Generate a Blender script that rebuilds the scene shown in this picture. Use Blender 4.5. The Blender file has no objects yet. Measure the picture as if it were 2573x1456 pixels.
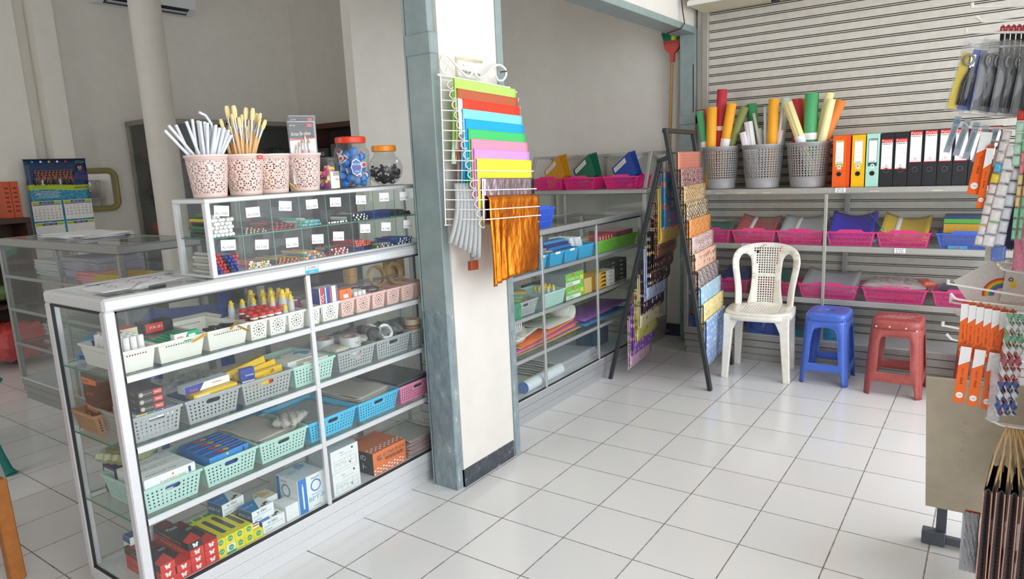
import bpy, math, random
from mathutils import Vector, Matrix, geometry
R = random.Random(7)
PI = math.pi
scn = bpy.context.scene
COL = scn.collection

# ---------------------------------------------------------------- camera, world, light, exposure
cd = bpy.data.cameras.new('camera'); cam = bpy.data.objects.new('camera', cd); COL.objects.link(cam)
cam.matrix_world = Matrix(((0.81737917, -0.06693415, 0.57219849, 1.92740182),
                           (0.57437877, 0.17140520, -0.80044318, -1.82976421),
                           (-0.04450081, 0.98292425, 0.17854860, 1.46579521),
                           (0, 0, 0, 1)))
cd.sensor_width = 36; cd.sensor_fit = 'HORIZONTAL'; cd.lens = 1723.0 / 2573 * 36
cd.clip_start = .02
scn.camera = cam
w = bpy.data.worlds.new('world'); scn.world = w; w.use_nodes = True
bg = w.node_tree.nodes['Background']; bg.inputs[0].default_value = (.93, .96, 1.0, 1); bg.inputs[1].default_value = 1.15
scn.view_settings.view_transform = 'Standard'; scn.view_settings.look = 'None'
scn.view_settings.exposure = 0.95; scn.view_settings.gamma = 1
scn.cycles.transparent_max_bounces = 40; scn.cycles.max_bounces = 12; scn.cycles.diffuse_bounces = 7; scn.cycles.sample_clamp_indirect = 6
def area(name, loc, rot, sx, sy, power, color=(1, 1, 1)):
    l = bpy.data.lights.new(name, 'AREA'); l.shape = 'RECTANGLE'; l.size = sx; l.size_y = sy; l.energy = power; l.color = color
    o = bpy.data.objects.new(name, l); COL.objects.link(o); o.location = loc; o.rotation_euler = rot
    return o
# daylight through the open shop front (right side, +X) and an added off-camera fill lamp that brightens the inner room
area('daylight_shop_front', (3.3, .1, 1.65), (0, math.radians(80), 0), 2.4, 5.4, 40, (.95, .97, 1))
area('fill_inner_room', (-3.2, -3.7, 1.9), (math.radians(100), 0, 0), 2.2, 1.6, 24, (.97, .98, 1))

# ---------------------------------------------------------------- materials
def lin(h):
    h = h.lstrip('#'); c = [int(h[i:i + 2], 16) / 255 for i in (0, 2, 4)]
    return tuple(x / 12.92 if x <= .04045 else ((x + .055) / 1.055) ** 2.4 for x in c) + (1,)
MATS = {}
class N:
    def __init__(s, name):
        s.m = bpy.data.materials.new(name); s.m.use_nodes = True; s.t = s.m.node_tree; s.n = s.t.nodes
        s.b = s.n['Principled BSDF']; s.out = s.n['Material Output']
    def add(s, typ, **k):
        x = s.n.new(typ)
        for a, v in k.items():
            if isinstance(a, str) and hasattr(x, a): setattr(x, a, v)
        return x
    def inp(s, node, i, v):
        if isinstance(v, bpy.types.NodeSocket): s.t.links.new(v, node.inputs[i])
        else: node.inputs[i].default_value = v
    def math(s, op, a, b=0, c=None):
        x = s.n.new('ShaderNodeMath'); x.operation = op; s.inp(x, 0, a); s.inp(x, 1, b)
        if c is not None: s.inp(x, 2, c)
        return x.outputs[0]
    def mix(s, f, a, b):
        x = s.n.new('ShaderNodeMix'); x.data_type = 'RGBA'
        s.inp(x, 0, f); s.inp(x, 6, a); s.inp(x, 7, b)
        return x.outputs[2]
    def coord(s, kind='Object', scale=(1, 1, 1), rot=(0, 0, 0)):
        c = s.n.new('ShaderNodeTexCoord'); m = s.n.new('ShaderNodeMapping'); s.t.links.new(c.outputs[kind], m.inputs[0])
        m.inputs['Scale'].default_value = scale; m.inputs['Rotation'].default_value = rot
        return m.outputs[0]
    def tex(s, typ, vec, **k):
        x = s.n.new('ShaderNodeTex' + typ); s.t.links.new(vec, x.inputs[0])
        for a, v in k.items():
            if hasattr(x, a) and not a[0].isupper(): setattr(x, a, v)
            else: x.inputs[a.replace('_', ' ')].default_value = v
        return x
    def ramp(s, f, stops, const=False):
        x = s.n.new('ShaderNodeValToRGB'); s.t.links.new(f, x.inputs[0]); e = x.color_ramp.elements
        if const: x.color_ramp.interpolation = 'CONSTANT'
        while len(e) < len(stops): e.new(.5)
        for i, (p, c) in enumerate(stops): e[i].position = p; e[i].color = lin(c) if isinstance(c, str) else c
        return x.outputs[0]
    def bump(s, h, strength=.2, dist=.002):
        x = s.n.new('ShaderNodeBump'); s.inp(x, 'Height', h); x.inputs['Strength'].default_value = strength; x.inputs['Distance'].default_value = dist
        s.t.links.new(x.outputs[0], s.b.inputs['Normal'])
def P(hexc, rough=.5, metal=0, name=None, spec=.5, var=.06, scale=18, alpha=None, sss=0, coat=0):
    """plain procedural surface: a base colour with faint mottling"""
    key = (hexc, rough, metal, spec, var, alpha, coat)
    if key in MATS: return MATS[key]
    a = N(name or 'surface_' + hexc.lstrip('#')); c = lin(hexc)
    if var:
        t = a.tex('Noise', a.coord('Object', (scale,) * 3), Detail=3.0)
        d = tuple(x * (1 - var) for x in c[:3]) + (1,); l = tuple(min(1, x * (1 + var)) for x in c[:3]) + (1,)
        a.inp(a.b, 'Base Color', a.ramp(t.outputs[0], [(.3, d), (.7, l)]))
    else: a.b.inputs['Base Color'].default_value = c
    a.b.inputs['Roughness'].default_value = rough; a.b.inputs['Metallic'].default_value = metal
    a.b.inputs['Specular IOR Level'].default_value = spec
    if coat: a.b.inputs['Coat Weight'].default_value = coat; a.b.inputs['Coat Roughness'].default_value = .1
    if alpha is not None: a.b.inputs['Alpha'].default_value = alpha
    MATS[key] = a.m
    return a.m
def glass(name, tint, refl=1.0, rough=.02, haze=0):
    a = N(name); a.n.remove(a.b)
    tr = a.n.new('ShaderNodeBsdfTransparent'); tr.inputs[0].default_value = lin(tint)
    gl = a.n.new('ShaderNodeBsdfGlossy'); gl.inputs['Roughness'].default_value = rough
    fr = a.n.new('ShaderNodeFresnel'); fr.inputs[0].default_value = 1.45
    geo = a.n.new('ShaderNodeNewGeometry'); f = a.math('MULTIPLY', a.math('MULTIPLY', fr.outputs[0], refl), a.math('SUBTRACT', 1.0, geo.outputs['Backfacing']))
    mx = a.n.new('ShaderNodeMixShader'); a.t.links.new(f, mx.inputs[0]); a.t.links.new(tr.outputs[0], mx.inputs[1]); a.t.links.new(gl.outputs[0], mx.inputs[2])
    last = mx.outputs[0]
    if haze:
        df = a.n.new('ShaderNodeBsdfDiffuse'); df.inputs[0].default_value = (.8, .82, .84, 1)
        t = a.tex('Noise', a.coord('Object', (9, 9, 9)), Detail=4.0)
        m2 = a.n.new('ShaderNodeMixShader'); a.t.links.new(a.math('MULTIPLY', t.outputs[0], haze), m2.inputs[0])
        a.t.links.new(last, m2.inputs[1]); a.t.links.new(df.outputs[0], m2.inputs[2]); last = m2.outputs[0]
    a.t.links.new(last, a.out.inputs[0])
    return a.m
GLASS = glass('clear_glass', '#fbfdfc', .8, .01, .03)
GLASS_EDGE = P('#2f7a66', .15, name='green_glass_edge')
CLEARF = glass('clear_cellophane', '#fafafa', 1.2, .08, .07)
FILM = glass('plastic_film', '#f2f2f2', 1.3, .12, .22)
FILM2 = glass('milky_plastic_film', '#e6e6e8', 1.2, .2, .7)
JARP = glass('clear_jar_plastic', '#f0f0f0', 1.1, .05, .08)
ALU = P('#c4c6c8', .34, .55, 'brushed_aluminium', var=.03)
ALUW = P('#d9dbdd', .38, .35, 'pale_aluminium', var=.03)
ALUD = P('#9b9c9a', .42, .5, 'dull_aluminium', var=.05)
ALUM_S = P('#b9b9b4', .45, .45, 'shelf_aluminium', var=.05)
RUB = P('#2b2c2e', .6, name='black_rubber_seal')
WHITE = P('#f1f0ec', .45); BLACK = P('#17181a', .45); PAPER = P('#f4f4f4', .7, name='white_paper', var=.02)
STEEL = P('#cfd0d2', .25, 1, 'bright_steel')

# ---------------------------------------------------------------- mesh builder
_text = {}
def text_mesh(s):
    if s not in _text:
        c = bpy.data.curves.new('lettering', 'FONT'); c.body = s; c.size = 1; c.resolution_u = 2
        o = bpy.data.objects.new('lettering', c); m = bpy.data.meshes.new_from_object(o)
        vs = [v.co.copy() for v in m.vertices]; fs = [list(p.vertices) for p in m.polygons]
        bpy.data.objects.remove(o); bpy.data.curves.remove(c); bpy.data.meshes.remove(m)
        x0 = min(v.x for v in vs); x1 = max(v.x for v in vs)
        _text[s] = ([(v.x - x0, v.y) for v in vs], fs, x1 - x0)
    return _text[s]
class G:
    def __init__(s): s.v = []; s.f = []; s.k = []; s.ms = []; s.T = Matrix.Identity(4)
    def mi(s, m):
        if m not in s.ms: s.ms.append(m)
        return s.ms.index(m)
    def add(s, vs, fs, m):
        o = len(s.v); T = s.T; s.v += [T @ Vector(p) for p in vs]; s.f += [[i + o for i in f] for f in fs]; s.k += [s.mi(m)] * len(fs); return s
    def box(s, x0, x1, y0, y1, z0, z1, m, b=0, fm=None):
        """box; b = chamfer; fm = {face: material} with faces -x +x -y +y -z +z"""
        if x0 > x1: x0, x1 = x1, x0
        if y0 > y1: y0, y1 = y1, y0
        if z0 > z1: z0, z1 = z1, z0
        b = min(b, (x1 - x0) * .45, (y1 - y0) * .45, (z1 - z0) * .45)
        if b <= 0:
            vs = [(x, y, z) for x in (x0, x1) for y in (y0, y1) for z in (z0, z1)]
            fs = [(0, 1, 3, 2), (4, 6, 7, 5), (0, 4, 5, 1), (2, 3, 7, 6), (0, 2, 6, 4), (1, 5, 7, 3)]
            for f, nme in zip(fs, ('-x', '+x', '-y', '+y', '-z', '+z')):
                s.add([vs[i] for i in f], [(0, 1, 2, 3)], (fm or {}).get(nme, m))
            return s
        vs = []; idx = {}
        X = (x0, x1); Y = (y0, y1); Z = (z0, z1)
        for i in (0, 1):
            for j in (0, 1):
                for k in (0, 1):
                    sx = b if i == 0 else -b; sy = b if j == 0 else -b; sz = b if k == 0 else -b
                    for a in range(3):
                        idx[i, j, k, a] = len(vs)
                        vs.append((X[i] + (0 if a == 0 else sx), Y[j] + (0 if a == 1 else sy), Z[k] + (0 if a == 2 else sz)))
        o = len(s.v); s.v += [s.T @ Vector(p) for p in vs]
        c = Vector(((x0 + x1) / 2, (y0 + y1) / 2, (z0 + z1) / 2))
        def face(ids, mat):
            p = [Vector(vs[i]) for i in ids]; n = (p[1] - p[0]).cross(p[2] - p[0])
            if n.dot(p[0] - c) < 0: ids = ids[::-1]
            s.f.append([q + o for q in ids]); s.k.append(s.mi(mat))
        q4 = ((0, 0), (0, 1), (1, 1), (1, 0)); nm = ('-x', '+x', '-y', '+y', '-z', '+z')
        for a in range(3):
            for e in (0, 1):
                ids = []
                for u, v in q4:
                    t = [u, v]; t.insert(a, e); ids.append(idx[t[0], t[1], t[2], a])
                face(ids, (fm or {}).get(nm[a * 2 + e], m))
        for a in range(3):
            o1, o2 = [q for q in range(3) if q != a]
            for u in (0, 1):
                for v in (0, 1):
                    t0 = [0, 0, 0]; t0[o1] = u; t0[o2] = v; t1 = list(t0); t1[a] = 1
                    face([idx[t0[0], t0[1], t0[2], o1], idx[t0[0], t0[1], t0[2], o2], idx[t1[0], t1[1], t1[2], o2], idx[t1[0], t1[1], t1[2], o1]], m)
        for i in (0, 1):
            for j in (0, 1):
                for k in (0, 1): face([idx[i, j, k, a] for a in range(3)], m)
        return s
    def bar(s, p, q, w, h, m, up=(0, 0, 1), b=0):
        """square bar from p to q, w across, h along 'up'"""
        p = Vector(p); q = Vector(q); d = q - p; L = d.length; d.normalize(); up = Vector(up)
        r = d.cross(up)
        if r.length < 1e-5: r = d.cross(Vector((1, 0, 0)))
        r.normalize(); u = r.cross(d)
        M = Matrix(((r.x, d.x, u.x, p.x), (r.y, d.y, u.y, p.y), (r.z, d.z, u.z, p.z), (0, 0, 0, 1)))
        T = s.T; s.T = T @ M; s.box(-w / 2, w / 2, 0, L, -h / 2, h / 2, m, b); s.T = T
        return s
    def poly(s, pts, m): return s.add(pts, [list(range(len(pts)))], m)
    def lathe(s, prof, m, n=24, o=(0, 0, 0), cap0=True, cap1=True):
        vs = []; fs = []
        for r, z in prof:
            for i in range(n):
                a = 2 * PI * i / n; vs.append((o[0] + r * math.cos(a), o[1] + r * math.sin(a), o[2] + z))
        for j in range(len(prof) - 1):
            for i in range(n):
                k = (i + 1) % n; fs.append((j * n + i, j * n + k, (j + 1) * n + k, (j + 1) * n + i))
        if cap0: fs.append(list(range(n))[::-1])
        if cap1: fs.append([(len(prof) - 1) * n + i for i in range(n)])
        return s.add(vs, fs, m)
    def cyl(s, p, q, r0, m, r1=None, n=12, cm=None):
        """tapered rod p->q"""
        p = Vector(p); q = Vector(q); d = (q - p); L = d.length; d.normalize()
        T = s.T; s.T = T @ (Matrix.Translation(p) @ d.to_track_quat('Z', 'Y').to_matrix().to_4x4())
        r1 = r0 if r1 is None else r1
        s.lathe([(r0, 0), (r1, L)], m, n, cap0=cm is None, cap1=cm is None)
        if cm:
            c0 = [(r0 * math.cos(2 * PI * i / n), r0 * math.sin(2 * PI * i / n), 0) for i in range(n)]
            s.poly(c0[::-1], cm); s.poly([(x / max(r0, 1e-6) * r1, y / max(r0, 1e-6) * r1, L) for x, y, _ in c0], cm)
        s.T = T
        return s
    def rod(s, p, q, prof, n=10):
        """lathed rod: prof = [(t along metres, radius, material)]"""
        p = Vector(p); q = Vector(q); d = (q - p).normalized()
        T = s.T; s.T = T @ (Matrix.Translation(p) @ d.to_track_quat('Z', 'Y').to_matrix().to_4x4())
        for i in range(len(prof) - 1):
            s.lathe([(prof[i][1], prof[i][0]), (prof[i + 1][1], prof[i + 1][0])], prof[i][2], n, cap0=i == 0, cap1=i == len(prof) - 2)
        s.T = T
        return s
    def tube(s, pts, r, m, n=8, closed=False):
        pts = [Vector(p) for p in pts]; N_ = len(pts); vs = []; fs = []
        rs = r if isinstance(r, (list, tuple)) else [r] * N_
        t0 = None; u = None
        for i in range(N_):
            a = pts[(i - 1) % N_] if closed or i else pts[i]; b = pts[(i + 1) % N_] if closed or i < N_ - 1 else pts[i]
            t = (b - a).normalized()
            if u is None:
                u = t.cross(Vector((0, 0, 1)))
                if u.length < .1: u = t.cross(Vector((0, 1, 0)))
            u = (u - t * u.dot(t)).normalized(); w_ = t.cross(u)
            for k in range(n):
                an = 2 * PI * k / n; vs.append(pts[i] + (u * math.cos(an) + w_ * math.sin(an)) * rs[i])
        for i in range(N_ if closed else N_ - 1):
            j = (i + 1) % N_
            for k in range(n):
                l = (k + 1) % n; fs.append((i * n + k, i * n + l, j * n + l, j * n + k))
        if not closed: fs.append(list(range(n))[::-1]); fs.append([(N_ - 1) * n + k for k in range(n)])
        return s.add(vs, fs, m)
    def sheet(s, fn, nu, nv, m, thick=0):
        """surface fn(u,v)->point over a grid, u,v in 0..1"""
        vs = [fn(i / nu, j / nv) for j in range(nv + 1) for i in range(nu + 1)]
        fs = [(j * (nu + 1) + i, j * (nu + 1) + i + 1, (j + 1) * (nu + 1) + i + 1, (j + 1) * (nu + 1) + i) for j in range(nv) for i in range(nu)]
        return s.add(vs, fs, m)
    def prism(s, pts, z0, z1, m, side=None):
        n = len(pts); vs = [(x, y, z0) for x, y in pts] + [(x, y, z1) for x, y in pts]
        s.add(vs, [list(range(n))[::-1], list(range(n, 2 * n))], m)
        return s.add(vs, [(i, (i + 1) % n, n + (i + 1) % n, n + i) for i in range(n)], side or m)
    def text(s, t, o, right, up, h, m, w=None, align='c', off=.0005):
        """flat lettering t, cap height h, centred at o, in the plane (right, up)"""
        vs, fs, L = text_mesh(t); k = h / .7; kx = k if w is None else w / L
        r = Vector(right).normalized(); u = Vector(up).normalized(); n = r.cross(u)
        o = Vector(o) + n * off
        x0 = {'c': -L * kx / 2, 'l': 0, 'r': -L * kx}[align]
        return s.add([o + r * (x0 + x * kx) + u * (y * k - h / 2) for x, y in vs], fs, m)
    def rect(s, o, right, up, w, h, m, off=.0004):
        r = Vector(right).normalized() * (w / 2); u = Vector(up).normalized() * (h / 2); n = r.cross(u).normalized() * off; o = Vector(o) + n
        return s.poly([o - r - u, o + r - u, o + r + u, o - r + u], m)
    def disc(s, o, right, up, rx, m, ry=None, n=20, off=.0005, r0=None):
        r = Vector(right).normalized(); u = Vector(up).normalized(); nn = r.cross(u) * off; o = Vector(o) + nn; ry = ry or rx
        c = [o + r * rx * math.cos(2 * PI * i / n) + u * ry * math.sin(2 * PI * i / n) for i in range(n)]
        if r0 is None: return s.poly(c, m)
        d = [o + r * rx * r0 * math.cos(2 * PI * i / n) + u * ry * r0 * math.sin(2 * PI * i / n) for i in range(n)]
        return s.add(c + d, [(i, (i + 1) % n, n + (i + 1) % n, n + i) for i in range(n)], m)
    def mesh(s, name, smooth=30):
        me = bpy.data.meshes.new(name); me.from_pydata([tuple(v) for v in s.v], [], s.f)
        for m in s.ms: me.materials.append(m)
        me.polygons.foreach_set('material_index', s.k)
        if smooth:
            me.polygons.foreach_set('use_smooth', [True] * len(s.f)); me.update()
            me.set_sharp_from_angle(angle=math.radians(smooth))
        me.update()
        return me
    def build(s, name, parent=None, loc=(0, 0, 0), rot=(0, 0, 0), smooth=30, solid=0, label=None):
        o = bpy.data.objects.new(name, s.mesh(name, smooth)); COL.objects.link(o); o.location = loc; o.rotation_euler = rot
        if parent: o.parent = parent
        if solid:
            md = o.modifiers.new('thickness', 'SOLIDIFY'); md.thickness = solid; md.offset = 0
        if label: o['label'] = label
        return o
def tag(o, label, cat, group=None, kind=None):
    if label: o['label'] = label
    if cat: o['category'] = cat
    if group: o['group'] = group
    if kind: o['kind'] = kind
    return o
def thing(name, label, cat, loc=(0, 0, 0), rz=0, group=None, rot=None):
    o = bpy.data.objects.new(name, None); COL.objects.link(o); o.location = loc; o.rotation_euler = rot or (0, 0, rz)
    o.empty_display_size = .05
    return tag(o, label, cat, group)
def struct(name, g, label=None, **k):
    o = g.build(name, **k); o['kind'] = 'structure'
    if label: o['label'] = label
    return o
def dup(root, label=None, loc=None, rot=None, group=None, scale=None):
    def cp(o, par):
        c = o.copy(); COL.objects.link(c); c.parent = par
        if par and o.parent: c.matrix_parent_inverse = o.matrix_parent_inverse.copy()
        for ch in KIDS.get(o.name, ()): cp(ch, c)
        return c
    KIDS.clear()
    for o in [root] + list(root.children_recursive):
        if o.parent: KIDS.setdefault(o.parent.name, []).append(o)
    r = cp(root, None)
    if loc is not None: r.location = loc
    if rot is not None: r.rotation_euler = rot if isinstance(rot, tuple) else (0, 0, rot)
    if label: r['label'] = label
    if group: r['group'] = group
    if scale: r.scale = scale
    return r
KIDS = {}
# panels with holes, triangulated once per pattern in (u,v) metres
_cells = {}
def holed(W, H, holes, key=None):
    if key and key in _cells: return _cells[key]
    vs = [(0, 0), (W, 0), (W, H), (0, H)]; es = [(0, 1), (1, 2), (2, 3), (3, 0)]
    for h in holes:
        o = len(vs); vs += h; es += [(o + i, o + (i + 1) % len(h)) for i in range(len(h))]
    r = geometry.delaunay_2d_cdt([Vector(v) for v in vs], es, [], 0, 1e-6)
    V = [(p.x, p.y) for p in r[0]]; F = []
    bb = [(min(p[0] for p in h), max(p[0] for p in h), min(p[1] for p in h), max(p[1] for p in h), h) for h in holes]
    def inside(x, y, h):
        c = False; j = len(h) - 1
        for i in range(len(h)):
            if (h[i][1] > y) != (h[j][1] > y) and x < (h[j][0] - h[i][0]) * (y - h[i][1]) / (h[j][1] - h[i][1]) + h[i][0]: c = not c
            j = i
        return c
    for f in r[2]:
        cx = sum(V[i][0] for i in f) / len(f); cy = sum(V[i][1] for i in f) / len(f)
        if any(a <= cx <= b and c <= cy <= d and inside(cx, cy, h) for a, b, c, d, h in bb): continue
        F.append(list(f))
    if key: _cells[key] = (V, F)
    return V, F
def circ(cx, cy, r, n=8, ry=None, rot=0):
    ry = ry or r
    return [(cx + r * math.cos(2 * PI * i / n + rot), cy + ry * math.sin(2 * PI * i / n + rot)) for i in range(n)]
def slot(cx, cy, w, h, n=5):
    r = h / 2; pts = []
    for i in range(n): a = -PI / 2 + PI * i / (n - 1); pts.append((cx + w / 2 - r + r * math.cos(a), cy + r * math.sin(a)))
    for i in range(n): a = PI / 2 + PI * i / (n - 1); pts.append((cx - w / 2 + r + r * math.cos(a), cy + r * math.sin(a)))
    return pts
def rr(cx, cy, w, h): return [(cx - w / 2, cy - h / 2), (cx + w / 2, cy - h / 2), (cx + w / 2, cy + h / 2), (cx - w / 2, cy + h / 2)]
# ================================================================ the room
def wall_mat(name, c1, c2, sc=1.5):
    a = N(name); t = a.tex('Noise', a.coord('Object', (sc,) * 3), Detail=5.0); t2 = a.tex('Noise', a.coord('Object', (90,) * 3), Detail=2.0)
    a.inp(a.b, 'Base Color', a.ramp(t.outputs[0], [(.35, c1), (.65, c2)])); a.b.inputs['Roughness'].default_value = .75
    a.bump(t2.outputs[0], .12, .001)
    return a.m
PAINT = wall_mat('cream_wall_paint', '#e0ddd4', '#e4e1d9')
PAINT_P = wall_mat('white_pillar_paint', '#dbd8d0', '#e0ddd6')
def teal_mat():
    a = N('teal_grey_gloss_paint'); co = a.coord('Object')
    sep = a.n.new('ShaderNodeSeparateXYZ'); a.t.links.new(co, sep.inputs[0])
    n1 = a.tex('Noise', a.coord('Object', (3, 3, 3)), Detail=5.0)
    z = a.math('ADD', sep.outputs[2], a.math('MULTIPLY', n1.outputs[0], .12))
    f = a.math('GREATER_THAN', z, .90)
    n2 = a.tex('Noise', a.coord('Object', (6, 6, 2.5)), Detail=8.0, Roughness=.65)
    low = a.ramp(n2.outputs[0], [(.36, '#74868c'), (.5, '#84959a'), (.62, '#90a0a2'), (.72, '#d5dad8')])
    high = a.ramp(n1.outputs[0], [(.3, '#869796'), (.7, '#92a2a0')])
    a.inp(a.b, 'Base Color', a.mix(f, low, high)); a.b.inputs['Roughness'].default_value = .38
    a.bump(n2.outputs[0], .15, .002)
    return a.m
TEAL = teal_mat()
def floor_mat():
    a = N('white_floor_tiles'); co = a.coord('Object', (1 / .3,) * 3)
    sep = a.n.new('ShaderNodeSeparateXYZ'); a.t.links.new(co, sep.inputs[0])
    nz = a.tex('Noise', a.coord('Object', (7, 7, 7)), Detail=4.0)
    wob = a.math('MULTIPLY', a.math('SUBTRACT', nz.outputs[0], .5), .006)
    def d(s):
        x = a.math('ADD', s, wob); fx = a.math('FRACT', x, 0); return a.math('MINIMUM', fx, a.math('SUBTRACT', 1.0, fx))
    dist = a.math('MINIMUM', d(sep.outputs[0]), d(sep.outputs[1]))
    g = a.math('LESS_THAN', dist, .0085)
    wn = a.n.new('ShaderNodeTexWhiteNoise'); wn.noise_dimensions = '2D'
    fl = a.n.new('ShaderNodeVectorMath'); fl.operation = 'FLOOR'; a.t.links.new(co, fl.inputs[0]); a.t.links.new(fl.outputs[0], wn.inputs[0])
    tone = a.ramp(wn.outputs[0], [(0, '#dededd'), (1, '#e4e4e3')])
    sp = a.tex('Noise', a.coord('Object', (26, 26, 26)), Detail=2.0)
    spot = a.math('GREATER_THAN', sp.outputs[0], .775)
    tone = a.mix(spot, tone, lin('#77706a'))
    gr = a.ramp(nz.outputs[0], [(.35, '#6f6a66'), (.6, '#9b9691')])
    a.inp(a.b, 'Base Color', a.mix(g, tone, gr))
    r = a.n.new('ShaderNodeMix'); r.data_type = 'FLOAT'; a.inp(r, 0, g); r.inputs[2].default_value = .16; r.inputs[3].default_value = .8
    a.t.links.new(r.outputs[0], a.b.inputs['Roughness'])
    a.bump(a.math('SUBTRACT', 1.0, g), .3, .001)
    return a.m
g = G(); g.box(-6.2, 4.5, -4.2, 4.4, -.08, 0, floor_mat()); struct('floor', g, smooth=0)
CEIL = wall_mat('white_ceiling_paint', '#d9d6d0', '#dedbd5')
g = G(); g.box(-5.8, 3.3, -4.15, 4.3, 3.9, 4.0, CEIL); struct('ceiling', g, smooth=0)
g = G(); g.box(-2.35, -.005, 3.5, 3.65, 0, 3.9, PAINT); struct('wall_back', g, smooth=0)
g = G(); g.box(-1.58, -1.5, 1.34, 2.0, 0, 3.9, PAINT); struct('wall_side', g, smooth=0)
g = G(); g.box(-5.6, -2.35, 4.1, 4.25, 0, 3.9, PAINT); struct('wall_rear', g, smooth=0)
g = G(); g.box(-5.75, -5.6, -4.15, 4.25, 0, 3.9, PAINT); struct('wall_far', g, smooth=0)
g = G(); g.box(-5.6, 3.3, -4.15, -4.0, 0, 3.9, P('#6e5d4c', .7, name='brown_panelling')); struct('wall_front', g, smooth=0)
g = G(); g.box(-5.6, -5.42, 1.10, 1.28, 0, 3.9, PAINT); struct('wall_pilaster', g, smooth=0)
g = G(); g.box(-5.6, -5.5, -.35, .98, 0, 3.9, PAINT); struct('wall_step', g, smooth=0)
# wall above the door frame beam, over both counters
g = G(); g.box(-.15, -.016, .86, 3.5, 2.41, 3.9, PAINT_P); g.box(-.15, -.02, -4, .44, 3.35, 3.9, PAINT_P); struct('wall_header', g, smooth=0)
g = G(); g.box(-.16, -.0, .86, 3.36, 2.366, 2.412, TEAL, .003); struct('trim_beam', g)
# white pillar and its painted skirting
g = G(); g.box(-.15, -.015, .44, .845, 0, 3.9, PAINT_P); struct('wall_pillar', g, smooth=0)
def skirt_mat():
    a = N('black_skirting_paint'); t = a.tex('Noise', a.coord('Object', (9, 9, 9)), Detail=8.0)
    a.inp(a.b, 'Base Color', a.ramp(t.outputs[0], [(.4, '#3a3e46'), (.66, '#4b5059'), (.74, '#9b9ea2')])); a.b.inputs['Roughness'].default_value = .45
    return a.m
SKIRT = skirt_mat()
g = G(); g.box(-.16, -.010, .44, .838, 0, .088, SKIRT, .002); struct('baseboard_pillar', g)
# teal door frame posts
g = G(); g.box(-.158, -.02, .396, .44, 0, 1.98, TEAL, .004); g.box(-.163, -.015, .391, .44, 1.93, 2.02, TEAL, .006); g.box(-.158, -.03, .40, .44, 2.0, 3.9, TEAL, .004)
g.box(-.165, -.16, .393, .60, 0, 3.9, TEAL)
struct('trim_left_post', g)
g = G(); g.box(-.158, -.005, .845, .89, 0, 2.41, TEAL, .004); struct('trim_right_post', g)
g = G(); g.box(-.125, .0, 3.36, 3.5, 0, 2.41, TEAL, .004); g.box(-.130, .0, 3.355, 3.5, 1.71, 1.78, TEAL, .005)
g.box(-.02, -.014, 3.356, 3.36, 1.8, 2.15, P('#5c2f2f', .6)); g.box(-.004, .0015, 3.42, 3.44, 2.20, 2.24, BLACK)
struct('trim_far_post', g)
g = G(); g.box(-.0, .055, 3.40, 3.65, 0, 3.9, PAINT_P); struct('wall_strip', g, smooth=0)
# roller shutter
SH = P('#c9c5bc', .5, .15, 'grey_shutter_paint', var=.06, scale=5); SHD = P('#6f6a63', .6, .1, 'shutter_groove')
def shutter():
    g = G(); prof = []; pitch = .062; z = 0.02; x0, x1 = .09, 3.25; Y = 3.37
    while z < 2.5:
        prof += [(Y, z, 0), (Y - .001, z + .040, 0), (Y + .007, z + .0425, 1), (Y - .003, z + .046, 0), (Y - .003, z + .051, 0), (Y + .007, z + .054, 1), (Y, z + .058, 0)]; z += pitch
    for a, b in zip(prof, prof[1:]):
        m = SHD if (a[2] or b[2]) else SH
        g.poly([(x0, a[0], a[1]), (x1, a[0], a[1]), (x1, b[0], b[1]), (x0, b[0], b[1])], m)
    g.box(x0, x1, Y + .008, Y + .03, 0, 2.55, SH)
    return g
struct('wall_shutter', shutter(), 'grey ribbed roller shutter closed behind the shelf', smooth=0)
g = G(); g.box(.055, .10, 3.34, 3.42, 0, 2.52, P('#a9a59c', .5, .3, 'shutter_rail_paint'), .003); struct('trim_shutter_rail', g)
CREAM = P('#d8cfb4', .55, name='cream_shutter_box_paint')
g = G(); g.box(.06, 3.25, 3.05, 3.42, 2.50, 2.95, CREAM, .006); g.box(.06, 3.25, 3.03, 3.055, 2.50, 2.53, PAINT_P); g.lathe([(.028, 0), (.028, .03)], BLACK, 14, o=(.60, 3.24, 2.472)); struct('trim_shutter_box', g)
g = G(); g.box(.0, 3.3, 3.42, 3.6, 2.5, 3.9, PAINT_P); struct('wall_over_shutter', g, smooth=0)
g = G(); g.box(-2.2, -.125, 3.485, 3.5, 0, .10, SKIRT); struct('baseboard_back', g)
# round column
g = G(); g.lathe([(.125, 0), (.125, 3.9)], wall_mat('cream_column_paint', '#d8d3ca', '#dcd8d0'), 40); struct('trim_column', g, loc=(-4.02, 1.40, 0))
# black cable by the beam
g = G(); g.tube([(.015, 3.02, 2.9), (.012, 3.03, 2.62), (.016, 3.06, 2.48), (.022, 3.08, 2.40), (.006, 3.06, 2.365), (-.03, 3.04, 2.352), (-.12, 3.1, 2.352)], .004, BLACK)
tag(g.build('power_cable'), 'thin black cable looping down over the teal beam beside the shutter', 'cable')
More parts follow.
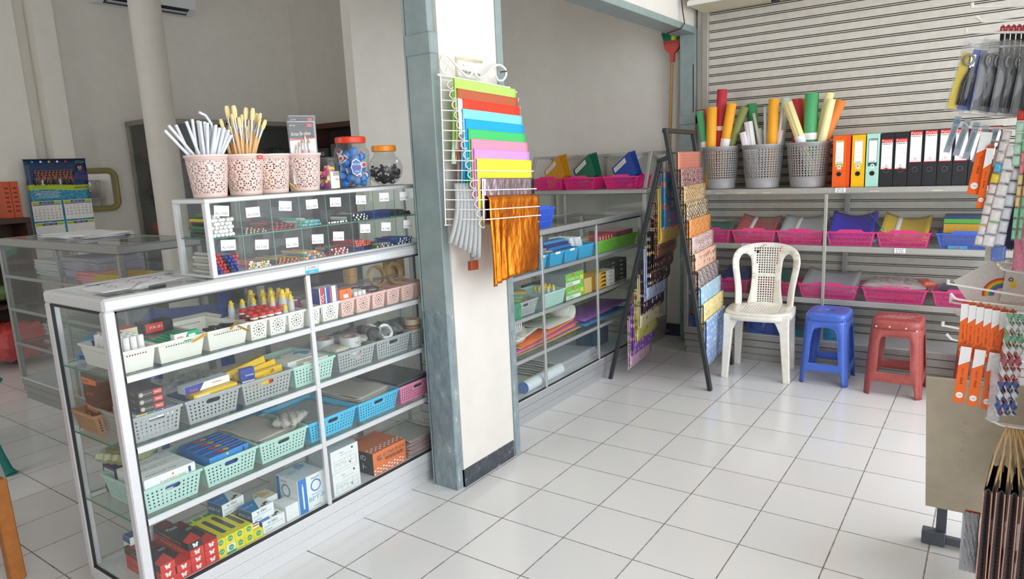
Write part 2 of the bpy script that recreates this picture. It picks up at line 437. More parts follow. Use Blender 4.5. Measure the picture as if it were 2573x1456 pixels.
# ================================================================ glass counters, shelves, seats
def frame_of(loc):
    g = G(); g.T = Matrix.Translation(-Vector(loc)); return g
def showcase(name, label, loc, x0, x1, y0, y1, zt, zb, shelves, mull, front, rail=.042, post=.034, sh_t=.022, mat=ALUW, side_mat=None, group=None, top='glass', cols_back=(), ends=('lo', 'hi'), fx_glass=True):
    """aluminium and glass counter. front: '+x' or '-y' = the side that faces the customer; world coordinates"""
    t = thing(name, label, 'display counter', loc, 0, group)
    sm = side_mat or mat
    # plinth
    g = frame_of(loc)
    if front == '+x':
        for a, b, d in ((0, .048, .016), (.052, .098, .008), (.102, zb - .004, .003)): g.box(x0 + d, x1 - d, y0 + d, y1 - d, a, b, mat, .003)
        g.box(x0 + .02, x1 - .02, y0 + .02, y1 - .02, 0.0, zb - .003, sm)
    else:
        for a, b, d in ((0, .048, .016), (.052, .098, .008), (.102, .150, .004), (.154, zb - .004, .001)):
            if b > a: g.box(x0 + d, x1 - d, y0 + d, y1 - d, a, min(b, zb - .004), mat, .003)
        g.box(x0 + .02, x1 - .02, y0 + .02, y1 - .02, 0.0, zb - .003, sm)
    g.build('plinth', t)
    g = frame_of(loc); g.box(x0 + .003, x1 - .003, y0 + .003, y1 - .003, zb - .006, zb, P('#d5d8da', .3, name='white_deck_laminate')); g.build('deck', t)
    # frame: four posts + rails
    g = frame_of(loc)
    for px in (x0, x1 - post):
        for py in (y0, y1 - post): g.box(px + .0004, px + post - .0004, py + .0004, py + post - .0004, zb, zt - rail + .002, mat, .004)
    g.box(x1 - rail, x1, y0, y1, zt - rail, zt, mat, .008); g.box(x0, x0 + rail, y0, y1, zt - rail, zt, mat, .008)
    g.box(x0 + rail * .6, x1 - rail * .6, y0 + .0007, y0 + rail, zt - rail + .0007, zt - .0007, mat, .007); g.box(x0 + rail * .6, x1 - rail * .6, y1 - rail, y1 - .0007, zt - rail + .0007, zt - .0007, mat, .007)
    g.build('frame', t)
    for m in mull:
        g = frame_of(loc)
        if front == '+x': g.box(x1 - .016, x1 - .001, m - .010, m + .010, zb, zt - rail, mat, .002)
        else: g.box(m - .010, m + .010, y0 + .001, y0 + .016, zb, zt - rail, mat, .002)
        g.build('mullion', t)
    for m in cols_back:
        g = frame_of(loc)
        if front == '+x': g.box(x0 + .002, x0 + .02, m - .014, m + .014, zb, zt - rail, ALUD, .002)
        else: g.box(m - .016, m + .016, y1 - .022, y1 - .004, zb, zt - rail, ALUD, .002)
        g.build('mullion', t)
    for z in shelves:
        g = frame_of(loc)
        if front == '+x':
            g.box(x1 - .016, x1 - .004, y0 + post, y1 - post, z - sh_t, z - .001, mat, .002); g.box(x0 + .004, x0 + .02, y0 + post, y1 - post, z - sh_t, z - .001, mat, .002)
        else:
            g.box(x0 + post, x1 - post, y0 + .004, y0 + .016, z - sh_t, z - .001, mat, .002); g.box(x0 + post, x1 - post, y1 - .02, y1 - .006, z - sh_t, z - .001, mat, .002)
        r = g.build('shelf_rail', t)
        g = frame_of(loc); fm = dict.fromkeys(('-x', '+x', '-y', '+y'), GLASS_EDGE)
        g.box(x0 + .022, x1 - .018, y0 + .008, y1 - .008, z - .006, z, SHELFG, 0, fm); g.build('glass_shelf', t, smooth=0)
    zc = zt - rail
    def pane(nm, a0, a1, b0, b1, c0, c1, m=GLASS):
        g = frame_of(loc); g.box(a0, a1, b0, b1, c0, c1, m); return g.build(nm, t, smooth=0)
    edges = [None] + list(mull) + [None]
    if front == '+x':
        ys = [y0 + post] + list(mull) + [y1 - post]
        for i in range(len(ys) - 1):
            k = .003 if i % 2 else 0
            p = pane('front_pane', x1 - .012 + k, x1 - .009 + k, ys[i], ys[i + 1], zb, zc)
        g = frame_of(loc); g.box(x1 - .014, x1 - .002, y0 + post, y1 - post, zb - .001, zb + .006, RUB); g.box(x1 - .014, x1 - .004, y0 + post - .001, y0 + post + .005, zb, zc, RUB); g.box(x1 - .014, x1 - .004, y0 + post, y1 - post, zc - .005, zc, RUB)
        g.build('rubber_seal', t)
        for e, yy in (('lo', y0 + .010), ('hi', y1 - .014)):
            if e in ends: pane('side_pane', x0 + post, x1 - post, yy, yy + .004, zb, zc)
        g = frame_of(loc); g.box(x0 + post, x1 - post, y0 + .004, y0 + .012, zb, zb + .006, RUB); g.box(x0 + post, x0 + post + .008, y0 + .004, y0 + .012, zb, zc, RUB); g.box(x0 + post, x1 - post, y0 + .004, y0 + .012, zc - .006, zc, RUB); g.build('rubber_seal', t)
        pane('back_pane', x0 + .004, x0 + .008, y0 + post, y1 - post, zb, zc)
    else:
        xs = [x0 + post] + list(mull) + [x1 - post]
        for i in range(len(xs) - 1):
            k = .003 if i % 2 else 0
            pane('front_pane', xs[i], xs[i + 1], y0 + .009 - k, y0 + .012 - k, zb, zc)
        for xx in (x0 + .010, x1 - .014): pane('side_pane', xx, xx + .004, y0 + post, y1 - post, zb, zc)
    if top == 'glass': 
        g = frame_of(loc); g.box(x0 + rail - .006, x1 - rail + .006, y0 + rail - .006, y1 - rail + .006, zt - .008, zt - .001, GLASS); g.build('top_pane', t, smooth=0)
    elif top: 
        g = frame_of(loc); g.box(x0 + .01, x1 - .01, y0 + .01, y1 - .01, zt - .010, zt - .001, top); g.build('top_board', t, smooth=0)
    return t
SHELFG = glass('shelf_glass', '#f6faf8', 1.0, .02, .06)
c1 = showcase('glass_counter', 'long pale aluminium glass counter in front, left of the teal post, packed with stationery baskets', (-.405, -.1, 0),
              -.61, -.20, -.92, .70, 1.130, .147, [.885, .655, .413], [-.18], '+x', cols_back=(-.12, .35))
g = frame_of((-.405, -.1, 0))
g.rect((-.1998, -.16, 1.109), (0, 1, 0), (0, 0, 1), .062, .030, P('#3fb4d8', .5, name='cyan_sticker_print')); g.rect((-.1996, -.16, 1.115), (0, 1, 0), (0, 0, 1), .058, .017, P('#c9dfe8', .5, name='pale_sticker_print'))
g.text('ALUMAKA', (-.1994, -.158, 1.115), (0, 1, 0), (0, 0, 1), .009, P('#d0483f', .5), w=.04); g.text('KACA', (-.1994, -.16, 1.099), (0, 1, 0), (0, 0, 1), .005, WHITE, w=.02)
g.build('sticker', c1, smooth=0, label='small cyan and white maker sticker on the counter top rail')
c2 = showcase('glass_counter', 'glass counter behind the white pillar, standing beside the gift wrap rack', (-.45, 1.8, 0),
              -.72, -.20, .90, 2.84, 1.092, .150, [.860, .618, .385], [1.465, 2.13], '+x', rail=.034, mat=ALU, cols_back=(1.6, 2.3))
c3 = showcase('glass_counter', 'dim glass counter at the far left under the wall calendar, holding coloured paper', (-2.8, .2, 0),
              -3.62, -1.93, -.06, .42, 1.130, .155, [.885, .655, .413], [-2.72], '-y', mat=ALUD, rail=.05)
c4 = showcase('glass_display_shelf', 'wide glass fronted display shelf in front of the roller shutter', (1.2, 3.2, 0),
              .03, 2.35, 3.04, 3.345, 1.228, .200, [.848, .490], [1.0], '-y', rail=.040, mat=ALUM_S, sh_t=.038, top=P('#bfbdb8', .4, .3), cols_back=(1.08,), group=None)
# small torn price stickers along its rails
g = frame_of((1.2, 3.2, 0)); TS = P('#cfc6ae', .7, name='old_tape_residue')
for xx in (.30, .45, .62, 1.28, 1.62, 1.80):
    g = frame_of((1.2, 3.2, 0)); g.rect((xx, 3.0395, 1.202), (1, 0, 0), (0, 0, 1), .055, .008, TS)
    g.build('tape_residue', c4, smooth=0, label='strip of old yellowed tape on the top rail')
for xx, zz, s1, s2 in ((1.085, 1.212, 'KERTAS', 'Rp 350'), (.49, .835, 'MAP KK', 'Rp 4.500'), (1.44, .83, 'MAP', 'Rp 3.000')):
    g = frame_of((1.2, 3.2, 0)); g.rect((xx, 3.0385, zz), (1, .0, 0), (0, .0, 1), .062, .030, PAPER)
    g.text(s1, (xx, 3.0380, zz + .007), (1, 0, 0), (0, 0, 1), .008, BLACK, w=.042); g.text(s2, (xx, 3.0380, zz - .006), (1, 0, 0), (0, 0, 1), .009, BLACK, w=.040)
    g.build('price_tag', c4, smooth=0, label='small white paper price tag taped to a rail')
c5 = showcase('glass_display_shelf', 'display shelf with a slanted frame on top, in the corner under the broom', (-.8, 3.2, 0),
              -1.34, -.262, 3.03, 3.435, 1.245, .200, [.86, .49], [-.98], '-y', rail=.040, mat=ALUM_S, sh_t=.03, top=P('#b9b8b2', .45, .3))
g = frame_of((-.8, 3.2, 0))
for xx in (-1.33, -.275):
    g.bar((xx, 3.045, 1.245), (xx, 3.16, 1.52), .026, .022, ALUM_S, up=(0, 1, 0), b=.002); g.bar((xx, 3.15, 1.512), (xx, 3.42, 1.512), .022, .022, ALUM_S); g.bar((xx, 3.425, 1.245), (xx, 3.425, 1.52), .022, .022, ALUM_S, up=(0, 1, 0))
g.bar((-1.34, 3.42, 1.51), (-.265, 3.42, 1.51), .03, .026, ALUM_S, b=.002); g.bar((-.80, 3.43, 1.245), (-.80, 3.43, 1.51), .02, .02, ALUM_S, up=(0, 1, 0))
g.build('slanted_frame', c5)
g = frame_of((-.8, 3.2, 0)); g.box(-1.32, -.29, 3.425, 3.428, 1.25, 1.495, GLASS); g.build('back_pane', c5, smooth=0)

# ---- white plastic chair with woven-look back
PLW = P('#efece1', .28, name='ivory_chair_plastic', var=.05, scale=6, coat=.2)
def chair():
    loc = (.672, 2.765, 0)
    t = thing('plastic_chair', 'white plastic chair with a cane pattern back, empty, beside the gift wrap rack', 'chair', loc, math.radians(6))
    # seat: superellipse pad with cane holes
    def sup(a, b, n, e=3.2):
        o = []
        for i in range(n):
            th = 2 * PI * i / n; c, s_ = math.cos(th), math.sin(th)
            o.append((a * math.copysign(abs(c) ** (2 / e), c), b * math.copysign(abs(s_) ** (2 / e), s_)))
        return o
    out = [(x + .235, y + .22) for x, y in sup(.208, .205, 40)]
    holes = [rr(.235 + i * .0185, .25 + j * .0185, .010, .010) for i in range(-6, 7) for j in range(-7, 6) if (abs(i) / 7) ** 3 + (abs(j) / 8) ** 3 < .9]
    V = [out_ for out_ in out]
    vs = list(out); es = [(i, (i + 1) % 40) for i in range(40)]
    for h in holes:
        o = len(vs); vs += h; es += [(o + i, o + (i + 1) % 4) for i in range(4)]
    r = geometry.delaunay_2d_cdt([Vector(v) for v in vs], es, [], 1, 1e-6)
    g = G(); hc = [(sum(p[0] for p in h) / 4, sum(p[1] for p in h) / 4) for h in holes]; fs = []
    for f in r[2]:
        cx = sum(r[0][i].x for i in f) / len(f); cy = sum(r[0][i].y for i in f) / len(f)
        if any(abs(cx - a) < .0049 and abs(cy - b) < .0049 for a, b in hc): continue
        fs.append(list(f))
    def dip(x, y): x -= .235; y -= .22; q = min(1, (x / .208) ** 2 + (y / .205) ** 2); return .447 - .012 * (1 - q) + (.004 if q > .9 else 0)
    g.add([(p.x - .235, p.y - .22, dip(p.x, p.y)) for p in r[0]], fs, PLW)
    n = 40; o1 = [(x, y, .451) for x, y in sup(.208, .205, n)]; o2 = [(x * 1.015, y * 1.015, .440) for x, y in sup(.208, .205, n)]; o3 = [(x * 1.015, y * 1.015, .405) for x, y in sup(.208, .205, n)]
    for a, b in ((o2, o1), (o3, o2)): g.add(a + b, [(i, (i + 1) % n, n + (i + 1) % n, n + i) for i in range(n)], PLW)
    g.build('seat', t, solid=.006, smooth=50)
    # legs: channel shaped, tapering, with gusset to the apron
    for sx in (-1, 1):
        for sy in (-1, 1):
            g = G()
            top = Vector((sx * .165, sy * (.165), .44)); bot = Vector((sx * .180, .185, 0))
            if sy < 0: bot = Vector((sx * .195, -.16, 0)); top = Vector((sx * .168, -.155, .44))
            prof = []
            for i in range(9):
                k = i / 8; c = bot.lerp(top, k); wd = .021 + .010 * k + .035 * max(0, k - .8) * 4; dp = .020 + .004 * k
                cx = c.x - sx * (.0 + .035 * max(0, k - .8) * 3.5) ; prof.append([(cx - wd, c.y - dp, c.z), (cx + wd, c.y - dp, c.z), (cx + wd, c.y + dp, c.z), (cx - wd, c.y + dp, c.z)])
            vs = [p for q in prof for p in q]; fs = [(0, 3, 2, 1), (32, 33, 34, 35)]
            for i in range(8):
                for j in range(4): fs.append((i * 4 + j, i * 4 + (j + 1) % 4, i * 4 + 4 + (j + 1) % 4, i * 4 + 4 + j))
            g.add(vs, fs, PLW)
            o = g.build('leg', t, smooth=50); md = o.modifiers.new('soft', 'BEVEL'); md.width = .006; md.segments = 2; md.limit_method = 'ANGLE'; md.angle_limit = math.radians(50)
    # back: one moulded panel with two tall openings and cane fields, leaning back
    W = .47; H = .44
    def cr(pts, closed, k=4):
        o = []; n = len(pts); rng = range(n) if closed else range(n - 1)
        for i in rng:
            a, b, c, d = (pts[(i + q) % n] if closed else pts[max(0, min(n - 1, i + q))] for q in (-1, 0, 1, 2))
            for j in range(k):
                t = j / k; o.append(tuple(.5 * ((2 * b[m]) + (c[m] - a[m]) * t + (2 * a[m] - 5 * b[m] + 4 * c[m] - d[m]) * t * t + (3 * b[m] - a[m] - 3 * c[m] + d[m]) * t ** 3) for m in (0, 1)))
        if not closed: o.append(pts[-1])
        return o
    def outline():
        p = []
        pts = [(-.186, 0), (-.188, .06), (-.192, .13), (-.202, .20), (-.214, .27), (-.217, .33), (-.198, .385), (-.15, .418), (-.08, .433), (0, .437)]
        return pts + [(-x, y) for x, y in pts[::-1][1:]]
    out = cr(outline(), False)
    L = [(-.152, .010)] + cr([(-.150, .04), (-.155, .12), (-.166, .20), (-.178, .28), (-.177, .325), (-.158, .358), (-.128, .356), (-.106, .325), (-.098, .27), (-.095, .2), (-.100, .11), (-.112, .04)], False) + [(-.118, .010)]
    holes = [L, [(-x, y) for x, y in L[::-1]]]
    for j in range(11):
        for i in range(-5, 6):
            wlim = 3.2 + j * .22
            if abs(i) <= wlim: holes.append(rr(i * .0165, .232 + j * .0165, .0098, .0098))
    for j in range(11):
        for i in range(-4, 5):
            if abs(i) <= 3.4: holes.append(rr(i * .0165, .030 + j * .0165, .0098, .0098))
    vs = list(out); n0 = len(vs); es = [(i, (i + 1) % n0) for i in range(n0)]
    for h in holes:
        o = len(vs); vs += h; es += [(o + i, o + (i + 1) % len(h)) for i in range(len(h))]
    # extra interior points so the panel can curve
    ex = [(x * .03, y * .03) for x in range(-7, 8) for y in range(1, 14)]
    vs += ex
    r = geometry.delaunay_2d_cdt([Vector(v) for v in vs], es, [], 1, 1e-6)
    def ins(x, y, h):
        c = False; j = len(h) - 1
        for i in range(len(h)):
            if (h[i][1] > y) != (h[j][1] > y) and x < (h[j][0] - h[i][0]) * (y - h[i][1]) / (h[j][1] - h[i][1]) + h[i][0]: c = not c
            j = i
        return c
    fs = []
    for f in r[2]:
        cx = sum(r[0][i].x for i in f) / 3; cyy = sum(r[0][i].y for i in f) / 3
        if ins(cx, cyy, out) and not any(ins(cx, cyy, h) for h in holes): fs.append(list(f))
    g = G()
    g.add([(p.x, .165 + p.y * .18 - .10 * (p.x / .21) ** 2 * (1 - .35 * p.y / .43) + .02, .432 + p.y * .985) for p in r[0]], fs, PLW)
    g.build('backrest', t, solid=.014, smooth=60)
    # crack line at the top
    g = G(); g.tube([(-.01, .238, .853), (-.025, .232, .842), (-.045, .23, .835), (-.058, .222, .82)], .0012, BLACK, 4); g.box(-.066, -.050, .211, .217, .797, .812, BLACK); g.build('crack', t, label='dark crack and broken bit at the top of the chair back')
    return t
chair()

# ---- plastic stools
def stool(loc, label, mt, dark, sq, topw, hole_r, rz=0, chips=False):
    """sq: half foot spread x,y ; round-cornered apron with arched openings"""
    t = thing('plastic_stool', label, 'stool', loc, rz)
    Ht = .46; bx, by = sq; tx, ty = topw
    E_ = 5.5
    def size(z):
        k = z / Ht; q = .06 * max(0, (k - .9) / .1) ** 2
        return bx + (tx * 1.03 - bx) * k, by + (ty * 1.03 - by) * k
    def pt(u, z, ax, sc=1.0):
        hx, hy = size(z); a, b = (hx, hy) if ax in (0, 2) else (hy, hx)
        s_ = sc / (abs(u) ** E_ + 1) ** (1 / E_); x, y = u * a * s_, -b * s_; c, d = [(1, 0), (0, 1), (-1, 0), (0, -1)][ax]
        return (x * c - y * d, x * d + y * c, z)
    n = 8; zt = Ht - .028
    us = [-1 + 2 * i / n for i in range(n)]
    def ring(z, sc, z_=None): return [pt(u, zt if z_ is None else z_, ax, sc)[:2] + (z,) for ax in range(4) for u in us]
    m = 4 * n
    def circ_(r, z): return [(r * math.cos(a), r * math.sin(a), z) for a in [math.atan2(p[1], p[0]) for p in ring(0, 1)]]
    rs = [circ_(hole_r, Ht - .022), circ_(hole_r, Ht - .005), circ_(hole_r * 1.15, Ht - .001), ring(Ht - .0, .80), ring(Ht - .001, .90), ring(Ht - .005, .955), ring(Ht - .014, .992), ring(zt + .006, 1.006), [pt(u, Ht - .05, ax, 1.012) for ax in range(4) for u in us]]
    g = G(); vs = [p for q in rs for p in q]; fs = []
    for k in range(len(rs) - 1):
        for i in range(m): fs.append((k * m + i, k * m + (i + 1) % m, (k + 1) * m + (i + 1) % m, (k + 1) * m + i))
    g.add(vs, fs, mt)
    if chips:
        for i in range(-2, 3):
            for s_ in (-1, 1): g.bar((i * .032 - .045, -.06 * s_, Ht + .0006), (i * .032 + .045, .06 * s_, Ht + .0006), .0018, .0010, dark)
    g.build('seat', t, solid=.003, smooth=50)
    ow = .64 if not chips else .60
    notch = [(-.80, 0), (-.74, .075), (-.70, .088), (.70, .088), (.74, .075), (.80, 0)]
    outp = [(-1, 0)] + notch + [(1, 0), (1, zt), (-1, zt)]
    arch = [(-ow, .135), (ow, .135), (ow - .03, .27), (ow - .08, .335), (ow - .17, .362), (.18, .374), (-.18, .374), (-ow + .17, .362), (-ow + .08, .335), (-ow + .03, .27)] if not chips else [(-ow, .145), (ow, .145), (ow - .02, .33), (ow - .06, .356), (ow - .12, .366), (0, .368), (-ow + .12, .366), (-ow + .06, .356), (-ow + .02, .33)]
    vs0 = outp + arch; es = [(i, (i + 1) % len(outp)) for i in range(len(outp))]; o = len(outp); es += [(o + i, o + (i + 1) % len(arch)) for i in range(len(arch))]
    vs0 += [(sx * q, v) for sx in (-1, 1) for q in (.84, .9, .95) for v in (.03, .09, .15, .21, .27, .33, .39)] + [(sx, v) for sx in (-1, 1) for v in (.1, .2, .3, .4)] + [(q * .1, v) for q in range(-6, 7) for v in (.112, .40)]
    r = geometry.delaunay_2d_cdt([Vector(v) for v in vs0], es, [], 1, 1e-6)
    def ins(x, y, h):
        cc = False; j = len(h) - 1
        for i in range(len(h)):
            if (h[i][1] > y) != (h[j][1] > y) and x < (h[j][0] - h[i][0]) * (y - h[i][1]) / (h[j][1] - h[i][1]) + h[i][0]: cc = not cc
            j = i
        return cc
    fs0 = [list(f) for f in r[2] if (lambda x, y: ins(x, y, outp) and not ins(x, y, arch))(sum(r[0][i].x for i in f) / 3, sum(r[0][i].y for i in f) / 3)]
    for ax in range(4):
        g = G(); g.add([pt(p.x, p.y, ax) for p in r[0]], fs0, mt); g.build('side_panel', t, solid=.006, smooth=70)
        g = G(); A = [pt(u, z, ax, 1.006) for u, z in arch]; g.tube(A, .003, mt, 6, closed=True); g.build('arch_rim', t, smooth=60)
    return t
BLUEP = P('#4a6fd0', .32, name='blue_stool_plastic', coat=.2, var=.04)
REDP = P('#a5504c', .42, name='worn_red_stool_plastic', var=.12, scale=12)
stool((1.083, 2.85, 0), 'blue plastic stool with a round hole in its seat, right of the white chair', BLUEP, P('#3557ab', .4), (.150, .165), (.118, .130), .026)
s = stool((1.478, 2.80, 0), 'worn red plastic stool with paint chips, in the open floor beside the blue stool', REDP, P('#c98f8a', .5), (.160, .165), (.128, .135), .010, chips=True)
ch = P('#d9c2ba', .6)
for x, z in ((-.10, .425), (-.03, .428), (.055, .425), (.11, .415)):
    g = G(); g.disc((x, -.1395 - (.45 - z) * .07, z), (1, 0, 0), (0, -.07, 1), .006, ch, n=9, off=.0065)
    g.build('paint_chip', s, smooth=0, label='pale scuffed spot on the seat edge')
stool((1.93, 2.84, 0), 'second red plastic stool, mostly hidden behind the hanging cutter packs', REDP, P('#c98f8a', .5), (.160, .165), (.128, .135), .010, chips=True)

# ---- broom standing upside down in the corner
t = thing('broom', 'upside-down broom with a red cap and green bristles leaning in the corner', 'broom', (-.33, 3.40, 0))
g = frame_of((-.33, 3.40, 0)); g.cyl((-.30, 3.468, .02), (-.205, 3.41, 2.22), .012, P('#b28a55', .5, name='varnished_broom_stick', var=.15), n=10); g.build('stick', t)
g = frame_of((-.33, 3.40, 0)); RB = P('#c2453a', .4, name='red_broom_cap_plastic')
def fan(z0, z1, w0, w1, th, m, cx=-.2, shape=None):
    vs = []; k = 9
    for j in range(k):
        q = j / (k - 1); z = z0 + (z1 - z0) * q; ww = w0 + (w1 - w0) * (math.sin(q * PI / 2) if shape else q)
        for sx, sy in ((-1, -1), (1, -1), (1, 1), (-1, 1)): vs.append((cx + sx * ww, 3.405 + sy * th, z))
    fs = [(0, 3, 2, 1), tuple((k - 1) * 4 + i for i in range(4))]
    for j in range(k - 1):
        for i in range(4): fs.append((j * 4 + i, j * 4 + (i + 1) % 4, j * 4 + 4 + (i + 1) % 4, j * 4 + 4 + i))
    g.add(vs, fs, m)
fan(2.19, 2.262, .014, .016, .014, RB); fan(2.255, 2.305, .02, .060, .018, RB, shape=1); fan(2.305, 2.348, .060, .068, .020, RB)
for i in range(-4, 5): g.box(-.2 + i * .014 - .002, -.2 + i * .014 + .002, 3.383, 3.386, 2.322, 2.346, P('#7c2a22', .6))
g.build('cap', t)
BG = P('#14785a', .6, name='green_bristle'); BY = P('#c6da35', .6, name='lime_bristle')
g = frame_of((-.33, 3.40, 0))
for i in range(26):
    for j in range(4):
        u = (i + .5 + R.uniform(-.3, .3)) / 26 * 2 - 1; y = 3.395 + j * .007
        m = BY if -.12 < u < .45 else BG
        g.cyl((-.2 + u * .066, y, 2.34), (-.2 + u * .088, y + R.uniform(-.004, .004), 2.415 + R.uniform(-.01, .01)), .0028, m, n=5)
g.build('bristles', t)
# ================================================================ baskets
def wallmap(g, V, F, W, H, bl, br, tl, tr, mat):
    bl, br, tl, tr = map(Vector, (bl, br, tl, tr))
    g.add([(bl.lerp(br, u / W)).lerp(tl.lerp(tr, u / W), v / H) for u, v in V], F, mat)
def basket_mesh(kind, W, D, H, mat, tap=.86):
    g = G(); bw, bd = W * tap / 2, D * (1 - (1 - tap) * .8) / 2; tw, td = W / 2, D / 2
    def holes_for(L, front):
        h = []
        if kind == 'round':       # rows of round holes with a hand slot
            nx = max(3, int(L / .0155)); st = L / (nx + .6); rows = 5; rz = (H - .022) / rows
            for j in range(rows):
                for i in range(nx):
                    cx = st * (.8 + i); cy = .010 + rz * (j + .5)
                    if front and abs(cx - L / 2) < .036 and cy > H - .034: continue
                    h.append(circ(cx, cy, .0036, 7))
            if front: h.append(slot(L / 2, H - .022, .055, .016))
        elif kind == 'row':       # one row of little square holes under the rim
            nx = int(L * .72 / .0085)
            for i in range(nx): h.append(rr(L * .14 + i * .0085 + .004, H - .016, .0048, .0048))
        elif kind == 'ornate':    # small cup with a pierced medallion
            cx, cy, r = L / 2, H * .52, min(L, H) * .40
            h.append(circ(cx, cy, r * .16, 8))
            for k in range(8):
                a = k * PI / 4; h.append(circ(cx + r * .42 * math.cos(a), cy + r * .42 * math.sin(a), r * .10, 6, r * .10))
            for k in range(12):
                a = k * PI / 6 + .13; h.append([(cx + r * q * math.cos(a + e), cy + r * q * math.sin(a + e)) for q, e in ((.64, 0), (.8, .12), (.96, 0), (.8, -.12))])
            for sx in (-1, 1):
                for sy in (-1, 1): h.append(circ(cx + sx * r * .95, cy + sy * r * .95, r * .09, 4))
        elif kind == 'slots':     # tall thin slots in three bands
            nx = int((L - .02) / .0075); st = (L - .02) / nx; bands = [(.012, .30), (.34, .62), (.66, .92)]
            for lo, hi in bands:
                a = H * lo if lo < .02 else H * lo; b = H * hi
                a = max(a, .006)
                for i in range(nx): h.append(rr(.01 + st * (i + .5), (a + b) / 2, st * .46, (b - a)))
        elif kind == 'mesh':
            nx = int((L - .012) / .0085); nz = int((H - .018) / .0085); sx = (L - .012) / nx; sz = (H - .018) / nz
            for i in range(nx):
                for j in range(nz): h.append(rr(.006 + sx * (i + .5), .006 + sz * (j + .5), sx * .46, sz * .46))
        return h
    B = [(-bw, -bd, 0), (bw, -bd, 0), (bw, bd, 0), (-bw, bd, 0)]; T_ = [(-tw, -td, H), (tw, -td, H), (tw, td, H), (-tw, td, H)]
    for k in range(4):
        L = W if k % 2 == 0 else D
        V, F = holed(L, H, holes_for(L, k == 0 and kind == 'round'), (kind, round(L, 3), round(H, 3), k == 0))
        j = (k + 1) % 4; wallmap(g, V, F, L, H, B[k], B[j], T_[k], T_[j], mat)
    g.poly([(x, y, .001) for x, y, z in B], mat)
    lip = .004
    o = [(x * (1 + lip / abs(x)) if x else x, y * (1 + lip / abs(y)), H) for x, y, z in T_]
    for k in range(4):
        j = (k + 1) % 4; a, b = Vector(T_[k]), Vector(T_[j]); c, d = Vector(o[k]), Vector(o[j]); dz = Vector((0, 0, -.007)); up = Vector((0, 0, .001))
        g.poly([a + up, c + up, d + up, b + up], mat); g.poly([c + up, c + dz, d + dz, d + up], mat)
    if kind == 'slots':
        for s_ in (-1, 1):
            y = s_ * (td + .002); w_ = W * .22
            g.prism([(-w_ - .016, 0), (w_ + .016, 0), (w_, .016), (-w_, .016)], -.001, .001, mat) if False else None
            pts = [(-w_ - .018, 0), (w_ + .018, 0), (w_, .016), (-w_, .016)]
            g.add([(x, y - .003, H + z) for x, z in pts] + [(x, y + .003, H + z) for x, z in pts], [(0, 1, 2, 3), (7, 6, 5, 4), (0, 3, 7, 4), (1, 5, 6, 2), (3, 2, 6, 7)], mat)
    return g
_bm = {}
def basket(kind, W, D, H, mat, label, loc, rz=0, group=None, name='plastic_basket', rot=None):
    key = (kind, round(W, 3), round(D, 3), round(H, 3), mat.name)
    if key not in _bm: _bm[key] = basket_mesh(kind, W, D, H, mat).mesh(name, 0)
    o = bpy.data.objects.new(name, _bm[key]); COL.objects.link(o); o.location = loc; o.rotation_euler = rot or (0, 0, rz)
    md = o.modifiers.new('thickness', 'SOLIDIFY'); md.thickness = .0016; md.offset = 0
    return tag(o, label, 'basket', group)
WB = P('#f0eee6', .35, name='white_basket_plastic', var=.02); PB = P('#eec6be', .38, name='pale_pink_plastic', var=.03); GB = P('#a9adae', .4, name='grey_basket_plastic', var=.03)
MB_ = P('#b9dcd2', .4, name='mint_basket_plastic', var=.03); BB = P('#4ec0ea', .38, name='sky_blue_basket_plastic', var=.03); KB = P('#ef8fb4', .4, name='rose_basket_plastic', var=.03)
HOT = P('#f0318c', .38, name='hot_pink_tray_plastic', var=.03); COB = P('#3b66d8', .38, name='cobalt_tray_plastic', var=.03); LIM = P('#7fd238', .4, name='lime_basket_plastic', var=.03); TQ = P('#35aee0', .4, name='turquoise_basket_plastic', var=.03)
FACES = {'+x': ((1, 0, 0), (0, 1, 0), (0, 0, 1)), '-x': ((-1, 0, 0), (0, -1, 0), (0, 0, 1)), '-y': ((0, -1, 0), (1, 0, 0), (0, 0, 1)),
         '+y': ((0, 1, 0), (-1, 0, 0), (0, 0, 1)), '+z': ((0, 0, 1), (1, 0, 0), (0, 1, 0)), '+zx': ((0, 0, 1), (0, 1, 0), (-1, 0, 0))}
def carton_g(w, d, h, m, fm=None, deco=(), b=.0006):
    """box w(x) d(y) h(z) standing on z=0, with printed panels and lettering; deco = (face, kind, u, v, ...) in fractions"""
    g = G(); g.box(-w / 2, w / 2, -d / 2, d / 2, 0, h, m, b, fm)
    for qi, q in enumerate(deco):
        f, kind, u, v = q[:4]; n, r, up = FACES[f]; n, r, up = map(Vector, (n, r, up)); e_ = qi * .00009
        S = Vector((w, d, h)); c = Vector((0, 0, h / 2)) + Vector((n.x * w / 2, n.y * d / 2, n.z * h / 2))
        rw = abs(r.dot(S)); uh = abs(up.dot(S)); o = c + r * (u * rw) + up * (v * uh)
        if kind == 'r': g.rect(o, r, up, q[4] * rw, q[5] * uh, q[6], off=(q[7] if len(q) > 7 else .0005) + e_)
        elif kind == 't': g.text(q[4], o, r, up, q[5] * uh, q[6], w=q[7] * rw if len(q) > 7 and q[7] else None, off=.0010 + e_)
        elif kind == 'd': g.disc(o, r, up, q[4] * min(rw, uh), q[5], off=.0007 + e_)
        elif kind == 'p': g.poly([c + r * (a * rw) + up * (b_ * uh) + n * (.0006 + e_) for a, b_ in q[4]], q[5])
    return g
def carton(name, label, size, loc, m, fm=None, deco=(), rz=0, cat='box', group=None, rot=None, b=.0006):
    g = carton_g(*size, m, fm, deco, b); o = g.build(name, None, loc, rot or (0, 0, rz), smooth=0)
    return tag(o, label, cat, group)
X0 = -.222     # front line of the things behind the front pane of the near counter
def yb(a, b): return (a + b) / 2
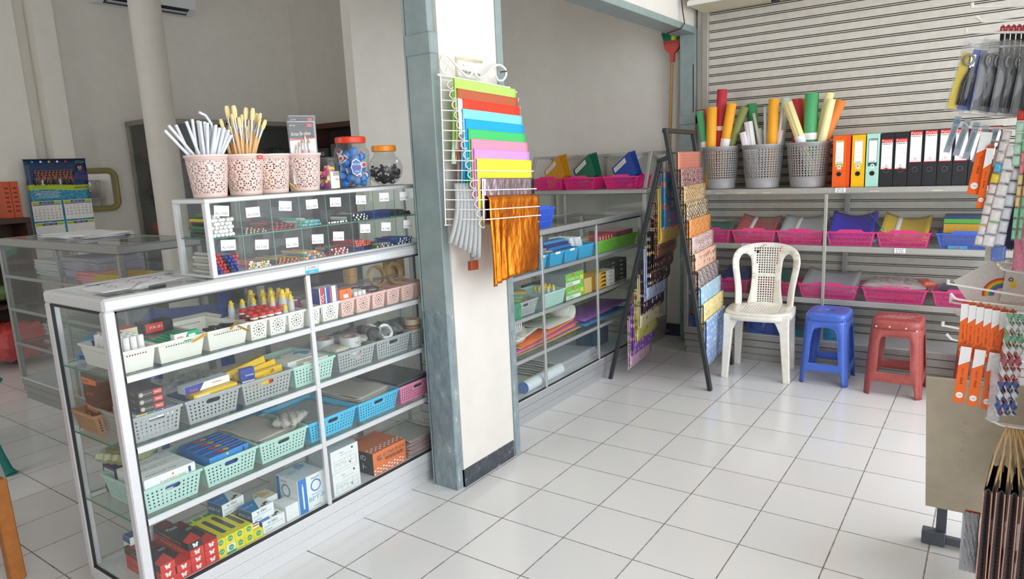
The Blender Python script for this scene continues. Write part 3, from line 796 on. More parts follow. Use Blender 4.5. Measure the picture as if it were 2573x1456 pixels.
# --- top shelf
S1, S2, S3, S0 = .886, .656, .414, .148
TOPROW = [('row', -.882, -.770, .27, WB, 'white basket of glue sticks at the left end of the top shelf'),
 ('row', -.766, -.602, .27, WB, 'white basket holding green boxes on the top shelf of the near counter'),
 ('row', -.597, -.437, .27, WB, 'white basket of dark erasers, third from the left on the top shelf'),
 ('ornate', -.433, -.358, .16, WB, 'small white pierced basket under the pencils, left of the red capped glue pots'),
 ('ornate', -.353, -.275, .16, WB, 'small white pierced basket below the red capped glue pots'),
 ('ornate', -.271, -.192, .16, WB, 'small white pierced basket below the tall yellow nozzle glue bottles'),
 ('ornate', -.188, -.116, .16, WB, 'small white pierced basket just behind the middle mullion, under the glue can'),
 ('ornate', -.111, -.020, .16, WB, 'small white pierced basket right of the mullion, holding paste boxes'),
 ('ornate', -.015, .062, .16, PB, 'small pale pink pierced basket holding the orange box'),
 ('ornate', .067, .152, .16, PB, 'small pale pink pierced basket holding white and yellow glue sticks'),
 ('ornate', .157, .237, .16, PB, 'small pale pink pierced basket with a round tin on it'),
 ('ornate', .243, .327, .16, PB, 'empty pale pink pierced basket, third from the teal post'),
 ('ornate', .333, .420, .16, PB, 'pale pink pierced basket in front of the gold tape rings'),
 ('ornate', .426, .506, .16, PB, 'pale pink pierced basket partly behind the teal post')]
for k, a, b, D, m, lab in TOPROW:
    basket(k, b - a - .006, D, .070, m, lab, (X0 - D / 2 - .004, yb(a, b), S1), PI / 2, 'small baskets on the top shelf of the near counter')
basket('row', .15, .10, .06, WB, 'white basket at the back of the top shelf behind the erasers', (-.555, -.45, S1), PI / 2, 'small baskets on the top shelf of the near counter')
# glue sticks: white body, red foot
WH = P('#f4f3f1', .35, name='white_plastic', var=.02); RD = P('#d2342c', .4, name='red_plastic', var=.03); YL = P('#f2cf1d', .38, name='yellow_plastic', var=.03)
def stick(name, prof, label, cat, locs, group, n=12, rots=None):
    g = G(); g.rod((0, 0, 0), (0, 0, prof[-1][0]), prof, n); o = None
    for i, l in enumerate(locs):
        if o is None: o = tag(g.build(name, None, l), label, cat, group); c = o
        else: c = dup(o, None, l)
        if rots: c.rotation_euler = rots[i]
    return o
stick('glue_stick', [(0, .0085, RD), (.016, .0085, RD), (.0165, .0095, WH), (.062, .0092, WH), (.0635, .0070, WH)], 'white glue stick with a red foot standing in rows in the leftmost basket', 'glue stick',
      [(X0 - .035 - j * .034, -.866 + i * .0225, S1 + .044) for j in range(5) for i in range(4)], 'white glue sticks in the leftmost basket')
CY = P('#3f9fd6', .5); NV = P('#28418f', .5); GRN = P('#1fae7c', .5, name='green_carton'); WC = P('#eef0f0', .6, name='white_carton', var=.03)
for i, (x, z, rz) in enumerate(((-.545, .035, .3), (-.50, .06, -.4), (-.53, .085, .9))):
    carton('stationery_box', ['blue and white stationery box lying flat at the back left of the top shelf', 'blue and white box crossed over the lower one at the back left', 'topmost open blue box of the heap at the back left of the counter'][i], (.06, .085, .022), (x, -.82, S1 + z - .033), WC, {'+z': CY, '-y': CY}, [('-y', 'r', 0, 0, .5, .6, NV)], rz, group='blue boxes at the back left of the top shelf')
# staple boxes
for i in range(6):
    carton('staple_box', 'row of slim green and white staple boxes lying in the second white basket', (.11, .0155, .034), (X0 - .075, -.742 + i * .0185, S1 + .030 + .002 * i), GRN, {'+x': WC, '+z': GRN}, [('+x', 'r', 0, .1, .8, .35, GRN)], 0, group='green staple boxes lying in rows')
carton('stationery_box', 'green and white printed box propped on the front of the second basket', (.022, .088, .030), (X0 - .016, -.665, S1 + .058), WC, {'+z': GRN}, [('+x', 'p', 0, 0, [(-.15, -.5), (.5, -.5), (.5, .5), (.05, .5)], GRN), ('+x', 't', -.28, .12, 'joyko', .26, RD, .26), ('+x', 'r', .2, 0, .28, .4, WC, .001)], .06)
for i, (x, y, w_) in enumerate(((-.40, -.83, .10), (-.42, -.70, .10))):
    carton('stationery_box', ['red and cream carton standing behind the glue sticks', 'black carton with small red print standing behind the green boxes'][i], (.06, w_, .05), (x, y + .03, S1 + .060), [P('#e8d9b4', .6), BLACK][i], {'+z': [RD, BLACK][i]}, [('+x', 'r', -.15, .12, .6, .6, RD)] + ([('+x', 't', -.15, .15, 'GLUE', .2, WHITE, .3), ('+x', 'd', .34, -.2, .12, YL)] if i == 0 else [('+x', 't', -.1, .15, 'FX-01', .18, WHITE, .4)]))
# dark boxes between them
for i in range(4):
    carton('eraser_box', 'grey transparent-lidded box laid flat behind the green boxes', (.05, .055, .014), (-.36 - .05 * (i % 2), -.72 + .058 * (i // 2) + .02, S1 + .055 + .0 * i), P('#7f8583', .35), {'+z': P('#6f7675', .25)}, group='grey flat boxes behind the green boxes')
# erasers, pencils in the third and fourth baskets
ER = P('#33363a', .5); 
for i in range(8):
    carton('eraser', 'dark rubber eraser heaped in the third white basket', (.05, .018, .012), (X0 - .05 - .03 * (i // 4), -.545 + .024 * (i % 4) + R.uniform(-.003, .003), S1 + .052 + .004 * (i % 2)), ER, {'+x': P('#8b8e90', .5)}, rz=R.uniform(-.4, .4), cat='eraser', group='dark erasers in the third basket')
g = G(); PY = P('#e0a526', .4, name='pencil_yellow'); BLK = P('#1d1e20', .35, name='black_plastic', var=.02)
g.rod((0, 0, 0), (0, 0, .17), [(0, .0036, PY), (.15, .0036, PY), (.162, .0012, P('#d9b98a', .6)), (.168, .0004, BLK)], 6)
pen0 = tag(g.build('pencil', None, (X0 - .02, -.575, S1 + .066), (math.radians(88), 0, math.radians(40))), 'yellow pencil lying across the third white basket', 'pencil', 'pencils across the small white baskets')
for x, y, z, a, l in ((-.03, -.47, .066, 72, 'yellow pencil lying over the small white basket, nearest the glass'), (-.07, -.44, .069, 50, 'yellow pencil lying behind, over the small white basket')):
    dup(pen0, l, (X0 + x, y, S1 + z), (math.radians(88), 0, math.radians(a)))
for i in range(5):
    carton('sharpener_box', 'small black and red box in the fourth white basket', (.03, .013, .018), (X0 - .03 - .012 * i, -.415 + .012 * i, S1 + .050), BLK, {'+z': [RD, BLK][i % 2]}, group='small black and red boxes in the fourth basket')
# red-capped glue pots
g = G(); gp = thing('glue_pot', 'small white glue pot with a red cap, in the block above the white baskets', 'glue pot', (X0 - .03, -.395, S1 + .05), 0, 'red capped glue pots')
MAR = P('#8f1f2d', .5); g.lathe([(.0135, 0), (.0145, .002), (.0145, .026), (.012, .030)], WH, 18); g.build('bottle', gp)
g = G(); g.lathe([(.0148, .005), (.0148, .022)], MAR, 18, cap0=False, cap1=False); g.text('GLUKOL', (.0150, 0, .013), (0, 1, 0), (0, 0, 1), .006, WHITE, w=.02); g.build('label', gp)
g = G(); g.lathe([(.0142, .029), (.0148, .030), (.0148, .039), (.0135, .041)], RD, 18); g.build('cap', gp)
for j in range(3):
    for i in range(5 if j else 4):
        if i == 0 and j == 0: continue
        dup(gp, None, (X0 - .022 - j * .034, -.398 + i * .0325 + (j % 2) * .004, S1 + .052 + .006 * j))
# yellow nozzle glue bottles
CLR = P('#d9dcda', .2, name='translucent_bottle', alpha=.75, var=.02)
def glue_bottle(r, h, loc, label, group):
    t = thing('glue_bottle', label, 'glue bottle', loc, 0, group)
    g = G(); g.lathe([(r * .95, 0), (r, .003), (r, h * .55), (r * .82, h * .68), (r * .62, h * .74)], CLR, 20); g.build('bottle', t)
    g = G(); g.lathe([(r * .72, h * .70), (r * .75, h * .82), (r * .55, h * .84), (r * .5, h * .97), (r * .25, h)], YL, 14); g.box(-.003, .003, r * .4, r * .95, h * .80, h * .86, YL); g.build('nozzle_cap', t)
    return t
b0 = glue_bottle(.0165, .115, (X0 - .050, -.252, S1 + .042), 'tall clear glue bottle with a yellow nozzle, beside the red capped pots', 'tall glue bottles with yellow nozzles')
for x, y in ((-.050, -.216), (-.088, -.262), (-.088, -.226), (-.126, -.272), (-.126, -.236), (-.160, -.30)): dup(b0, None, (X0 + x, y - .012, S1 + .042))
b1 = glue_bottle(.012, .078, (X0 - .028, -.262, S1 + .024), 'short clear glue bottle with a yellow nozzle beside the tall ones', 'short glue bottles with yellow nozzles')
for x, y in ((-.028, -.233), (-.06, -.292), (-.094, -.305), (-.115, -.335), (-.125, -.375), (-.135, -.415)): dup(b1, None, (X0 + x, y, S1 + .058))
# paint cans
def can(loc, label):
    t = thing('paint_can', label, 'can', loc, 0, 'printed glue cans by the mullion'); r = .034; h = .095
    g = G(); g.lathe([(r, 0), (r, h)], P('#8e2f4a', .35, name='can_print', var=.1), 26); g.text('FOX', (r + .001, 0, h * .6), (0, 1, 0), (0, 0, 1), .020, P('#3a3f9a', .4), w=.04); g.lathe([(r + .0004, h * .3), (r + .0004, h * .42)], WHITE, 26, cap0=False, cap1=False); g.build('body', t)
    g = G(); g.lathe([(r + .0015, h - .003), (r + .0015, h + .002), (r - .004, h + .002), (r - .006, h - .003), (r * .4, h - .003), (r * .38, h + .004)], STEEL, 26); g.build('lid', t)
can((X0 - .115, -.165, S1 + .002), 'maroon printed glue can with a steel lid, left of the mullion'); can((X0 - .195, -.165, S1 + .002), 'second maroon glue can, behind the first')
# paste boxes PISTOL
DB = P('#2b3f9c', .5)
for i, y in enumerate((-.098, -.068, -.036)):
    carton('paste_box', ['white paste box with red lettering, leftmost of the three in the pierced basket', 'white paste box with a blue stripe, in the middle of the pierced basket', 'white paste box with a red square, rightmost in the pierced basket'][i], (.05, .028, .100), (X0 - .034, y, S1 + .036), WC, {'+z': P('#d8cfc6', .5), '-y': DB},
      [('+x', 'r', 0, 0, .7, 1, [RD, DB, WC][i]), ('+x', 'r', .33, 0, .2, 1, [DB, RD, DB][i])] + ([('+x', 't', 0, 0, 'PISTOL', .13, WHITE, .0)][:0]), group='paste boxes right of the mullion')
g = G()
g.text('ISTOL', (X0 - .0085, -.099, S1 + .08), (0, 0, 1), (0, -1, 0), .015, WHITE, w=.066); tag(g.build('box_lettering'), None, None); bpy.data.objects['box_lettering'].parent = bpy.data.objects['paste_box']; bpy.data.objects['box_lettering'].matrix_parent_inverse = Matrix.Translation((X0 - .034, -.098, S1 + .036)).inverted()
ORG = P('#ee7423', .45, name='orange_carton', var=.04)
carton('correction_box', 'orange box with white stripes standing in the pale pink basket', (.05, .062, .062), (X0 - .036, .022, S1 + .050), ORG, None, [('+x', 'r', 0, -.3, 1, .05, WC), ('+x', 'r', 0, -.42, 1, .05, WC), ('+x', 'r', 0, .02, .4, .25, WC), ('+x', 't', .05, .32, 'G', .12, BLK, .1)])
stick('glue_stick', [(0, .0085, YL), (.012, .0085, YL), (.0125, .0098, WH), (.052, .0095, WH), (.0535, .0075, WH)], 'white glue stick with a yellow foot standing in the pale pink basket', 'glue stick',
      [(X0 - .024 - j * .026, .083 + i * .0235, S1 + .036) for j in range(3) for i in range(3)], 'white and yellow glue sticks')
g = G(); g.lathe([(.036, 0), (.038, .004), (.038, .012), (.034, .014), (.031, .012), (0.01, .012)], P('#8d8f8c', .25, .8), 30); tag(g.build('round_tin', None, (X0 - .055, .197, S1 + .072)), 'flat round grey tin lying on the pale pink basket', 'tin')
# rulers leaning behind
for i in range(4):
    g = G(); g.box(-.15, .15, -.016, .016, 0, .0015, [FILM2, P('#5c7fb8', .4), P('#8d6d55', .5), ALUD][i])
    tag(g.build('ruler', None, (-.40, .12 + i * .055, S1 + .085 + i * .004), (0, math.radians(-6), math.radians(28 + 3 * i)), smooth=0), ['clear plastic ruler lying on the top shelf behind the pink baskets', 'blue ruler leaning behind the round tin', 'brown ruler lying behind the pale pink baskets', 'grey metal ruler lying nearest the gold tape rings'][i], 'ruler', 'rulers behind the pink baskets')
# gold tape rings and rolls
GOLD = P('#c8a870', .3, .3, 'gold_tape', var=.2, scale=60); AMB = P('#c99a4b', .3, name='amber_tape', alpha=.85, var=.1)
def ring(name, label, loc, rot, R0, r0, w_, m, group, cat='tape'):
    g = G(); n = 36; pr = [(R0, -w_ / 2), (R0, w_ / 2), (r0, w_ / 2), (r0, -w_ / 2), (R0, -w_ / 2)]; g.lathe(pr, m, n, cap0=False, cap1=False)
    return tag(g.build(name, None, loc, rot), label, cat, group)
ring('ribbon_ring', 'ring of shiny gold ribbon in film, left of the pair by the teal post', (-.34, .30, S1 + .115), (0, math.radians(78), 0), .050, .037, .018, GOLD, 'gold ribbon rings')
ring('ribbon_ring', 'ring of shiny gold ribbon in film, right of the pair by the teal post', (-.34, .41, S1 + .112), (0, math.radians(78), 0), .052, .038, .018, GOLD, 'gold ribbon rings')
for i, (y, z) in enumerate(((.22, 0), (.46, 0), (.52, 0))):
    g = G(); pr = [(.028, 0), (.030, .001), (.030, .049), (.028, .05)]; g.lathe(pr, AMB, 26); g.lathe([(.028, .05), (.030, .051), (.030, .099), (.028, .10)], AMB, 26)
    tag(g.build('tape_roll', None, (-.42, y, S1 + .075)), ['stack of amber tape left of the gold ribbon rings', 'tall stack of amber tape right of the gold ribbon rings', 'stack of amber tape nearest the teal post'][i], 'tape', 'amber tape stacks')
# --- second shelf
SHR = [('round', -.880, -.713, .27, GB, 'grey basket of gel pen boxes at the left end of the second shelf'),
 ('round', -.703, -.499, .27, GB, 'grey basket with yellow and white marker boxes on the second shelf'),
 ('round', -.494, -.277, .27, GB, 'grey basket with yellow pencil boxes, left of the mint basket on the second shelf'),
 ('round', -.272, -.070, .27, MB_, 'mint basket of white cartons on the second shelf, across the mullion'),
 ('round', -.056, .153, .26, GB, 'grey basket holding clear tape rolls'),
 ('round', .158, .372, .26, GB, 'grey basket holding bagged black tape'),
 ('round', .378, .575, .26, GB, 'grey basket of tape rolls partly behind the teal post')]
for k, a, b, D, m, lab in SHR:
    basket(k, b - a - .006, D, .086, m, lab, (X0 - D / 2 - .004, yb(a, b), S2), PI / 2, 'baskets on the second shelf of the near counter')
DKB = P('#3a3532', .45, name='dark_carton', var=.08)
for i in range(3):
    carton('gel_pen_box', ['dark gel pen box, bottom of the stack of three at the left', 'dark gel pen box, middle of the stack of three at the left', 'dark gel pen box, top of the stack of three at the left'][i], (.15, .078, .0225), (X0 - .085, -.800, S2 + .092 + i * .0235), DKB, None,
      [('+x', 'r', .27, 0, .36, .72, RD), ('+x', 't', .27, -.0, 'YANCO', .34, WHITE, .28), ('+x', 't', -.12, 0, 'GEL INK PEN', .22, P('#b9b4ae', .5), .32), ('+x', 'd', -.38, 0, .3, P('#b9b4ae', .5)), ('-y', 't', 0, 0, 'GEL INK PEN 12 PCS', .35, P('#b9b4ae', .5), .7)], group='stacked gel pen boxes', rz=-.05)
carton('crayon_box', 'colourful striped box lying in the leftmost grey basket under the dark boxes', (.17, .115, .026), (X0 - .095, -.795, S2 + .064), WC, {'+z': P('#7c8f9a', .5, var=.4, scale=60)},
       [('+x', 'r', -.36, .3, .2, .4, YL), ('+x', 'r', -.12, .3, .2, .4, P('#35a853', .5)), ('+x', 'r', .1, .3, .2, .4, P('#2a66c8', .5)), ('+x', 'r', .36, .3, .26, .4, P('#7b2d8e', .5)), ('+x', 't', -.12, -.22, 'GM-04', .3, P('#2a66c8', .5), .3)], rz=-.04)
carton('crayon_box', 'upright pale box with a coloured band seen through the basket holes', (.10, .11, .05), (X0 - .07, -.795, S2 + .004), WC, None, [('+x', 't', -.1, .1, 'GM-04', .3, P('#2a66c8', .5), .5), ('+x', 'r', .1, .3, .6, .3, P('#e87b7b', .5))])
BRN = P('#5d4033', .5, name='brown_carton', var=.08)
for i in range(3):
    carton('ballpoint_box', ['brown and orange box, bottom of the stack inside the left end', 'brown box, middle of the stack inside the left end', 'brown and orange box, top of the stack inside the left end'][i], (.085, .07, .046), (-.475, -.845, S2 + .062 + i * .047), BRN, None,
      [('-y', 'p', 0, 0, [(-.45, -.3), (.45, -.38), (.45, .0), (-.45, .2)], ORG), ('-y', 't', -.2, -.1, 'HI-PENT', .18, BLK, .4)] if i != 1 else [('-y', 't', 0, 0, 'BALL PEN', .2, ORG, .5)], group='brown boxes in the left end of the near counter', rz=.06 * i)
basket('round', .20, .15, .07, P('#b98d6a', .45, name='tan_basket_plastic'), 'tan basket at the back left of the second shelf under the brown boxes', (-.49, -.805, S2), PI / 2)
YC = P('#e9c21f', .45, name='yellow_carton', var=.04)
carton('marker_box', 'yellow printed box on the front of the second grey basket', (.05, .165, .026), (X0 - .036, -.585, S2 + .072), YC, None, [('+x', 't', .1, -.1, 'SPIDOL 12', .35, BLK, .3), ('+x', 'r', -.3, 0, .3, .5, WC)], rz=.03)
carton('marker_box', 'blue and white box lying diagonally over the second grey basket', (.045, .17, .026), (X0 - .060, -.597, S2 + .0995), WC, {'+z': P('#cdd6e6', .5)}, [('+x', 'p', 0, 0, [(-.5, -.5), (-.2, -.5), (-.08, .5), (-.5, .5)], DB), ('+x', 't', -.33, -.1, 'Trend', .35, ORG, .18), ('+x', 't', .2, .1, 'Snowman', .25, RD, .2)], rz=.05)
for i in range(3): carton('marker_box', ['navy box at the back of the second grey basket', 'navy and red box beside the yellow box', 'white topped navy box at the left of the second basket'][i], (.12, .04, .03), (X0 - .10, -.66 + .04 * i, S2 + .052 + .004 * i), NV, {'+z': [NV, RD, WC][i]}, [('+x', 'r', 0, 0, .6, .4, WC)])
for i, (dx, y, z, rx) in enumerate(((-.030, -.375, .062, 0), (-.052, -.378, .090, .04), (-.085, -.385, .103, .12), (-.10, -.42, .118, .2))):
    carton('pencil_box', ['yellow and red pencil box lowest at the front of the third grey basket', 'yellow 2B pencil box second in the pile', 'yellow pencil box with dark stripes, third in the pile', 'topmost slanted yellow pencil box of the pile'][i], (.032, .17, .027), (X0 + dx, y, S2 + z - .015), YC, {'+z': P('#e2b83a', .4)},
      [[('+x', 'r', .25, .05, .5, .65, P('#d9402f', .5)), ('+x', 't', .22, .05, '24 24M', .3, WHITE, .22)], [('+x', 't', .22, .1, '2B', .5, BLK, .1), ('+x', 'r', -.2, -.2, .4, .3, P('#d9a01a', .5))], [('+z', 'r', 0, .0, .8, .8, P('#8c6a1e', .5)), ('+z', 'r', .0, .0, .08, .8, YC, .0009)], [('+z', 'r', .2, 0, .1, .9, BLK), ('+z', 'r', -.2, 0, .1, .9, BLK)]][i], rot=(rx, 0, [.02, .06, -.05, -.15][i]), group='yellow pencil boxes in the third grey basket')
carton('felt_pen_pack', 'upright blue pack of coloured pens in the third grey basket', (.018, .052, .082), (X0 - .028, -.452, S2 + .052), DB, {'-y': P('#3858ad', .5)}, [('+x', 'r', 0, -.25, .9, .4, WC)] + [('+x', 'r', -.36 + .12 * k, -.27, .05, .34, P(c, .5), .0009) for k, c in enumerate(('#2b8c4a', '#d8342c', '#2b5fd0', '#7b2d8e', '#222222', '#e07a1f', '#3cb371'))] + [('+x', 't', .1, .2, 'Snowman', .1, WHITE, .6)], rz=-.12)
CRM = P('#ece6d8', .55, name='cream_carton', var=.03)
for i, (y, x, z, h) in enumerate(((-.155, -.055, .058, .034), (-.195, -.10, .060, .035), (-.13, -.15, .056, .034))):
    carton('white_carton', ['cream carton on top of the mint basket at the front', 'white carton behind it in the mint basket', 'white carton with a blue oval at the back of the mint basket'][i], (.085, .12, h), (X0 + x, y, S2 + z), [CRM, WC, WC][i], {'+z': P('#e4e2dc', .55)}, [('+z', 'd', 0, .1, .4, CY)] if i == 2 else [], group='plain cartons in the mint basket')
# tape rolls
CT = P('#c6cacb', .18, .15, 'clear_tape_roll', var=.05); PR = P('#d0303a', .5)
for i, (x, y, z) in enumerate(((-.055, .060, .083), (-.14, -.01, .078), (-.055, .060, .036), (-.14, -.01, .031))):
    t = thing('clear_tape', ['roll of clear tape with a red centre, front right in the grey basket', 'roll of clear tape with a red centre, back left in the grey basket', 'lower roll of clear tape under the front right one', 'lower roll of clear tape under the back left one'][i], 'tape', (X0 + x, y, S2 + z + .004), 0, 'wide clear tape rolls')
    g = G(); g.lathe([(.044, 0), (.045, .001), (.045, .043), (.044, .044), (.026, .044), (.026, 0)], CT, 36, cap0=False, cap1=False); g.text('TAPE', (.0453, .0, .02), (0, 1, 0), (0, 0, 1), .012, P('#c8686c', .5), w=.02); g.build('roll', t)
    g = G(); g.lathe([(.0255, .001), (.0255, .043), (.022, .043), (.022, .001)], P('#cdb58f', .7), 30, cap0=False, cap1=False); g.disc((0, 0, .0442), (1, 0, 0), (0, 1, 0), .027, PR, n=28, off=0, r0=.8); g.build('core', t)
def bag(name, label, size, loc, rz=0, m=None, group=None, rot=None, amp=.25, seed=1, n=14, cat='bag', kind=None):
    """crumpled soft plastic packet"""
    r = random.Random(seed); w_, d, h = size; k = [(r.uniform(2, 9), r.uniform(2, 9), r.uniform(0, 6), r.uniform(.4, 1)) for _ in range(5)]
    def nz(u, v): return sum(a * math.sin(p * u * 3 + q * v * 3 + s) for p, q, s, a in k) / 5
    g = G()
    for sgn in (1, -1):
        vs = []; 
        for j in range(n + 1):
            for i in range(n + 1):
                u, v = i / n * 2 - 1, j / n * 2 - 1; e = max(0, (1 - u ** 4) * (1 - v ** 4)) ** .5
                z = sgn * h / 2 * e * (.75 + amp * nz(u, v)) ; z = max(z, -h * .45) if sgn < 0 else z
                vs.append((u * w_ / 2 * (1 + .05 * nz(v, u)), v * d / 2 * (1 + .05 * nz(u, v)), h / 2 + z + .1 * h * nz(u * 2, v * 2) * (1 - e)))
        fs = [(j * (n + 1) + i, j * (n + 1) + i + 1, (j + 1) * (n + 1) + i + 1, (j + 1) * (n + 1) + i) for j in range(n) for i in range(n)]
        if sgn < 0: fs = [f[::-1] for f in fs]
        g.add(vs, fs, m or FILM2)
    return tag(g.build(name, None, loc, rot or (0, 0, rz), smooth=25), label, cat, group, kind)
def crinkle(hexc, alpha=1, rough=.25, name=None, vor='#ffffff', f=.12, scale=40):
    a = N(name or 'crinkled_film_' + hexc.lstrip('#')); t = a.tex('Voronoi', a.coord('Object', (scale, scale, scale * 1.6)), feature='DISTANCE_TO_EDGE')
    n = a.tex('Noise', a.coord('Object', (scale * .7,) * 3), Detail=5.0, Roughness=.7)
    a.inp(a.b, 'Base Color', a.ramp(n.outputs[0], [(.35, hexc), (.62, hexc), (.72, vor)])); a.b.inputs['Roughness'].default_value = rough; a.b.inputs['Alpha'].default_value = alpha
    a.b.inputs['Coat Weight'].default_value = .6; a.b.inputs['Coat Roughness'].default_value = .08
    a.bump(n.outputs[0], .6, .003); return a.m
CB1 = crinkle('#b9b6ae', .9); CB2 = crinkle('#5a5a58', .9); CB3 = crinkle('#cfc9bd', .85); CBR = crinkle('#b06a70', .9, vor='#e8dcdc')
for i, (x, y, z, m) in enumerate(((-.04, -.015, .070, CB3), (-.12, .10, .075, CB1), (-.06, .125, .080, CB3))):
    bag('tape_packet', ['bagged tape with yellow print at the left of the clear rolls', 'bagged tape behind the clear rolls', 'bagged tape with yellow print right of the clear rolls'][i], (.09, .075, .04), (X0 + x - .02, y, S2 + z), .3 * i, m, 'bagged tape around the clear rolls', seed=i + 3)
for i in range(6):
    y = .19 + (i % 3) * .065; x = -.045 - (i // 3) * .08
    ring('black_tape', 'ring of black tape in a clear bag in the grey basket, among its likes', (X0 + x, y, S2 + .105), (.5 * (i % 2), math.radians(75 - 20 * (i % 3)), .4 * i), .036, .024, .017, [BLK, WH, BLK][i % 3], 'bagged tape rings in the grey basket')
for i in range(4):
    bag('tape_packet', 'clear crumpled bag around black tape, heaped over the grey basket by the post', (.085, .085, .05), (X0 - .05 - .07 * (i // 2), .215 + .09 * (i % 2), S2 + .085), i, FILM, 'clear bags of black tape', seed=i + 9, amp=.6)
for i, (z, m) in enumerate(((.045, P('#2f8a58', .4)), (.075, P('#b98a68', .4)), (.105, P('#c7b19a', .4)))):
    ring('tape_roll', ['green roll of tape lowest behind the teal post edge', 'tan roll of tape in the middle behind the teal post edge', 'pale roll of tape on top behind the teal post edge'][i], (X0 - .05, .435, S2 + z + .01), (0, 0, 0), .038, .028, .026, m, 'tape rolls by the teal post')
# dark bits behind on the second shelf
bag('plastic_bag', 'large clear crumpled bag at the back of the second shelf', (.18, .30, .10), (-.50, -.55, S2 + .002), 0, FILM2, seed=21, amp=.5)
carton('red_pouch', 'dark red pouch lying at the back of the second shelf', (.12, .16, .05), (-.51, -.30, S2 + .0005), P('#a52a48', .5), rz=.2, cat='pouch')
bag('tape_packet', 'bag of dark reels at the back, above the mint basket', (.10, .16, .05), (-.49, -.12, S2 + .002), .4, CB2, seed=5)
bag('tape_packet', 'heap of dark bags at the back of the second shelf near the post', (.10, .30, .09), (-.53, .28, S2 + .002), 0, CB2, seed=8, amp=.5)
# --- third shelf
T3 = [('round', -.878, -.676, .27, MB_, 'mint basket of white copy paper boxes at the left end of the third shelf'),
 ('round', -.668, -.459, .27, MB_, 'mint basket of blue boxes on the third shelf'),
 ('round', -.453, -.234, .27, MB_, 'mint basket heaped with clear plastic bags on the third shelf'),
 ('round', -.229, .020, .30, BB, 'sky blue basket of flat film packets just left of the other blue one'),
 ('round', .026, .272, .30, BB, 'sky blue basket with a fanned pile of clear packets'),
 ('round', .277, .520, .30, KB, 'rose pink basket partly behind the teal post')]
for k, a, b, D, m, lab in T3:
    basket(k, b - a - .006, D, .086, m, lab, (X0 - D / 2 - .004, yb(a, b), S3), PI / 2, 'baskets on the third shelf of the near counter')
basket('round', .22, .10, .07, BB, 'blue basket behind the mullion at the back of the third shelf', (-.55, -.25, S3), PI / 2)
for i in range(3):
    carton('paper_box', ['white paper box nearest the glass in the leftmost mint basket', 'white paper box in the middle of the leftmost mint basket', 'white paper box at the back of the leftmost mint basket'][i], (.058, .172, .040), (X0 - .040 - i * .060, -.778, S3 + .076), WC, None,
      ([('+x', 't', .05, -.12, 'PAPERLINE', .2, P('#b9a58c', .5), .5), ('+x', 'd', .05, .22, .08, P('#e2552f', .5)), ('+x', 'r', .38, .05, .05, .5, NV)] if i == 0 else []) + [('+zx', 't', -.1, -.1, 'AMPLOP 110', .22, P('#8f9396', .5), .6)], group='white envelope boxes in the mint basket')
carton('paper_box', 'lower navy and white box seen through the slot of the leftmost mint basket', (.16, .165, .060), (X0 - .100, -.778, S3 + .006), P('#3f4f94', .5), None, [('+x', 'r', -.1, .1, .3, .5, WC)])
BLB = P('#2f8fd8', .4, name='bright_blue_carton', var=.05)
for i in range(4):
    carton('paper_box', ['bright blue box nearest the glass in the second mint basket', 'bright blue box second from the glass in the mint basket', 'bright blue box third from the glass in the mint basket', 'bright blue box furthest back in the second mint basket'][i], (.046, .158, .038), (X0 - .040 - i * .048, -.562, S3 + .066 + .0015 * i), BLB, {'+z': P('#2a62b8', .45)},
      [('+zx', 'd', -.12, 0, .3, P('#e2552f', .5)), ('+zx', 'd', .02, 0, .25, YL), ('+zx', 't', .28, 0, 'PAPERLINE', .25, P('#dfe7f2', .5), .32)] + ([('+x', 'r', .36, .1, .05, .5, NV), ('+x', 'd', -.06, .3, .12, YL)] if i == 0 else []), rz=.06, group='bright blue envelope boxes')
carton('paper_box', 'lower blue box with white letters behind the second mint basket wall', (.17, .165, .054), (X0 - .11, -.562, S3 + .006), P('#2c4fb0', .5), None, [('+x', 't', .1, .0, 'RLINE', .5, WHITE, .5)])
def sheets_pile(name, label, n_, size, loc, mats, rz=0, jit=.006, group=None, rot=None, cat='papers', fan=0, dz=None, seed=3):
    """pile of thin flat packets, one object per pile element"""
    r = random.Random(seed); out = []; dz = dz or size[2]
    for i in range(n_):
        m = mats[i % len(mats)]
        g = G(); a1, a2 = r.uniform(0, 6), r.uniform(0, 6); wv = name == 'film_packet'
        if wv: g.sheet(lambda u, v: ((u - .5) * size[0], (v - .5) * size[1], .002 + .0014 * math.sin(u * 5 + a1) * math.sin(v * 4 + a2) + .004 * (2 * v - 1) ** 4 * math.sin(a1 + u * 8)), 12, 12, m)
        else: g.box(-size[0] / 2, size[0] / 2, -size[1] / 2, size[1] / 2, 0, size[2] * .92, m, .0004)
        o = g.build(name, None, (loc[0] + r.uniform(-jit, jit), loc[1] + r.uniform(-jit, jit) + fan * i, loc[2] + dz * i), (rot or (0, 0, 0))[:2] + (rz + r.uniform(-.07, .07),), smooth=60 if wv else 0, solid=.0012 if wv else 0)
        tag(o, label, cat, group); out.append(o)
    return out
sheets_pile('film_packet', 'flat clear film packet in the fanned pile of the mint basket', 9, (.24, .17, .004), (X0 - .15, -.36, S3 + .060), [CB3, CB1, crinkle('#d9d2c8', .85, vor='#f4dede')], .1, .008, 'film packets in the third mint basket', rot=(0, .05, 0))
bag('plastic_bag', 'crumpled clear bag end with a twisted neck over the mint basket', (.10, .14, .05), (X0 - .065, -.265, S3 + .088), .5, crinkle('#d8d0c6', .8), seed=31, amp=.7)
sheets_pile('film_packet', 'flat grey film packet in the left sky blue basket', 4, (.25, .21, .005), (X0 - .165, -.105, S3 + .058), [crinkle('#8e8f90', .95, .2)], 0, .004, 'grey film packets in the blue basket')
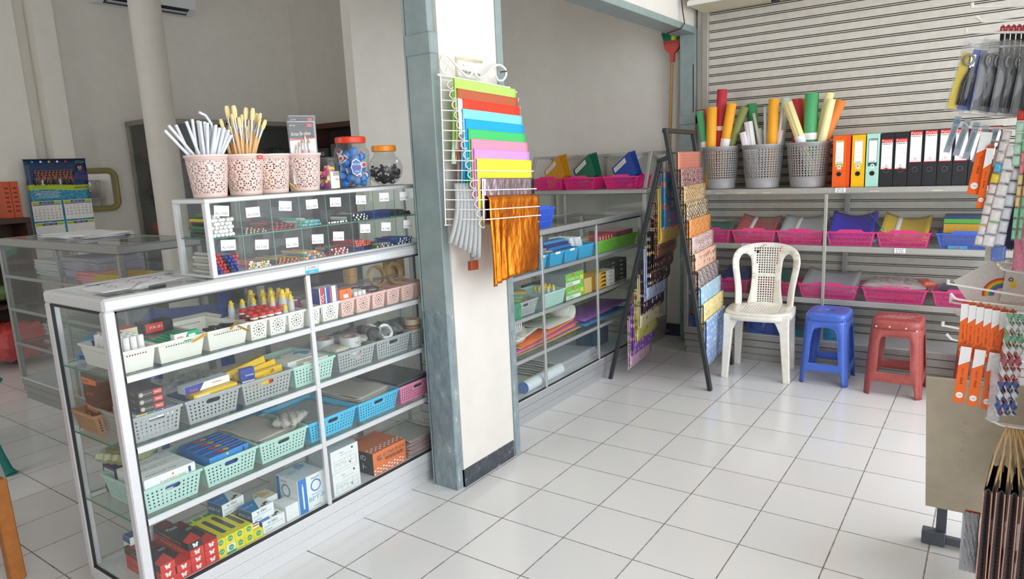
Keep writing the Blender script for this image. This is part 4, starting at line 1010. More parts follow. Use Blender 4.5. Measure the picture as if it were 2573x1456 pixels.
sheets_pile('film_packet', 'flat clear packet in the fanned pile of the right sky blue basket', 10, (.25, .20, .0045), (X0 - .165, .145, S3 + .058), [CB3, CB1, crinkle('#c9c2b6', .9)], .1, .012, 'packets in the right blue basket', rot=(0, .04, 0))
sheets_pile('document_wallet', 'flat coloured wallet in the rose pink basket', 7, (.26, .22, .007), (X0 - .17, .40, S3 + .045), [P('#2b2f66', .3), P('#7a8a86', .3), P('#4a4f55', .3), P('#c33d52', .3)], .0, .006, 'wallets in the rose pink basket')
bag('tape_packet', 'clear bags lying at the back of the third shelf', (.1, .4, .03), (-.55, .05, S3 + .002), 0, CB1, seed=44)
# --- deck: printed cartons
RC = P('#d8342c', .45, name='red_carton', var=.04); BC = P('#2b2a2d', .45, name='black_carton', var=.04)
def butterfly(g, o, w_):
    y, z = 0, 0; m = WHITE
    for s_ in (-1, 1):
        g.poly([o + Vector((.0008, s_ * a * w_, b * w_)) for a, b in ((0.03, -.05), (.10, .25), (.34, .36), (.40, .12), (.26, .0), (.30, -.22), (.14, -.32))][::s_], m)
    g.poly([o + Vector((.001, a * w_, b * w_)) for a, b in ((-.03, -.3), (.03, -.3), (.03, .2), (-.03, .2))], m)
k = 0
for ci, (y, n_) in enumerate(((-.830, 3), (-.779, 2), (-.728, 4), (-.677, 3))):
    for j in range(n_):
        top = j == n_ - 1
        m = BC if (ci == 2 and top) else RC
        g = carton_g(.235, .0495, .0265, m, {'-y': RC if not top else BC, '+z': BC, '+x': m}, [('-y', 't', 0, 0, 'MARKER 12 PCS', .3, P('#e8b84a', .5), .6), ('+zx', 'p', 0, 0, [(-.5, -.5), (.5, -.5), (.5, -.2), (-.5, -.36)], RC), ('+zx', 't', .0, .15, 'Mount', .1, P('#e6dcdc', .5), .7), ('+zx', 'r', 0, .35, .9, .2, P('#7f2a2a', .5))])
        butterfly(g, Vector((.1175, 0, .0133)), .026)
        pos = ['leftmost column', 'second column', 'third column', 'fourth column beside the yellow boxes'][ci]; lev = ['bottom', 'second', 'third', 'fourth'][j] + ' from the deck'
        tag(g.build('marker_box', None, (X0 - .125, y + R.uniform(-.001, .001), S0 + j * .0273), (0, 0, R.uniform(-.015, .015)), smooth=0), ('black-ended' if m is BC else 'red') + ' butterfly box, ' + pos + ', ' + lev, 'box', 'red butterfly boxes on the counter deck'); k += 1
YB = P('#ecdf2c', .42, name='lemon_carton', var=.03); GW = P('#5a5a50', .35); GE = P('#3aa06a', .5)
for j in range(2):
    for i in range(5 - j):
        m2 = WC if (j == 0 and i == 1) else YB
        g = carton_g(.225, .0362, .034, YB, {'+x': m2}, [('+x', 'd', 0, .1, .30, GE), ('+x', 't', 0, .1, 'LYRA', .22, WHITE, .42), ('+z', 'r', .05, 0, .55, .5, GW), ('+z', 'd', .33, 0, .25, GW), ('+z', 'd', -.23, 0, .25, GW), ('+z', 'r', -.42, 0, .1, .8, GE)] + ([('+x', 'r', 0, -.38, 1, .24, GE)] if m2 is WC else []))
        tag(g.build('crayon_box', None, (X0 - .122, -.640 + i * .0372 + .0 * j, S0 + j * .0345), smooth=0), 'slim yellow box with a green oval, ' + ['bottom', 'top'][j] + ' row, ' + ['first', 'second', 'third', 'fourth', 'fifth'][i] + ' from the red boxes', 'box', 'slim yellow boxes on the counter deck')
VB = P('#2f86c8', .45, name='binder_clip_blue', var=.04)
def vtec(loc, lab, rz=0):
    carton('binder_clip_box', lab, (.085, .098, .047), loc, WC, {'-y': P('#4b6f94', .5)}, [('+zx', 'p', 0, 0, [(-.5, -.5), (-.15, -.5), (.25, .5), (-.5, .5)], VB), ('+zx', 't', -.25, .1, 'BINDER CLIPS', .12, WHITE, .42), ('+zx', 'r', .28, -.25, .18, .14, BC), ('+zx', 'r', .12, -.38, .2, .10, BC),
      ('+x', 't', -.05, .25, 'V-TEC', .18, BC, .45), ('+x', 't', -.03, .0, 'BINDER CLIPS NO.155', .09, P('#69a9d8', .5), .8), ('+x', 't', -.25, -.3, '12 PCS', .12, BC, .3), ('-y', 't', 0, 0, 'BINDER CLIPS', .25, WHITE, .8)], rz, group='binder clip boxes')
vtec((X0 - .06, -.418, S0), 'white and blue binder clip box standing lowest at the front'); vtec((X0 - .078, -.449, S0 + .0485), 'white and blue binder clip box on top of the front one', .06)
vtec((X0 - .19, -.50, S0 + .07), 'binder clip box further back above the yellow boxes', .1); carton('stationery_box', 'grey box under the rear binder clip box', (.1, .10, .068), (X0 - .19, -.50, S0), P('#8a8f94', .5))
carton('stationery_box', 'small navy and red box on the yellow boxes beside the binder clips', (.10, .035, .018), (X0 - .075, -.492, S0 + .0345), NV, {'+x': WC}, [('+x', 'r', 0, .1, .8, .3, RD)])
for i in range(2): carton('stationery_box', ['plain white box between binder clips and the pen box', 'open white box with beige print behind the plain white one'][i], (.08, .058, [.062, .078][i]), (X0 - .055 - .10 * i, -.336 + .002 - .02 * i, S0), WC, {'+z': [WC, P('#e8dcc4', .5)][i]}, [] if i == 0 else [('+z', 'p', 0, 0, [(-.5, -.4), (.2, -.5), (.1, .4)], P('#e0b678', .5))])
SB = P('#2a7fd0', .45, name='pen_box_blue')
carton('pen_box', 'tall white and blue ballpoint pen box with a pen drawing, left of the mullion', (.135, .132, .142), (X0 - .080, -.237, S0), WC, {'+z': P('#d4dbe2', .5)},
       [('+x', 'r', -.335, 0, .30, 1, SB), ('+x', 'r', -.33, -.05, .055, .66, WHITE, .001), ('+x', 'r', -.33, .31, .025, .10, WHITE, .001), ('+x', 't', .15, .39, 'PILOT', .05, BC, .28), ('+x', 'd', .15, .16, .19, SB), ('+x', 'd', .15, .16, .15, WC), ('+x', 'p', 0, 0, [(.06, .14), (.14, .04), (.26, .22), (.20, .28)], SB), ('+x', 't', .16, -.2, 'BPT-P', .12, P('#6fb4dc', .5), .58), ('+x', 't', .15, -.08, 'Ball Point Pen', .035, SB, .34), ('+x', 't', .16, -.43, '12 Dozens', .04, BC, .3),
        ('-y', 't', -.1, .38, 'PILOT', .05, BC, .25), ('-y', 'd', -.05, .12, .2, P('#6f93b8', .5)), ('-y', 'd', -.05, .12, .15, WC), ('-y', 'r', -.40, 0, .14, .95, SB), ('+zx', 't', -.1, .12, 'BPT-P', .14, P('#8db6d6', .5), .45), ('+zx', 'd', .2, .3, .16, P('#7ba6cc', .5))], rz=.0)
for i in range(2):
    carton('ink_box', ['white square box with small print, lower of the two beside the mullion', 'white square box with small print, upper of the two'][i], (.15, .146, .097), (X0 - .085, -.060, S0 + i * .098), WC, {'+z': P('#c9d0d2', .5), '-y': P('#c3cacc', .5)},
      [('+x', 't', -.12, .33, 'New', .09, P('#b8b8b8', .5), .16), ('+x', 'd', .28, .36, .05, BC), ('+x', 't', .05, .2, 'Gel ink pen', .04, P('#9a9a9a', .5), .4), ('+x', 'r', 0, -.18, .8, .008, P('#999999', .5)), ('+x', 'r', 0, -.38, .8, .008, P('#999999', .5)), ('+x', 'r', 0, .02, .8, .008, P('#999999', .5))] + [('+x', 'r', -.4 + .2 * q, -.18, .006, .4, P('#999999', .5)) for q in range(5)] + [('+x', 'd', .16, -.24, .035, BC), ('+x', 't', -.3, -.1, 'BLUE', .04, P('#888888', .5), .1), ('+x', 't', -.1, -.1, 'RED', .04, P('#888888', .5), .1)], rz=-.01 * i, group='white ink boxes')
for i in range(2): carton('stationery_box', ['white labelled box behind, lower', 'white labelled box with barcode print behind the pen box, upper'][i], (.12, .14, .085), (X0 - .245, -.16, S0 + .0855 * i), P('#b9bfc0', .5), None, [('+x', 't', 0, .2, 'GEL PEN', .12, BC, .4)])
OG = P('#ea7a3c', .45, name='bright_orange_carton', var=.05)
chk = []
for r_ in range(4):
    for c_ in range(11):
        if (r_ + c_) % 2 == 0:
            chk.append(('+x', 'r', -.47 + c_ * .085, -.44 + r_ * .075, .06, .06, WHITE, .0008)); 
for r_ in range(3):
    for c_ in range(15):
        if (r_ + c_) % 2 == 0: chk.append(('+zx', 'r', -.47 + c_ * .066, -.42 + r_ * .06, .055, .05, WHITE, .0008))
chk = [q for q in chk if abs(q[2]) < .48]
carton('snack_carton', 'orange carton with white checks and black foreign lettering, nearest the post', (.20, .202, .102), (X0 - .112, .193, S0), OG, {'-y': BC, '+z': P('#d96f3c', .5)},
       chk + [('+x', 't', -.33, .22, 'G', .22, BC, .12), ('+x', 't', .12, .27, 'シアのクリト', .15, BC, .68), ('+x', 't', .12, .06, '瞬間接着剤', .12, BC, .55), ('+zx', 't', .0, .3, 'シアのクリト', .12, P('#7b4430', .5), .6), ('-y', 't', .0, .25, 'シアの', .22, WHITE, .6), ('-y', 't', 0, -.15, 'クリト', .22, WHITE, .6)])
sheets_pile('film_packet', 'flat pinkish plastic packet in the pile beside the orange carton', 12, (.22, .20, .0065), (X0 - .12, .408, S0), [crinkle('#c7a3a3', .95, vor='#f2e8e8'), crinkle('#b98a8c', .95, vor='#efe2e2'), CB1], 0, .008, 'pinkish packets beside the orange carton')
for i, (x, y, s_, m, lab) in enumerate(((-.50, -.80, (.09, .10, .10), P('#5b4a86', .5), 'purple and cream box standing at the back left of the third shelf'), (-.52, -.66, (.10, .12, .05), P('#bfa57e', .6), 'tan board lying at the back of the third shelf'))):
    carton('stationery_box', lab, s_, (x, y, S3), m, {'-y': m}, [('-y', 'r', 0, .2, .8, .4, CRM), ('-y', 't', .1, -.25, 'A', .2, WHITE, .15)] if i == 0 else [])
bag('plastic_bag', 'green and yellow plastic packet slumped at the left end of the third shelf', (.16, .13, .07), (-.47, -.80, S3 + .102), .3, crinkle('#a9b27a', .9), seed=61)
carton('stationery_box', 'tall slim white and blue box standing on the deck near the left end', (.05, .045, .11), (-.47, -.82, S0), WC, {'+z': P('#3f5d95', .5)}, [('-y', 'r', 0, .4, 1, .2, P('#3f5d95', .5)), ('-y', 'd', 0, -.3, .1, NV)])
g = G(); g.lathe([(.03, 0), (.03, .075), (.024, .085)], WC, 20); tag(g.build('paper_tub', None, (-.52, -.74, S0)), 'white tub at the back of the deck beside the slim box', 'tub')
carton('stationery_box', 'row of dark patterned boxes against the back of the top shelf', (.03, .26, .06), (-.575, -.66, S1), P('#39415c', .5), None, [('+x', 'r', -.4 + .16 * q, -.1, .07, .35, P('#b9c0c8', .5)) for q in range(6)])
# ================================================================ pen case on the near counter
PX0, PX1, PY0, PY1, PZ0, PZ1 = -.434, -.231, -.545, .60, 1.1305, 1.400
loc = (-.332, .03, PZ0)
pc = thing('pen_case', 'glass pen case with sixteen priced compartments standing on the near counter', 'display case', loc)
g = frame_of(loc); ew = .020
for px in (PX0, PX1 - ew):
    for py in (PY0, PY1 - ew): g.box(px + .0004, px + ew - .0004, py + .0004, py + ew - .0004, PZ0 + .006, PZ1 - .014, ALUW, .002)
for z0, z1 in ((PZ1 - .016, PZ1), (PZ0, PZ0 + .010)):
    g.box(PX1 - ew, PX1, PY0, PY1, z0, z1, ALUW, .003); g.box(PX0, PX0 + ew, PY0, PY1, z0, z1, ALUW, .003)
    g.box(PX0 + .01, PX1 - .01, PY0 + .0006, PY0 + ew, z0 + .0006, z1 - .0006, ALUW, .002); g.box(PX0 + .01, PX1 - .01, PY1 - ew, PY1 - .0006, z0 + .0006, z1 - .0006, ALUW, .002)
g.build('frame', pc)
def pglass(nm, *a, e=None):
    g = frame_of(loc); g.box(*a, GLASS, 0, e); g.build(nm, pc, smooth=0)
pglass('front_pane', PX1 - .006, PX1 - .003, PY0 + ew, PY1 - ew, PZ0 + .01, PZ1 - .016)
pglass('back_pane', PX0 + .003, PX0 + .006, PY0 + ew, PY1 - ew, PZ0 + .01, PZ1 - .016)
pglass('side_pane', PX0 + ew, PX1 - ew, PY0 + .004, PY0 + .008, PZ0 + .01, PZ1 - .016); pglass('side_pane', PX0 + ew, PX1 - ew, PY1 - .008, PY1 - .004, PZ0 + .01, PZ1 - .016)
pglass('top_pane', PX0 + .015, PX1 - .015, PY0 + .015, PY1 - .015, PZ1 - .007, PZ1 - .002); pglass('bottom_pane', PX0 + .006, PX1 - .006, PY0 + .006, PY1 - .006, PZ0 + .002, PZ0 + .007)
EE = {'+x': GLASS_EDGE, '-x': GLASS_EDGE}
pglass('glass_shelf', PX0 + .008, PX1 - .010, PY0 + .009, PY1 - .009, 1.2615, 1.2655, e={**EE, '-y': GLASS_EDGE})
CW = .1262; cy0 = -.535
for i in range(1, 9): pglass('divider', PX0 + .010, PX1 - .012, cy0 + CW * i - .0015, cy0 + CW * i + .0015, PZ0 + .008, PZ1 - .016, e={'+x': GLASS_EDGE, '+z': GLASS_EDGE})
UP = [('Rp 2.000', -.484, 1.356), ('Rp 4.000', -.364, 1.342), ('Rp 2.500', -.226, 1.354), ('Rp 2.000', -.104, 1.352), ('Rp 3.000', .012, 1.352), ('Rp 3.000', .147, 1.352), ('Rp 2.500', .280, 1.355), ('Rp 3.500', .404, 1.352)]
LO = [('Rp 9.000', -.474, 1.238), ('Rp 3.000', -.342, 1.224), ('Rp 2.000', -.212, 1.216), ('Rp 3.500', -.092, 1.216), ('Rp 9.000', .012, 1.216), ('Rp 3.000', .158, 1.232), ('Rp 1.000', .278, 1.228), ('Rp 4.500', .414, 1.226)]
GT = P('#6a6e72', .6)
for s_, y, z in UP + LO:
    g = frame_of(loc); a = R.uniform(-.10, .02); r = Vector((0, math.cos(a), math.sin(a))); u = Vector((0, -math.sin(a), math.cos(a)))
    g.rect((PX1 - .0025, y, z), r, u, .056, .036, PAPER); g.text(s_, Vector((PX1 - .0020, y, z)) - u * .008, r, u, .0085, GT, w=.044); g.build('price_tag', pc, smooth=0, label='white price tag reading ' + s_)
# pens: lying along X in compartments; each a pen of its own
def penrod(name, barrel, cap, tip, L=.145, r=.0045, n=8, capl=.045, tail=None):
    g = G(); g.rod((0, 0, 0), (1, 0, 0), [(0, r * .6, tip), (.002, r * 1.05, cap), (capl, r * 1.08, cap), (capl + .0005, r, barrel), (L - .002, r, tail or barrel), (L, r * .7, tail or barrel)], n); return g.mesh(name, 30)
def pens(comp, row, kinds, n, r, label, group, cat='pen', name='pen', rows=None, spread=.9, jitter=.02):
    """heap of n pens in compartment comp of the upper (1) or lower (0) row; ends face the front"""
    y0 = cy0 + CW * comp + .008; W = CW - .016; z = (1.2656 if row else PZ0 + .0078); k = 0; layer = 0
    d = 2 * r * 1.1
    while k < n:
        m_ = int(W * spread / d) - (layer % 2); off = (W - m_ * d) / 2
        for i in range(m_):
            if k >= n: break
            me, kl = kinds[(k * 7 + layer * 3) % len(kinds)] if len(kinds) > 1 else kinds[0]
            o = bpy.data.objects.new(name, me); COL.objects.link(o)
            L = .145; a = R.uniform(-jitter, jitter)
            o.location = (PX1 - .016 - R.uniform(0, .010), y0 + off + d * (i + .5), z + r * 1.08 + layer * d * .9); o.rotation_euler = (0, 0, PI + a)
            tag(o, kl, cat, group); k += 1
        layer += 1
def bc(h, r=.35): return P(h, r, name='pen_plastic_' + h[1:], var=.02)
Wt, Bk, Rd, Bl, Gn, Ye, Te, Pk, Or, Tn = bc('#f3f3f0'), bc('#1a1b1e'), bc('#c92a35'), bc('#2540a8'), bc('#14754f'), bc('#f0c31c'), bc('#46d0b8'), bc('#e0388c'), bc('#f2882a'), bc('#d9b48a')
grp = lambda row, i: 'pens in the %s row, %s compartment' % (['lower', 'upper'][row], ['first', 'second', 'third', 'fourth', 'fifth', 'sixth', 'seventh', 'eighth'][i])
def L_(t, row, i): return '%s in the %s %s compartment of the pen case' % (t, ['lower', 'upper'][row], ['first', 'second', 'third', 'fourth', 'fifth', 'sixth', 'seventh', 'eighth'][i])
pens(0, 1, [(penrod('pen', b, Wt, Wt, r=.0065, capl=.030), L_('white-ended board marker', 1, 0)) for b in (Bk, Gn, Ye, Gn)], 30, .0065, '', grp(1, 0), 'marker', 'marker')
pens(1, 1, [(penrod('pencil', Bk, Bk, Tn, r=.0038, capl=.02), L_('black pencil with a tan end', 1, 1)), (penrod('pencil', Bk, Tn, Bk, r=.0038, capl=.004), L_('black pencil with a tan end', 1, 1))], 26, .0038, '', grp(1, 1), 'pencil', 'pencil', jitter=.08)
pens(2, 1, [(penrod('pen', Bk, Rd, Rd), L_('red-capped black pen', 1, 2)), (penrod('pen', Rd, Bk, Bk), L_('red-barrelled pen', 1, 2))], 22, .0048, '', grp(1, 2), jitter=.1)
pens(3, 1, [(penrod('pen', Wt, Te, Te, capl=.05), L_('teal-capped correction pen', 1, 3)), (penrod('pen', Te, Wt, bc('#59a8e6')), L_('teal correction pen with a white cap', 1, 3))], 14, .0062, '', grp(1, 3), jitter=.05)
pens(4, 1, [(penrod('pen', Bk, Bk, Wt), L_('black pen', 1, 4))], 9, .0048, '', grp(1, 4), jitter=.06)
pens(5, 1, [(penrod('pen', Wt, Bk, Bk), L_('black-capped pen', 1, 5)), (penrod('pen', Bk, Bk, Wt), L_('black pen', 1, 5))], 24, .0048, '', grp(1, 5), jitter=.05)
pens(6, 1, [(penrod('pen', Bl, Bl, bc('#16256a')), L_('blue-capped pen', 1, 6))], 26, .0046, '', grp(1, 6))
pens(7, 1, [(penrod('pen', Bk, Bk, bc('#303a3a')), L_('plain black pen', 1, 7))], 22, .0046, '', grp(1, 7), jitter=.08)
pens(0, 0, [(penrod('pen', bc('#d8d4cb'), c, c, r=.0062, capl=.034, n=6), L_('cream marker with a %s cap' % nm, 0, 0)) for c, nm in ((Bl, 'blue'), (Rd, 'red'), (Bl, 'blue'), (Bk, 'black'), (Rd, 'red'))], 34, .0062, '', grp(0, 0), 'marker', 'marker')
pens(1, 0, [(penrod('pen', c, c2, c3, r=.0038, capl=.02), L_('thin %s pen' % nm, 0, 1)) for c, c2, c3, nm in ((Pk, Pk, Wt, 'pink'), (Te, bc('#3ab45a'), Wt, 'green'), (bc('#7a4fc0'), Pk, Ye, 'purple'), (Or, Or, Wt, 'orange'), (Gn, Wt, bc('#8fd14f'), 'lime'))], 34, .0038, '', grp(0, 1), jitter=.07)
pens(2, 0, [(penrod('pencil', bc('#2e5f6a'), Bk, Or, r=.0040, capl=.02), L_('dark pencil with an orange end', 0, 2)), (penrod('pencil', Ye, Or, Bk, r=.0040, capl=.01), L_('yellow pencil', 0, 2))], 26, .0040, '', grp(0, 2), 'pencil', 'pencil', jitter=.07)
pens(3, 0, [(penrod('pen', c, c2, c, r=.0055, capl=.02), L_('%s highlighter' % nm, 0, 3)) for c, c2, nm in ((Ye, bc('#f5e34a'), 'yellow'), (Pk, Ye, 'pink'), (bc('#2aa0e0'), bc('#2aa0e0'), 'blue'))], 20, .0055, '', grp(0, 3), 'highlighter', 'highlighter', jitter=.04)
pens(4, 0, [(penrod('pen', Bk, Rd, Rd), L_('red-ended pen', 0, 4)), (penrod('pen', Tn, Bk, Wt), L_('black-capped tan pen', 0, 4))], 24, .0048, '', grp(0, 4), jitter=.1)
pens(5, 0, [(penrod('pen', Bl, Bl, bc('#15206a')), L_('blue pen under the red ones', 0, 5))], 13, .0046, '', grp(0, 5))
_z = PZ0; PZ0 = PZ0 + .019
pens(5, 0, [(penrod('pen', Rd, Rd, bc('#e86a5a')), L_('red pen lying over the blue ones', 0, 5))], 22, .0046, '', grp(0, 5), jitter=.05); PZ0 = _z
pens(6, 0, [(penrod('pen', Gn, bc('#1f8a6a'), Wt, r=.0042), L_('green pen', 0, 6)), (penrod('pen', bc('#7a2f5f'), Ye, Bk, r=.0042), L_('striped plum pen', 0, 6)), (penrod('pen', Bl, Wt, Bl, r=.0042), L_('blue and white pen', 0, 6))], 18, .0042, '', grp(0, 6), jitter=.1)
pens(7, 0, [(penrod('pen', Bl, Bl, Wt), L_('blue pen', 0, 7)), (penrod('pen', bc('#1b2f8a'), bc('#3560d8'), Bk), L_('dark blue pen with a bright cap', 0, 7))], 26, .0048, '', grp(0, 7), jitter=.14)
# blue plastic chair back seen through the case
g = G(); BC2 = P('#27469c', .4, name='dark_blue_chair_plastic')
g.tube([(-.19, 0, 0), (-.20, 0, .12), (-.19, .01, .24), (-.14, .02, .31), (0, .03, .335), (.14, .02, .31), (.19, .01, .24), (.20, 0, .12), (.19, 0, 0)], [.020, .022, .024, .026, .028, .026, .024, .022, .020], BC2, 10)
for s_ in (-1, 1): g.tube([(s_ * .05, .0, 0), (s_ * .045, .01, .16), (s_ * .07, .025, .32)], .020, BC2, 8)
ch2 = thing('plastic_chair', 'dark blue plastic chair behind the near counter, seen through the glass pen case', 'chair', (-1.42, -.02, 0), math.radians(-35))
o = g.build('backrest', ch2, (0, .20, .80)); 
g = G(); g.box(-.21, .21, -.20, .20, .80 - .035, .80, BC2, .03); g.build('seat', ch2)
for sx in (-1, 1):
    for sy in (-1, 1): g = G(); g.bar((sx * .20, sy * .20, 0), (sx * .18, sy * .17, .78), .035, .035, BC2, b=.008); g.build('leg', ch2)
# ---------------- things standing on the case
TZ = PZ1 + .0005
PINKC = P('#e9cfc6', .42, name='blush_cup_plastic', var=.03)
def cup(loc, label, r0=.054, r1=.069, h=.145, rz=0):
    """tapered pencil bin pierced with a floral lattice"""
    key = 'cupmesh'
    if key not in _bm:
        per = 2 * PI * .5 * (r0 + r1); nrep = 8; cw = per / nrep; rows = 2; ch_ = (h - .030) / rows
        hs = []; c, d = cw / 2, ch_ / 2
        for a0 in range(4):                                   # heart/petal pairs round the centre
            a = a0 * PI / 2 + PI / 4
            for e in (-.36, .36):
                rr_ = .30 * cw; p = []
                for t in range(8):
                    th = 2 * PI * t / 8; x = .095 * cw * math.cos(th); y = .045 * cw * math.sin(th); b = a + e
                    cx = c + rr_ * math.cos(b) * .95; cy = d + rr_ * math.sin(b) * (ch_ / cw); p.append((cx + x * math.cos(b + e) - y * math.sin(b + e), cy + x * math.sin(b + e) + y * math.cos(b + e)))
                hs.append(p)
        for a0 in range(4):
            a = a0 * PI / 2
            for k_, q in ((.42, .05), (.24, .042)):
                cx = c + k_ * cw * math.cos(a); cy = d + k_ * ch_ * math.sin(a)
                hs.append([(cx + q * cw * 1.3 * math.cos(t * PI / 2 + .0), cy + q * ch_ * 1.3 * math.sin(t * PI / 2)) for t in range(4)])
        hs.append(circ(c, d, .055 * cw, 8))
        for sx in (-1, 1):
            for sy in (-1, 1):
                hs.append(circ(c + sx * .40 * cw, d + sy * .40 * ch_, .05 * cw, 6, .05 * ch_)); hs.append(circ(c + sx * .27 * cw, d + sy * .42 * ch_, .030 * cw, 5)); hs.append(circ(c + sx * .43 * cw, d + sy * .25 * ch_, .028 * cw, 5))
        ex = [(cw * i / 4, 0) for i in (1, 2, 3)] + [(cw * i / 4, ch_) for i in (1, 2, 3)]
        V, F = holed(cw, ch_, hs)
        g = G()
        def mp(u, v):
            a = u / per * 2 * PI; z = v; r = r0 + (r1 - r0) * z / h; return (r * math.cos(a), r * math.sin(a), z)
        for i in range(nrep):
            for j in range(rows):
                g.add([mp(u + i * cw, .014 + j * ch_ + v) for u, v in V], F, PINKC)
        g.lathe([(r0 * .1, 0.001), (r0 - .002, 0.001), (r0, .003), (r0 + (r1 - r0) * .016 / h, .0145)], PINKC, 40, cap0=True, cap1=False)
        g.lathe([(r0 + (r1 - r0) * (h - .017) / h, h - .017), (r1, h), (r1 + .003, h + .001), (r1 + .003, h - .005), (r1 - .0005, h - .006)], PINKC, 40, cap0=False, cap1=False)
        _bm[key] = g.mesh('pencil_bin', 40)
    o = bpy.data.objects.new('pencil_bin', _bm[key]); COL.objects.link(o); o.location = loc; o.rotation_euler = (0, 0, rz)
    md = o.modifiers.new('thickness', 'SOLIDIFY'); md.thickness = .0018; md.offset = 0
    return tag(o, label, 'bin')
cup((-.335, -.455, TZ), 'pale pink pierced bin of clear glue rods at the left end of the pen case')
cup((-.335, -.312, TZ), 'pale pink pierced bin of paint brushes with a small red sticker', rz=.3)
cup((-.345, -.188, TZ), 'pale pink pierced bin with yellow showing through, right of the red stickered one', rz=.5)
cup((-.335, -.048, TZ), 'pale pink pierced bin holding packets of artist brushes', rz=.1)
g = G(); g.rect((0, 0, 0), (0, 1, 0), (0, 0, 1), .030, .013, P('#d8332e', .5)); g.text('ASVITA', (.0004, 0, 0), (0, 1, 0), (0, 0, 1), .006, WHITE, w=.022)
st = g.build('sticker', bpy.data.objects['pencil_bin.001'], smooth=0); st.matrix_parent_inverse = bpy.data.objects['pencil_bin.001'].matrix_world.inverted() if False else Matrix()
st.location = (.0725 * math.cos(.05), .0725 * math.sin(.05), .134); st.rotation_euler = (0, 0, .05); st['label'] = 'red sticker with white lettering'
for i, zr in ((0, (-.45, .105)), (2, (.35, .115))):
    b_ = bpy.data.objects['pencil_bin' + ('.%03d' % i if i else '')]
    g = G(); g.rect((0, 0, 0), (0, 1, .3), (0, -.3, 1), .010, .020, PAPER); s2 = g.build('sticker', b_, (.0715 * math.cos(zr[0]), .0715 * math.sin(zr[0]), zr[1]), (0, 0, zr[0]), smooth=0); s2['label'] = 'small white paper sticker'
# glue rods
GR = P('#e4e9ee', .3, name='milky_glue_rod', var=.02, alpha=.92)
me = None
def lean(name, me, base, yaw, tilt, label, cat, group):
    o = bpy.data.objects.new(name, me); COL.objects.link(o); o.location = base; o.rotation_euler = (0, tilt, yaw); return tag(o, label, cat, group)
g = G(); g.rod((0, 0, 0), (0, 0, .245), [(0, .0052, GR), (.245, .0052, GR)], 10); rodm = g.mesh('glue_rod')
cx, cy_ = -.335, -.455
RODS = [(-.34, -.02, .02), (-.28, -.01, .03), (-.03, -.022, .03), (0, -.018, .012), (-.02, -.010, .020), (.02, -.004, .016), (0, .004, .012), (.03, .010, .010), (.10, -.012, 0), (.14, -.004, .012), (.17, .0, 0), (.22, .004, .004)]
RODS += [(.26 + .020 * i, -.020 + .0035 * i + .002 * (i % 3), .004 * (i % 4)) for i in range(19)]
for i, (tl, yf, up) in enumerate(RODS):
    x_f = (-.020 + .010 * ((i * 3) % 5)); yf = yf - math.sin(tl) * .055; lim_ = .050 - math.tan(abs(tl)) * .142; yf = min(yf, lim_) if tl > 0 else max(yf, -lim_); fy = cy_ + max(-.044, min(.044, yf))
    lean('glue_rod', rodm, (cx + x_f, fy, TZ + .008 + up * .5), PI / 2 + R.uniform(-.05, .05), tl, 'milky clear glue rod fanning out of the leftmost pink bin', 'glue stick', 'clear glue rods in the leftmost bin')
for i in range(2):
    lean('glue_rod', rodm, (cx - .005, cy_ + .03, TZ + .045 + .01 * i), -PI / 2 + .1 * i, .72 - .03 * i, ['lone glue rod leaning far out to the left of the bin, upper', 'lone glue rod leaning far out to the left of the bin, lower'][i], 'glue stick', None)
g = G(); g.tube([(0, 0, 0), (0, 0, .20), (0, -.004, .235), (0, -.022, .262), (0, -.045, .272)], .0048, GR, 10)
tag(g.build('glue_rod', None, (-.345, -.41, TZ + .02), (math.radians(0), .0, 0)), 'glue rod bent over at the top behind the others', 'glue stick')
# brushes
WD = P('#dcb27c', .5, name='pale_brush_wood', var=.1, scale=40); FER = P('#c9ccd0', .22, 1, 'brush_ferrule'); BRI = P('#e2cf98', .7, name='hog_bristle', var=.15, scale=120)
def brush_mesh(L, w_, bl):
    g = G(); g.rod((0, 0, 0), (0, 0, L), [(0, .0028, WD), (L * .35, .0052, WD), (L * .62, .0062, WD), (L * .72, .005, WD)], 8)
    prof = [(L * .72, .0055, .0055), (L * .86, w_ * .5, .0045)]
    def ell(z, a, b, n=12): return [(a * math.cos(2 * PI * i / n), b * math.sin(2 * PI * i / n), z) for i in range(n)]
    rings = [ell(L * .715, .0052, .0052), ell(L * .76, .0058, .0056), ell(L * .86, w_ * .5, .0042)]
    for a, b in zip(rings, rings[1:]): g.add(a + b, [(i, (i + 1) % 12, 12 + (i + 1) % 12, 12 + i) for i in range(12)], FER)
    rings = [ell(L * .858, w_ * .47, .0040), ell(L * .90, w_ * .58, .0055), ell(L * .90 + bl * .6, w_ * .62, .005), ell(L * .90 + bl, w_ * .40, .003)]
    for a, b in zip(rings, rings[1:]): g.add(a + b, [(i, (i + 1) % 12, 12 + (i + 1) % 12, 12 + i) for i in range(12)], BRI)
    g.poly(rings[-1], BRI); return g.mesh('paint_brush', 35)
bms = [brush_mesh(.27, .013, .028), brush_mesh(.25, .009, .022), brush_mesh(.285, .016, .032), brush_mesh(.235, .007, .018)]
BR = [(.56 * (k_ / 25) ** 1.1 - .14 + .05 * ((k_ * 7) % 5 - 2) / 2, -.028 + .056 * k_ / 25) for k_ in range(26)]
